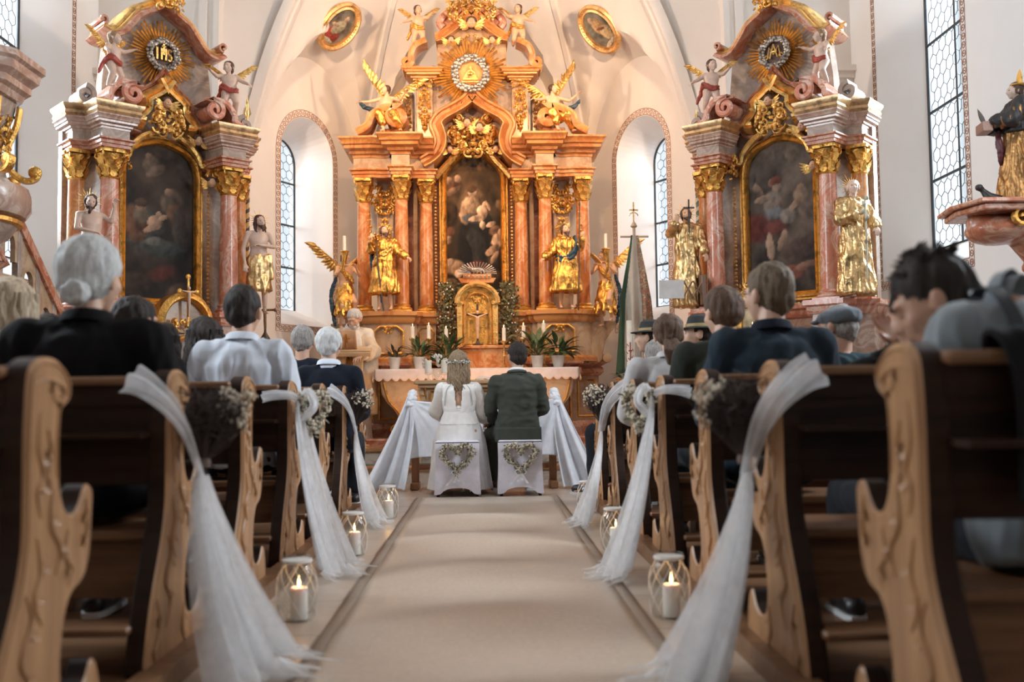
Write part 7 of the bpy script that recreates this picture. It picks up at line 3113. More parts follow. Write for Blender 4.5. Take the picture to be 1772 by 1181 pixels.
def tabernacle():
    R = thing('tabernacle', 'gilded arched tabernacle with crucifix and rayed lamb relief on the high altar', 'tabernacle', (HA_X + .04, 12.58, ZM))
    m = MB()
    m.box(-.46, .46, -.12, .25, .0, .26, .01)
    m.box(-.50, .50, -.15, .25, .26, .30, .008)
    m.build('plinth', m_or, R)
    z0, z1 = .32, .86
    m = MB()
    n = 12
    arc = [(.20 * cos(pi * k / n), z1 + .20 * sin(pi * k / n)) for k in range(n + 1)]
    body_ = [(-.26, .30), (.26, .30), (.26, z1)] + [(.26 * cos(pi * k / n), z1 + .24 * sin(pi * k / n)) for k in range(1, n)] + [(-.26, z1)]
    m.prism(body_, .0, .25)
    m.build('case', g_old, R)
    m = MB()
    m.sweep([Vector((x, .0, z)) for x, z in [(-.165, .32), (-.165, z1 - .04)] + [(-.165 * cos(pi * k / n), z1 - .04 + .17 * sin(pi * k / n)) for k in range(1, n)] + [(.165, z1 - .04), (.165, .32)]], [(-.01, -.02), (-.01, .03), (.015, .05), (.04, .03), (.04, -.02)], (0, -1, 0))
    m.sweep([Vector((x, .0, z)) for x, z in [(-.27, z1 - .02)] + [(-.27 * cos(pi * k / n), z1 - .02 + .25 * sin(pi * k / n)) for k in range(1, n)] + [(.27, z1 - .02)]], [(-.02, -.1), (-.02, .06), (.01, .09), (.04, .08), (.045, -.1)], (0, -1, 0))
    for s in (-1, 1):
        m.box(s * .225 - .035, s * .225 + .035, -.04, .02, .31, z1, .006)
        m.box(s * .225 - .05, s * .225 + .05, -.06, .02, z1 - .04, z1, .006)
    m.build('arch_moulding', g_br, R)
    m = MB()
    for k in range(4):
        m.box(-.14 + k * .075, -.10 + k * .075, -.012, .002, .33, .78)
    scrollwork(m, 0, .9, .26, .12, -.01, 91, 4, .008, depth=.02)
    m.build('door_relief', g_old, R)
    m = MB()
    m.prism([(-.20, 1.10), (.20, 1.10), (.24, 1.16), (-.24, 1.16)], -.03, .15)
    m.box(-.18, .18, -.04, .1, 1.15, 1.21, .005)
    m.build('top_ledge', m_or, R)
    m = MB()
    for k in range(19):
        a = pi * k / 18
        m.tube([(.08 * cos(a), .0, 1.22 + .03 * sin(a)), (.25 * cos(a), -.01, 1.22 + .15 * sin(a))], [.004, .010], 5, flat=.6)
    m.build('rays', g_sil, R)
    m = MB()
    for k in range(7):
        m.ell((-.15 + k * .05, -.05, 1.18), (.014, .01, .02), seg=6, rings=4)
    m.build('pearls', g_sil, R)
    bl = Blob()
    bl.ell((.0, -.03, 1.265), (.085, .03, .033))
    bl.ell((-.09, -.035, 1.285), (.028, .02, .022))
    for k in (-.05, -.01, .04, .08):
        bl.cap((k, -.035, 1.25), (k + .012, -.035, 1.222), .011)
    bl.fuse('lamb', g_sil, R, .006, 1)
    c = thing('altar_crucifix', 'small dark standing crucifix inside the tabernacle arch', 'cross', (HA_X + .04, 12.50, ZM + .30))
    m = MB()
    m.box(-.012, .012, -.01, .01, .03, .52)
    m.box(-.14, .14, -.01, .01, .38, .402)
    m.lathe([(.07, 0), (.07, .015), (.03, .03), (.015, .06)], seg=12)
    m.build('cross', plain('wood_dark', (.06, .03, .02), .5), c)
    bl = Blob()
    bl.cap((0, -.03, .34), (0, -.03, .25), .026, .02)
    bl.ell((0, -.03, .415), (.02, .02, .026))
    for s in (-1, 1):
        bl.cap((s * .02, -.03, .36), (s * .12, -.02, .40), .012, .008)
        bl.cap((s * .01, -.03, .24), (s * .004, -.03, .09), .014, .009)
    bl.fuse('corpus', fl_warm, c, .005, 1)


tabernacle()

brass = gold('brass', (.80, .52, .20), .3, .15)


def candlestick(x, y, z, h, label, hc=.15, r=.022, group=None):
    R = thing('candlestick', 'brass candlestick ' + label, 'candlestick', (x, y, z), 0, group)
    m = MB().lathe([(.001, 0), (.055, 0), (.055, .012), (.03, .03), (.012, .05), (.012, h * .4), (.024, h * .45), (.012, h * .5), (.010, h * .85), (.028, h * .93), (.045, h * .97), (.045, h), (.001, h)], seg=14)
    m.build('stand', brass, R)
    c = thing('altar_candle', 'white candle ' + label, 'candle', (x, y, z + h), 0, group and group.replace('candlesticks', 'candles'))
    MB().lathe([(.001, 0), (r, 0), (r * .97, hc), (r * .6, hc + .006), (.001, hc + .004)], seg=14).build('wax', wax_w, c)
    MB().tube([(0, 0, hc), (0, 0, hc + .014)], .0018, 5).build('wick', st, c)
    MB().lathe([(.001, hc + .01), (.006, hc + .02), (.001, hc + .04)], seg=8).build('flame', flame_m, c)


for px, yb, yt, lab in ((714, 586, 566, 'leftmost on the altar table'), (742, 586, 564, 'second from the left on the altar table'), (772, 592, 570, 'just left of the tabernacle'),
                        (872, 590, 568, 'just right of the tabernacle'), (906, 586, 564, 'second from the right on the altar table'), (941, 584, 560, 'rightmost on the altar table')):
    b = pt(px, yb, 12.35)
    candlestick(b.x, 12.35, ZM, b.z - ZM, lab, pt(px, yt, 12.35).z - b.z, .024)

pot_w = plain('pot_white', (.72, .68, .62), .4)


def plant(label, px, py, Y, pot_h, pot_r, spread, n, seed, zb=None, mat=None, tall=1.0, pot=None):
    b = pt(px, py, Y)
    R = thing('potted_plant', label, 'plant', (b.x, Y, b.z if zb is None else zb))
    m = MB().lathe([(.001, 0), (pot_r * .72, 0), (pot_r, pot_h * .9), (pot_r * 1.08, pot_h * .9), (pot_r * 1.08, pot_h), (pot_r * .95, pot_h), (pot_r * .9, pot_h * .88), (.001, pot_h * .86)], seg=20)
    m.build('pot', pot or pot_w, R)
    rnd = random.Random(seed)
    m, stt = MB(), MB()
    for k in range(n):
        a = rnd.uniform(0, 2 * pi)
        el = rnd.uniform(.15, 1.3)
        L = spread * rnd.uniform(.6, 1.05)
        d = V(cos(a) * cos(el), sin(a) * cos(el) * .7, sin(el) * tall)
        p0 = V(cos(a) * pot_r * .3, sin(a) * pot_r * .3, pot_h)
        p1 = p0 + d * L * .55
        stt.tube([p0, p0 + d * L * .3 + V(0, 0, .01), p1], .0025, 4)
        m.leaf(p1 - d * .01, d + V(0, 0, -.25), (-d.x * .2, -d.y * .2, 1), L * .6, L * .22, -.7, 6)
        if k % 2:
            m.leaf(p0 + d * L * .3, d + V(rnd.uniform(-.6, .6), 0, .1), (0, 0, 1), L * .45, L * .18, -.5, 5)
    f = m.build('leaves', mat or leaf_g, R)
    stt.build('stems', leaf_g, f)
    return R


plant('small red-leaved potted plant in a white pot at the left end of the altar table', 683, 634, 12.2, .15, .075, .20, 22, 1, ZM, plain('leaf_redgreen', (.09, .05, .03), .5, var=.6))
plant('dark green potted plant in a white pot, second from the left on the altar table', 726, 632, 12.2, .15, .08, .26, 34, 2, ZM)
plant('leafy dark plant in a white pot left of the tabernacle', 776, 632, 12.2, .12, .07, .30, 34, 3, ZM, tall=1.3)
plant('tall green potted plant in a white pot right of the groom', 930, 632, 12.2, .15, .08, .34, 38, 4, ZM, tall=1.25)
plant('spreading green potted plant in a white pot at the right end of the altar table', 966, 632, 12.2, .15, .08, .32, 34, 5, ZM)
plant('small leafy plant just right of the tabernacle', 893, 632, 12.2, .10, .06, .24, 24, 6, ZM, tall=1.2)


def garland(label, x0, x1, z0, z1, Y, seed):
    R = thing('foliage_arrangement', label, 'foliage', ((x0 + x1) / 2, Y, z0))
    rnd = random.Random(seed)
    m, fl, stt = MB(), MB(), MB()
    w_, h = (x1 - x0), (z1 - z0)
    for k in range(620):
        t = rnd.uniform(0, 1)
        x = rnd.gauss(0, .30) * w_ * (1 - .25 * t)
        z = h * t
        p = V(max(-w_ * .62, min(w_ * .62, x)), rnd.uniform(-.07, .07), z)
        m.leaf(p, (rnd.uniform(-1, 1), rnd.uniform(-.8, .2), rnd.uniform(-.6, 1)), (0, -1, .2), rnd.uniform(.035, .065), .026, .5, 3)
        if k % 13 == 0:
            fl.ell(p + V(0, -.05, 0), rnd.uniform(.006, .012), seg=6, rings=4)
    for k in range(14):
        stt.tube([V(0, 0, 0), V(rnd.uniform(-.3, .3) * w_, 0, h * .5), V(rnd.uniform(-.5, .5) * w_, -.02, h * rnd.uniform(.7, 1))], .004, 4)
    stt.build('branches', twig2, R)
    o = m.build('leaves', plain('leaf_eucalyptus', (.15, .14, .06), .6, var=.6, nscale=30), R)
    o['kind'] = 'stuff'
    o = fl.build('blossoms', bloss_w, R)
    o['kind'] = 'stuff'


garland('olive foliage with tiny pale flowers left of the tabernacle', HA_X - .46, HA_X - .22, ZM + .3, ZM + 1.12, 12.72, 1)
garland('olive foliage with tiny pale flowers right of the tabernacle', HA_X + .30, HA_X + .56, ZM + .3, ZM + 1.12, 12.72, 2)


def peoples_altar():
    Y = 10.85
    R = thing('wooden_altar', 'small light wooden altar table with carved panel between the couple and the high altar', 'table', (-.09, Y, .135))
    lw = wood('wood_light', (.50, .32, .17), (.66, .46, .27), 0, .4)
    lwz = wood('wood_light_leg', (.50, .32, .17), (.66, .46, .27), 2, .4)
    m = MB()
    m.box(-.68, .68, -.1, .5, .885, .93, .01)
    m.box(-.64, .64, -.06, .46, .845, .885, .008)
    m.build('table_top', lw, R)
    m = MB()
    m.box(-.56, .56, .0, .4, .40, .845, .01)
    m.build('carcass', lw, R)
    m = MB()
    m.box(-.50, .50, -.02, .0, .45, .80, .008)
    m.build('relief_panel', m_gy, R)
    m = MB()
    m.sweep([(-.50, -.02, .45), (.50, -.02, .45), (.50, -.02, .80), (-.50, -.02, .80)], [(-.012, 0), (0, .014), (.012, 0)], (0, -1, 0), closed=True)
    scrollwork(m, 0, .62, .9, .25, -.03, 95, 8, .010, depth=.02)
    m.build('panel_gilding', g_old, R)
    for a in (-1, 1):
        for y in (.03, .37):
            m = MB()
            m.sweep(smooth_path([V(a * .62, y, .84), V(a * .57, y, .6), V(a * .60, y, .3), V(a * .68, y, 0)], 4), [(-.03, -.03), (.03, -.03), (.03, .03), (-.03, .03)], (0, 1, 0))
            m.build('leg', lwz, R)
    for s in (-1, 1):
        m = MB()
        scrollwork(m, s * .60, .68, .08, .26, -.01, 97, 4, .010, mirror=False, depth=.03)
        m.build('leg_gilding', g_old, R)
    zt = .135 + .93
    for px, r, lab in ((741, .038, 'white pillar candle on a glass foot, left of the flowers on the wooden altar'), (769, .034, 'white pillar candle on a glass foot, nearer the bride on the wooden altar')):
        b = pt(px, 650, Y + .1)
        c = thing('pillar_candle', lab, 'candle', (b.x, Y + .1, zt))
        MB().lathe([(.001, 0), (.035, 0), (.03, .008), (.010, .02), (.010, .055), (.04, .07), (.04, .078), (.001, .078)], seg=16).build('glass_foot', jar_glass, c)
        MB().lathe([(.001, .079), (r, .079), (r, .215), (r * .9, .22), (.001, .218)], seg=18).build('wax', wax_w, c)
        MB().tube([(0, 0, .215), (0, 0, .23)], .0018, 5).build('wick', st, c)
    b = pt(756, 640, Y + .25)
    v = thing('flower_arrangement', 'bouquet of white flowers on the wooden altar behind the candles', 'flowers', (b.x, Y + .27, zt))
    MB().lathe([(.001, 0), (.05, 0), (.06, .08), (.05, .12), (.055, .13), (.045, .12), (.05, .08), (.001, .01)], seg=18).build('vase', jar_glass, v)
    rnd = random.Random(4)
    fl, gr = MB(), MB()
    for k in range(90):
        a, e, r = rnd.uniform(0, 2 * pi), rnd.uniform(-.1, 1.5), rnd.uniform(.07, .13)
        p = V(cos(a) * cos(e) * r * 1.2, sin(a) * cos(e) * r, .16 + sin(e) * r)
        if k % 3:
            fl.ell(p, (.018, .018, .014), (a, e, 0), 7, 5)
            fl.ell(p + V(0, -.008, .008), .010, seg=6, rings=4)
        else:
            gr.leaf(p, (cos(a), sin(a), .4), (0, 0, 1), .08, .03, .4)
    gr.build('leaves', leaf_g, v)
    o = fl.build('blossoms', bloss_w, v)
    o['kind'] = 'stuff'
    b = pt(846, 655, Y + .15)
    k = thing('open_book', 'open white book lying on the wooden altar left of the groom', 'book', (b.x, Y + .1, zt))
    MB().grid(lambda u, v_: (-.14 + .28 * u, .0 + .2 * v_, .006 + .018 * abs(sin(2 * pi * u)) ** .6 + .02 * v_), 20, 2).build('pages', plain('paper', (.8, .78, .74), .8), k, solid=.01)
    MB().box(-.145, .145, -.005, .205, 0, .005).build('cover', m_rd, k)


peoples_altar()


# ---------------------------------------------------------------- kneeler with draped cloth
def kneeler():
    Y = 9.62
    R = thing('prie_dieu', 'brown wooden kneeling bench in front of the couple', 'kneeler', (-.02, Y, 0))
    ww = wood('wood_brown', (.22, .09, .04), (.38, .17, .08), 0, .35)
    wz = wood('wood_brown_post', (.22, .09, .04), (.38, .17, .08), 2, .35)
    for a in (-1, 1):
        m = MB()
        m.box(a * .66 - .035, a * .66 + .035, -.03, .04, .0, .84, .006)
        m.box(a * .66 - .04, a * .66 + .04, -.16, .12, .0, .07, .01)
        m.build('post', wz, R)
    m = MB()
    m.box(-.62, .62, -.02, .03, .185, .235, .006)
    m.build('cross_rail', ww, R)
    m = MB()
    m.box(-.66, .66, -.06, .18, .81, .845, .006)
    m.build('arm_rest', ww, R)
    D = thing('white_drape', 'white cloth knotted at both ends over the kneeling bench, tails falling to the floor', 'drape', (-.02, Y, 0))

    def front(u, v):
        x = -.70 + 1.40 * u
        e = min(u, 1 - u)
        # swags from the knots at both top corners
        z0 = .865 - .05 * sin(pi * u) ** .5
        zb = .30 + .02 * sin(u * 9)
        r0 = sqrt(u * u * 2 + (v * .8) ** 2)
        r1 = sqrt((1 - u) ** 2 * 2 + (v * .8) ** 2)
        a0 = atan2(v * .6, u * 1.4 + .001)
        a1 = atan2(v * .6, (1 - u) * 1.4 + .001)
        f = .022 * sin(a0 * 16) * min(1, r0 * 2) * (1 - u) + .022 * sin(a1 * 16) * min(1, r1 * 2) * u
        return (x, -.10 - .03 * v - f - .03 * sin(pi * u) * v, z0 + (zb - z0) * v)
    MB().grid(front, 90, 40).build('front_panel', linen_w, D, solid=.004)
    for s in (-1, 1):
        def tail(u, v, s=s):
            # from knot to a wide hem on the floor
            a = (u - .5)
            wd = .07 + (.34) * v ** .9
            x = s * (.70 + .25 * v ** 1.25 + a * wd * (1.0))
            y = -.06 - .10 * v + .04 * sin(u * 14 + s) * (.2 + v) - .14 * abs(a) * v
            return (x, y, max(.012 + .01 * sin(u * 9), .87 - .86 * v))
        MB().grid(tail, 50, 36).build('side_tail', linen_w, D, solid=.004)
        bl = Blob()
        bl.ell((s * .685, -.05, .86), (.05, .05, .045))
        bl.ell((s * .70, -.08, .81), (.04, .035, .03))
        bl.cap((s * .685, -.03, .86), (s * .68, -.01, .91), .035, .045)
        bl.fuse('knot', linen_w, D, .008, 1, folds(.01, 30, 30, s))


kneeler()


# ---------------------------------------------------------------- lectern
def lectern():
    b = pt(600, 612, 11.85)
    R = thing('lectern', 'light wooden lectern holding an open book in front of the priest', 'lectern', (b.x + .02, 11.85, .285))
    lw, lwz = MATS['wood_light'], MATS['wood_light_leg']
    zt = b.z - .285
    m = MB()
    m.T = Matrix.Translation((0, 0, zt)) @ Matrix.Rotation(radians(12), 4, 'X')
    m.box(-.27, .27, -.05, .34, 0, .045, .008)
    m.box(-.27, .27, -.07, -.045, -.03, .02, .005)
    m.build('desk', lw, R)
    m = MB()
    for a in (-.10, .10):
        m.box(a - .06, a + .06, .05, .17, .05, zt - .0, .008)
    m.build('post', lwz, R)
    MB().box(-.25, .25, -.08, .3, 0, .05, .008).build('foot', lw, R)
    k = thing('open_book', 'open book with a gilded cross standing on the lectern', 'book', (b.x - .05, 11.88, .285 + zt + .035))
    m = MB()
    m.T = Matrix.Rotation(radians(-62), 4, 'X')
    m.grid(lambda u, v_: (-.17 + .34 * u, -.26 * v_, .018 * abs(sin(2 * pi * u)) ** .6), 18, 2)
    m.build('pages', cream if False else plain('book_cover_tan', (.70, .42, .24), .6), k, solid=.012)
    m = MB()
    m.T = Matrix.Rotation(radians(-62), 4, 'X')
    m.box(.05, .065, -.22, -.05, -.02, -.008)
    m.box(.02, .095, -.17, -.155, -.02, -.008)
    m.build('gilded_cross', g_old, k)


lectern()


# ---------------------------------------------------------------- staffs, banner, cross, candle, board
def striped_pole(label, base, top_, c1, c2, name):
    base, top_ = Vector(base), Vector(top_)
    R = thing('processional_staff', label, 'staff', base)
    m1, m2 = MB(), MB()
    H = (top_ - base).z
    r = .026
    m1.lathe([(.001, 0), (.05, 0), (.05, .03), (r, .05), (r, H * .82), (.001, H * .82)], seg=14)
    m1.build('shaft', plain(name + '_a', c1, .5), R)
    N = 12
    for k in range(int(H * .80 / .11)):
        z0 = .07 + k * .11
        pa = []
        for i in range(N + 1):
            t = i / N
            a = t * 2 * pi
            pa.append(((r + .001) * cos(a), (r + .001) * sin(a), z0 + t * .11))
        m2.sweep([Vector(p) for p in pa], [(-.001, -.022), (.003, -.022), (.003, .022), (-.001, .022)], (0, 0, 1))
    m2.build('spiral_stripe', plain(name + '_b', c2, .5), R)
    m = MB()
    z = H * .80
    m.lathe([(.02, z), (.05, z + .05), (.055, z + .08), (.04, z + .11), (.02, z + .13), (.03, z + .16), (.016, z + .20), (.012, z + .34), (.03, z + .40), (.01, z + .46), (.02, z + .5), (.001, z + .62)], seg=12)
    for s in (-1, 1):
        m.tube([(0, 0, z + .34), (s * .04, 0, z + .40), (s * .03, 0, z + .47)], .008, 5)
    m.build('finial', brass, R)


b = pt(428, 122, 11.45)
striped_pole('tall processional staff with orange and black spiral stripes left of the chancel window', (b.x, 11.45, .14), (b.x, 11.45, b.z), (.55, .30, .08), (.06, .03, .02), 'pole_orange')
b = pt(1203, 152, 11.45)
striped_pole('tall processional staff with green and cream spiral stripes right of the chancel window', (b.x, 11.45, .14), (b.x, 11.45, b.z), (.10, .16, .11), (.62, .50, .36), 'pole_green')

b = pt(459, 512, 10.9)
R = thing('processional_cross', 'dark ornate processional crucifix on a staff left of the chancel', 'cross', (b.x, 10.9, .137))
H = b.z - .137
m = MB()
m.lathe([(.001, 0), (.13, 0), (.12, .04), (.03, .07), (.016, .1), (.016, H - .55), (.05, H - .52), (.055, H - .47), (.03, H - .43), (.014, H - .40), (.014, H - .38)], seg=14)
m.build('staff', st, R)
m = MB()
m.box(-.012, .012, -.01, .01, H - .40, H)
m.box(-.11, .11, -.01, .01, H - .17, H - .146)
for p in ((-.11, H - .158), (.11, H - .158), (0, H)):
    m.ell((p[0], 0, p[1]), (.022, .014, .022), seg=8, rings=5)
m.build('cross', gold('dark_brass', (.30, .18, .09), .4, .2), R)
bl = Blob()
bl.cap((0, -.02, H - .18), (0, -.02, H - .26), .018, .014)
bl.ell((0, -.025, H - .125), (.016, .016, .02))
for s in (-1, 1):
    bl.cap((s * .015, -.02, H - .17), (s * .09, -.015, H - .15), .009, .006)
    bl.cap((s * .006, -.02, H - .27), (s * .003, -.02, H - .37), .010, .006)
bl.fuse('corpus', MATS['dark_brass'], R, .004, 1)

# parish banner on a pole
b = pt(1096, 350, 11.2)
R = thing('parish_banner', 'folded green, white and red embroidered banner hanging on a pole with a cross', 'banner', (b.x, 11.2, .137))
H = b.z - .137
m = MB()
m.lathe([(.001, 0), (.14, 0), (.13, .04), (.03, .07), (.017, .1), (.017, H - .30), (.04, H - .28), (.02, H - .24), (.001, H - .22)], seg=12)
m.build('pole', plain('pole_pale', (.55, .42, .28), .5), R)
m = MB()
m.box(-.008, .008, -.008, .008, H - .26, H)
m.box(-.05, .05, -.008, .008, H - .10, H - .084)
for s in (-1, 1):
    m.tube([(s * .05 * cos(t), 0, H - .16 + .04 * sin(t)) for t in [k * .4 for k in range(8)]], .005, 5)
m.build('cross_finial', brass, R)
MB().tube([(-.16, -.02, H - .40), (.16, -.02, H - .40)], .012, 8).build('crossbar', plain('pole_pale', (.55, .42, .28), .5), R)
zt, zb = H - .39, pt(1096, 640, 11.2).z - .137
for (u0, u1, nm, mat) in ((-.17, -.10, 'green_panel', cloth('banner_green', (.05, .09, .05))), (-.11, .06, 'white_panel', cloth('banner_white', (.62, .54, .44))), (.05, .17, 'embroidered_panel', None)):
    if mat is None:
        mat, nt, bb = _nt('banner_embroidery')
        v_ = _coord(nt, (1, 1, 1))
        nt.links.new(_ramp(nt, _noise(nt, v_, 16, 3, .6, 1.2), [(.3, (.05, .09, .04)), (.42, (.30, .26, .18)), (.5, (.40, .08, .05)), (.56, (.55, .42, .26)), (.7, (.08, .12, .05))]), bb.inputs['Base Color'])
        _set(bb, Roughness=.8)
    def f(u, v, u0=u0, u1=u1):
        x = (u0 + (u1 - u0) * u) * (.75 + .65 * v) * (.35 + .65 * min(1, v * 2.2))
        return (x, -.05 + .035 * sin(x * 45) * (.4 + v), zt + (zb - zt + .10 * (abs(x) < .05) - .06 * abs(x) * 4) * v)
    m = MB().grid(f, 24, 30)
    m.build(nm, mat, R, solid=.003)

# paschal candle on a stand
b = pt(1089, 556, 10.9)
b2 = pt(1089, 640, 10.9)
R = thing('paschal_candle', 'thick cream candle with red ornament on a stand right of the altar', 'candle', (b.x, 10.9, .137))
H = b.z - .137
h2 = b2.z - .137
m = MB().lathe([(.001, 0), (.14, 0), (.13, .03), (.03, .06), (.018, .1), (.018, h2 - .06), (.05, h2 - .02), (.055, h2), (.001, h2)], seg=16)
m.build('stand', brass, R)
MB().lathe([(.001, h2), (.034, h2), (.034, H), (.03, H + .004), (.001, H)], seg=18).build('wax', wax_w, R)
m = MB()
for k in range(18):
    a = k * 1.1 + 3.6
    zz = h2 + .03 + k * .014
    m.tube([(.035 * cos(a + t * .2), .035 * sin(a + t * .2), zz + .012 * sin(t * 1.5)) for t in range(5)], .004, 4)
m.box(-.006, .006, -.041, -.033, h2 + .05, h2 + .30)
m.box(-.02, .02, -.041, -.033, h2 + .2, h2 + .212)
m.build('red_ornament', red_c, R)
plant('dark flower basket in a low orange pot at the right edge of the sanctuary', 1080, 668, 10.7, .08, .09, .16, 30, 9, None, leaf_g, pot=m_or)

# hymn board (blank white panel on a folding arm)
b = pt(1162, 501, 10.55)
R = thing('projection_panel', 'blank white rectangular panel on a folding scissor arm beside the right side altar', 'board', b)
w2, h2 = .135, .10
MB().box(-w2, w2, -.008, .008, -h2, h2, .004).build('panel', plain('panel_white', (.62, .60, .58), .6), R)
m = MB()
for k, (a, c_) in enumerate((((w2, -.08), (w2 + .10, .09)), ((w2, .09), (w2 + .10, -.08)), ((w2 + .10, .09), (w2 + .22, -.10)), ((w2 + .10, -.08), (w2 + .22, .10)))):
    m.tube([(a[0], .02, a[1]), (c_[0], .05, c_[1])], .009, 5)
m.build('scissor_arm', plain('arm_brown', (.20, .12, .08), .5), R)
MB().box(w2 + .2, w2 + .25, .03, .30, -.16, .16, .006).build('bracket', plain('arm_brown', (.20, .12, .08), .5), R)

# gilded tabernacle on the left side altar
def small_tabernacle():
    b = Vector(local(SLL, rl, .0, -.42, 1.02))
    R = thing('small_tabernacle', 'small gilded round-arched shrine with a crucifix on the left side altar', 'tabernacle', b, rl)
    m = MB()
    n = 14
    m.prism([(-.22, 0), (.22, 0), (.22, .52), (-.22, .52)], 0, .25)
    m.build('case', m_gy, R)
    m = MB()
    m.sweep([Vector((x, .0, z)) for x, z in [(-.14, .0), (-.14, .36)] + [(-.14 * cos(pi * k / n), .36 + .15 * sin(pi * k / n)) for k in range(1, n)] + [(.14, .36), (.14, 0)]], [(-.005, -.02), (-.005, .03), (.02, .05), (.05, .03), (.06, -.02)], (0, -1, 0))
    m.build('lower_arch', g_old, R)
    for s in (-1, 1):
        m = MB()
        m.box(s * .23 - .03, s * .23 + .03, -.05, .02, 0, .54, .006)
        for k in range(10):
            m.ell((s * .27, -.05, .06 + k * .05), (.015, .014, .02), seg=6, rings=4)
        m.build('side_pilaster', g_br, R)
    m = MB()
    m.sweep([Vector((x, .0, z)) for x, z in [(-.27, .62)] + [(-.27 * cos(pi * k / n), .62 + .30 * sin(pi * k / n)) for k in range(1, n)] + [(.27, .62)]], [(-.03, -.15), (-.03, .03), (.0, .06), (.03, .07), (.05, .04), (.05, -.15)], (0, -1, 0))
    scrollwork(m, 0, .60, .5, .14, -.03, 99, 6, .013, depth=.05)
    m.build('upper_arch', g_old, R)
    MB().prism([(-.25, .54), (.25, .54), (.25, .62)] + [(.25 * cos(pi * k / n), .62 + .28 * sin(pi * k / n)) for k in range(1, n)] + [(-.25, .62)], .02, .2).build('niche_panel', m_cr, R)
    MB().prism([(-.13, .02), (.13, .02), (.13, .36)] + [(.13 * cos(pi * k / n), .36 + .14 * sin(pi * k / n)) for k in range(1, n)] + [(-.13, .36)], -.01, .01).build('mirror_panel', plain('shrine_glass', (.30, .26, .22), .15), R)
    c = thing('altar_crucifix', 'gilded crucifix standing on the small shrine of the left side altar', 'cross', Vector(local(SLL, rl, .0, -.50, 1.62)), rl)
    m = MB().box(-.010, .010, -.008, .008, 0, .50).box(-.09, .09, -.008, .008, .34, .358)
    for p in ((-.09, .349), (.09, .349), (0, .5)):
        m.ell((p[0], 0, p[1]), (.028, .012, .028), seg=8, rings=5)
    m.build('cross', g_old, c)
    bl = Blob()
    bl.cap((0, -.02, .33), (0, -.02, .22), .018, .013)
    bl.ell((0, -.02, .38), (.016, .016, .02))
    for s in (-1, 1):
        bl.cap((s * .012, -.02, .34), (s * .07, -.015, .355), .008, .006)
    bl.cap((0, -.02, .22), (0, -.02, .1), .011, .007)
    bl.fuse('corpus', fl_pale, c, .004, 1)


small_tabernacle()

# framed picture and candle on the right side altar
b = Vector(local(SLR, rr_, .02, -.52, 1.02))
R = thing('framed_icon', 'small picture in a carved gilded frame standing on the right side altar', 'picture', b, rr_)
paint_panel(R, 'picture', .30, .62, (((.42, .33, .2), (.52, .42, .27)), [(0, .2, .35, .10, 0, (.12, .07, .04), 4), (.1, .3, .1, .1, .4, (.2, .1, .06), 4), (-.2, -.3, .5, .2, .2, (.22, .16, .1), 3), (.2, -.6, .5, .15, 0, (.15, .1, .06), 3)], 2.2), 20, 30, y=0, z0=.42)
m = MB()
m.sweep([(-.15, -.0, .11), (.15, -.0, .11), (.15, -.0, .73), (-.15, -.0, .73)], [(-.01, -.02), (0, .03), (.02, .035), (.045, .05), (.06, .02), (.06, -.02)], (0, -1, 0), closed=True)
m.build('frame', g_old, R)
m = MB()
scrollwork(m, 0, .88, .42, .18, -.01, 101, 7, .011, depth=.03)
scrollwork(m, .24, .55, .08, .5, -.01, 102, 7, .009, mirror=False, depth=.03)
scrollwork(m, -.24, .55, .08, .5, -.01, 103, 7, .009, mirror=False, depth=.03)
m.build('frame_carving', g_br, R)
MB().box(-.2, .2, -.02, .12, 0, .06, .01).build('foot', g_old, R)
v = Vector(local(SLR, rr_, .05, -.66, 1.02))
candlestick(v.x, v.y, v.z, .36, 'in front of the framed picture on the right side altar', .17, .03)


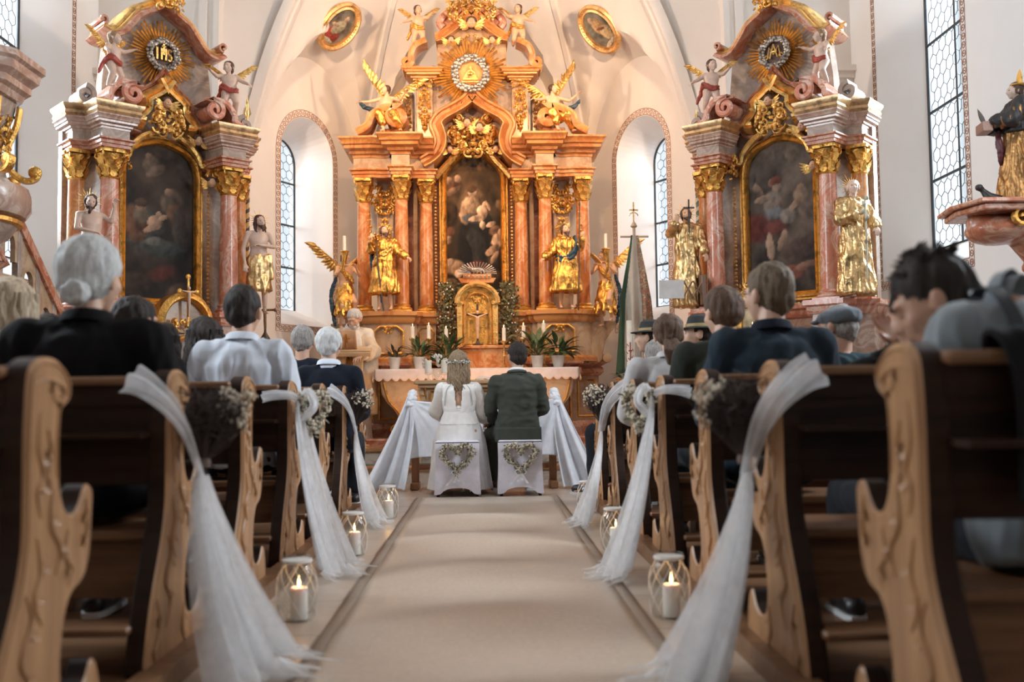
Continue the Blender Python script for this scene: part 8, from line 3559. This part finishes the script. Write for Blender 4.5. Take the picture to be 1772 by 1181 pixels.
# ---------------------------------------------------------------- pulpit on the left wall
def pulpit():
    cx, cy = -4.0, 7.5
    R = thing('pulpit', 'marbled pulpit with gilded scrolls on the left nave wall, cut by the picture edge', 'pulpit', (cx, cy, 0))

    def ring(r, n=8):
        return [(r * cos(pi / 8 + k * pi / 4), r * sin(pi / 8 + k * pi / 4)) for k in range(n)]
    m = MB()
    m.sweep([Vector((x, y, 3.18)) for x, y in ring(.50)], [(u, v) for u, v in [(-.3, 0), (-.02, 0), (.0, .05), (.04, .07), (.04, .12), (.09, .16), (.10, .22), (.13, .24), (.13, .29), (-.3, .30)]], (0, 0, 1), closed=True)
    m.build('rim', m_mv, R)
    prof = [(.44, 3.18), (.42, 3.05), (.36, 2.9), (.34, 2.75), (.38, 2.60), (.45, 2.52)]
    m = MB().lathe(prof, seg=8, a0=pi / 8, a1=2 * pi + pi / 8)
    m.build('parapet', m_gy, R)
    m = MB().lathe([(.45, 2.52), (.54, 2.50), (.56, 2.44), (.56, 2.34), (.52, 2.28), (.45, 2.26)], seg=24)
    m.build('roll_moulding', m_mv, R)
    m = MB().lathe([(.47, 2.26), (.50, 2.25), (.50, 2.22), (.47, 2.21)], seg=24)
    m.build('gilded_band', g_old, R)
    m = MB().lathe([(.46, 2.21), (.40, 2.12), (.26, 2.05), (.2, 1.98), (.24, 1.92), (.20, 1.82), (.10, 1.76), (.06, 1.66), (.001, 1.62)], seg=24)
    m.build('bowl', m_gy, R)
    for k in range(8):
        a = pi / 8 + k * pi / 4
        if cos(a) < -.5:
            continue
        m = MB()
        m.T = Matrix.Rotation(a, 4, 'Z')
        pa = smooth_path([V(.46, 0, 3.14), V(.44, 0, 3.0), V(.38, 0, 2.82), V(.40, 0, 2.66), V(.50, 0, 2.58), V(.58, 0, 2.60), V(.60, 0, 2.66), V(.565, 0, 2.68)], 4)
        m.sweep(pa, [(-.02, -.03), (.0, -.035), (.025, -.02), (.025, .02), (.0, .035), (-.02, .03)], (0, 1, 0))
        m.ell((.575, 0, 2.65), (.05, .045, .05), seg=12, rings=8)
        m.build('gilded_scroll', g_old, R)
    for k in (6, 7, 0, 5):
        a = k * pi / 4
        m = MB()
        m.T = Matrix.Rotation(a + pi / 2, 4, 'Z')
        scrollwork(m, 0, 2.9, .22, .36, -.36, 110 + k, 7, .011, depth=.04)
        m.build('panel_gilding', g_old, R)
    m = MB()
    for k in range(5):
        a = -pi / 2 + k * .5
        m.tube([(.2 * cos(a), .2 * sin(a), 1.98), (.34 * cos(a), .34 * sin(a), 2.02), (.38 * cos(a), .38 * sin(a), 1.94), (.30 * cos(a), .30 * sin(a), 1.90)], .035, 8)
    m.build('bowl_scrolls', m_rd, R)
    MB().box(-.59, -.40, -.4, .4, 1.9, 3.9, .01).build('back_panel', m_gy, R)
    # stair with openwork parapet
    S_ = thing('pulpit_stair', 'marbled pulpit stair with arched openings descending towards the left side altar', 'stair', (-3.92, 8.02, 0))
    E = 1.44
    m = MB()
    m.prism([(0, 2.62), (0, 2.74), (E, 1.56), (E, 1.44)], -.05, .05, 'x')
    m.build('hand_rail', m_rd, S_)
    m = MB()
    m.prism([(0, 1.72), (0, 1.94), (E, .80), (E, .58)], -.04, .04, 'x')
    m.build('stringer', m_rd, S_)
    MB().prism([(0, 0), (0, 1.74), (E, .60), (E, 0)], -.03, .03, 'x').build('side_wall', m_cr, S_)
    MB().box(-.06, .06, E, E + .12, 0, 1.62, .01).build('newel_post', m_rd, S_)
    zt = lambda y: 2.64 - y * .82
    for k in range(5):
        y = .02 + k * .34
        MB().box(-.03, .03, y, y + .08, 1.90 - y * .80, zt(y), .008).build('baluster', m_gy, S_)
    m = MB()
    for k in range(4):
        y0, y1 = .10 + k * .34, .02 + (k + 1) * .34
        ym, r = (y0 + y1) / 2, .085
        zs = zt(ym) - .26
        arc = [(ym - r * cos(pi * j / 8), zs + r * sin(pi * j / 8)) for j in range(9)]
        m.prism([(y0, zs - .15), (y0, zt(y0)), (ym, zt(ym)), (ym, arc[4][1]), arc[3], arc[2], arc[1], arc[0], (arc[0][0], zs - .15)], -.02, .02, 'x')
        m.prism([(ym, zt(ym)), (y1, zt(y1)), (y1, zs - .15), (arc[8][0], zs - .15), arc[8], arc[7], arc[6], arc[5], arc[4]], -.02, .02, 'x')
        m.box(-.02, .02, y0, y1, 1.90 - y0 * .8, 2.0 - y0 * .8)
    m.build('openwork_panel', m_cr, S_)
    m = MB()
    for k in range(6):
        m.box(-.60, -.05, .05 + k * .23, .32 + k * .23, 1.88 - k * .2, 1.93 - k * .2)
    m.build('treads', oak_d, S_)


pulpit()
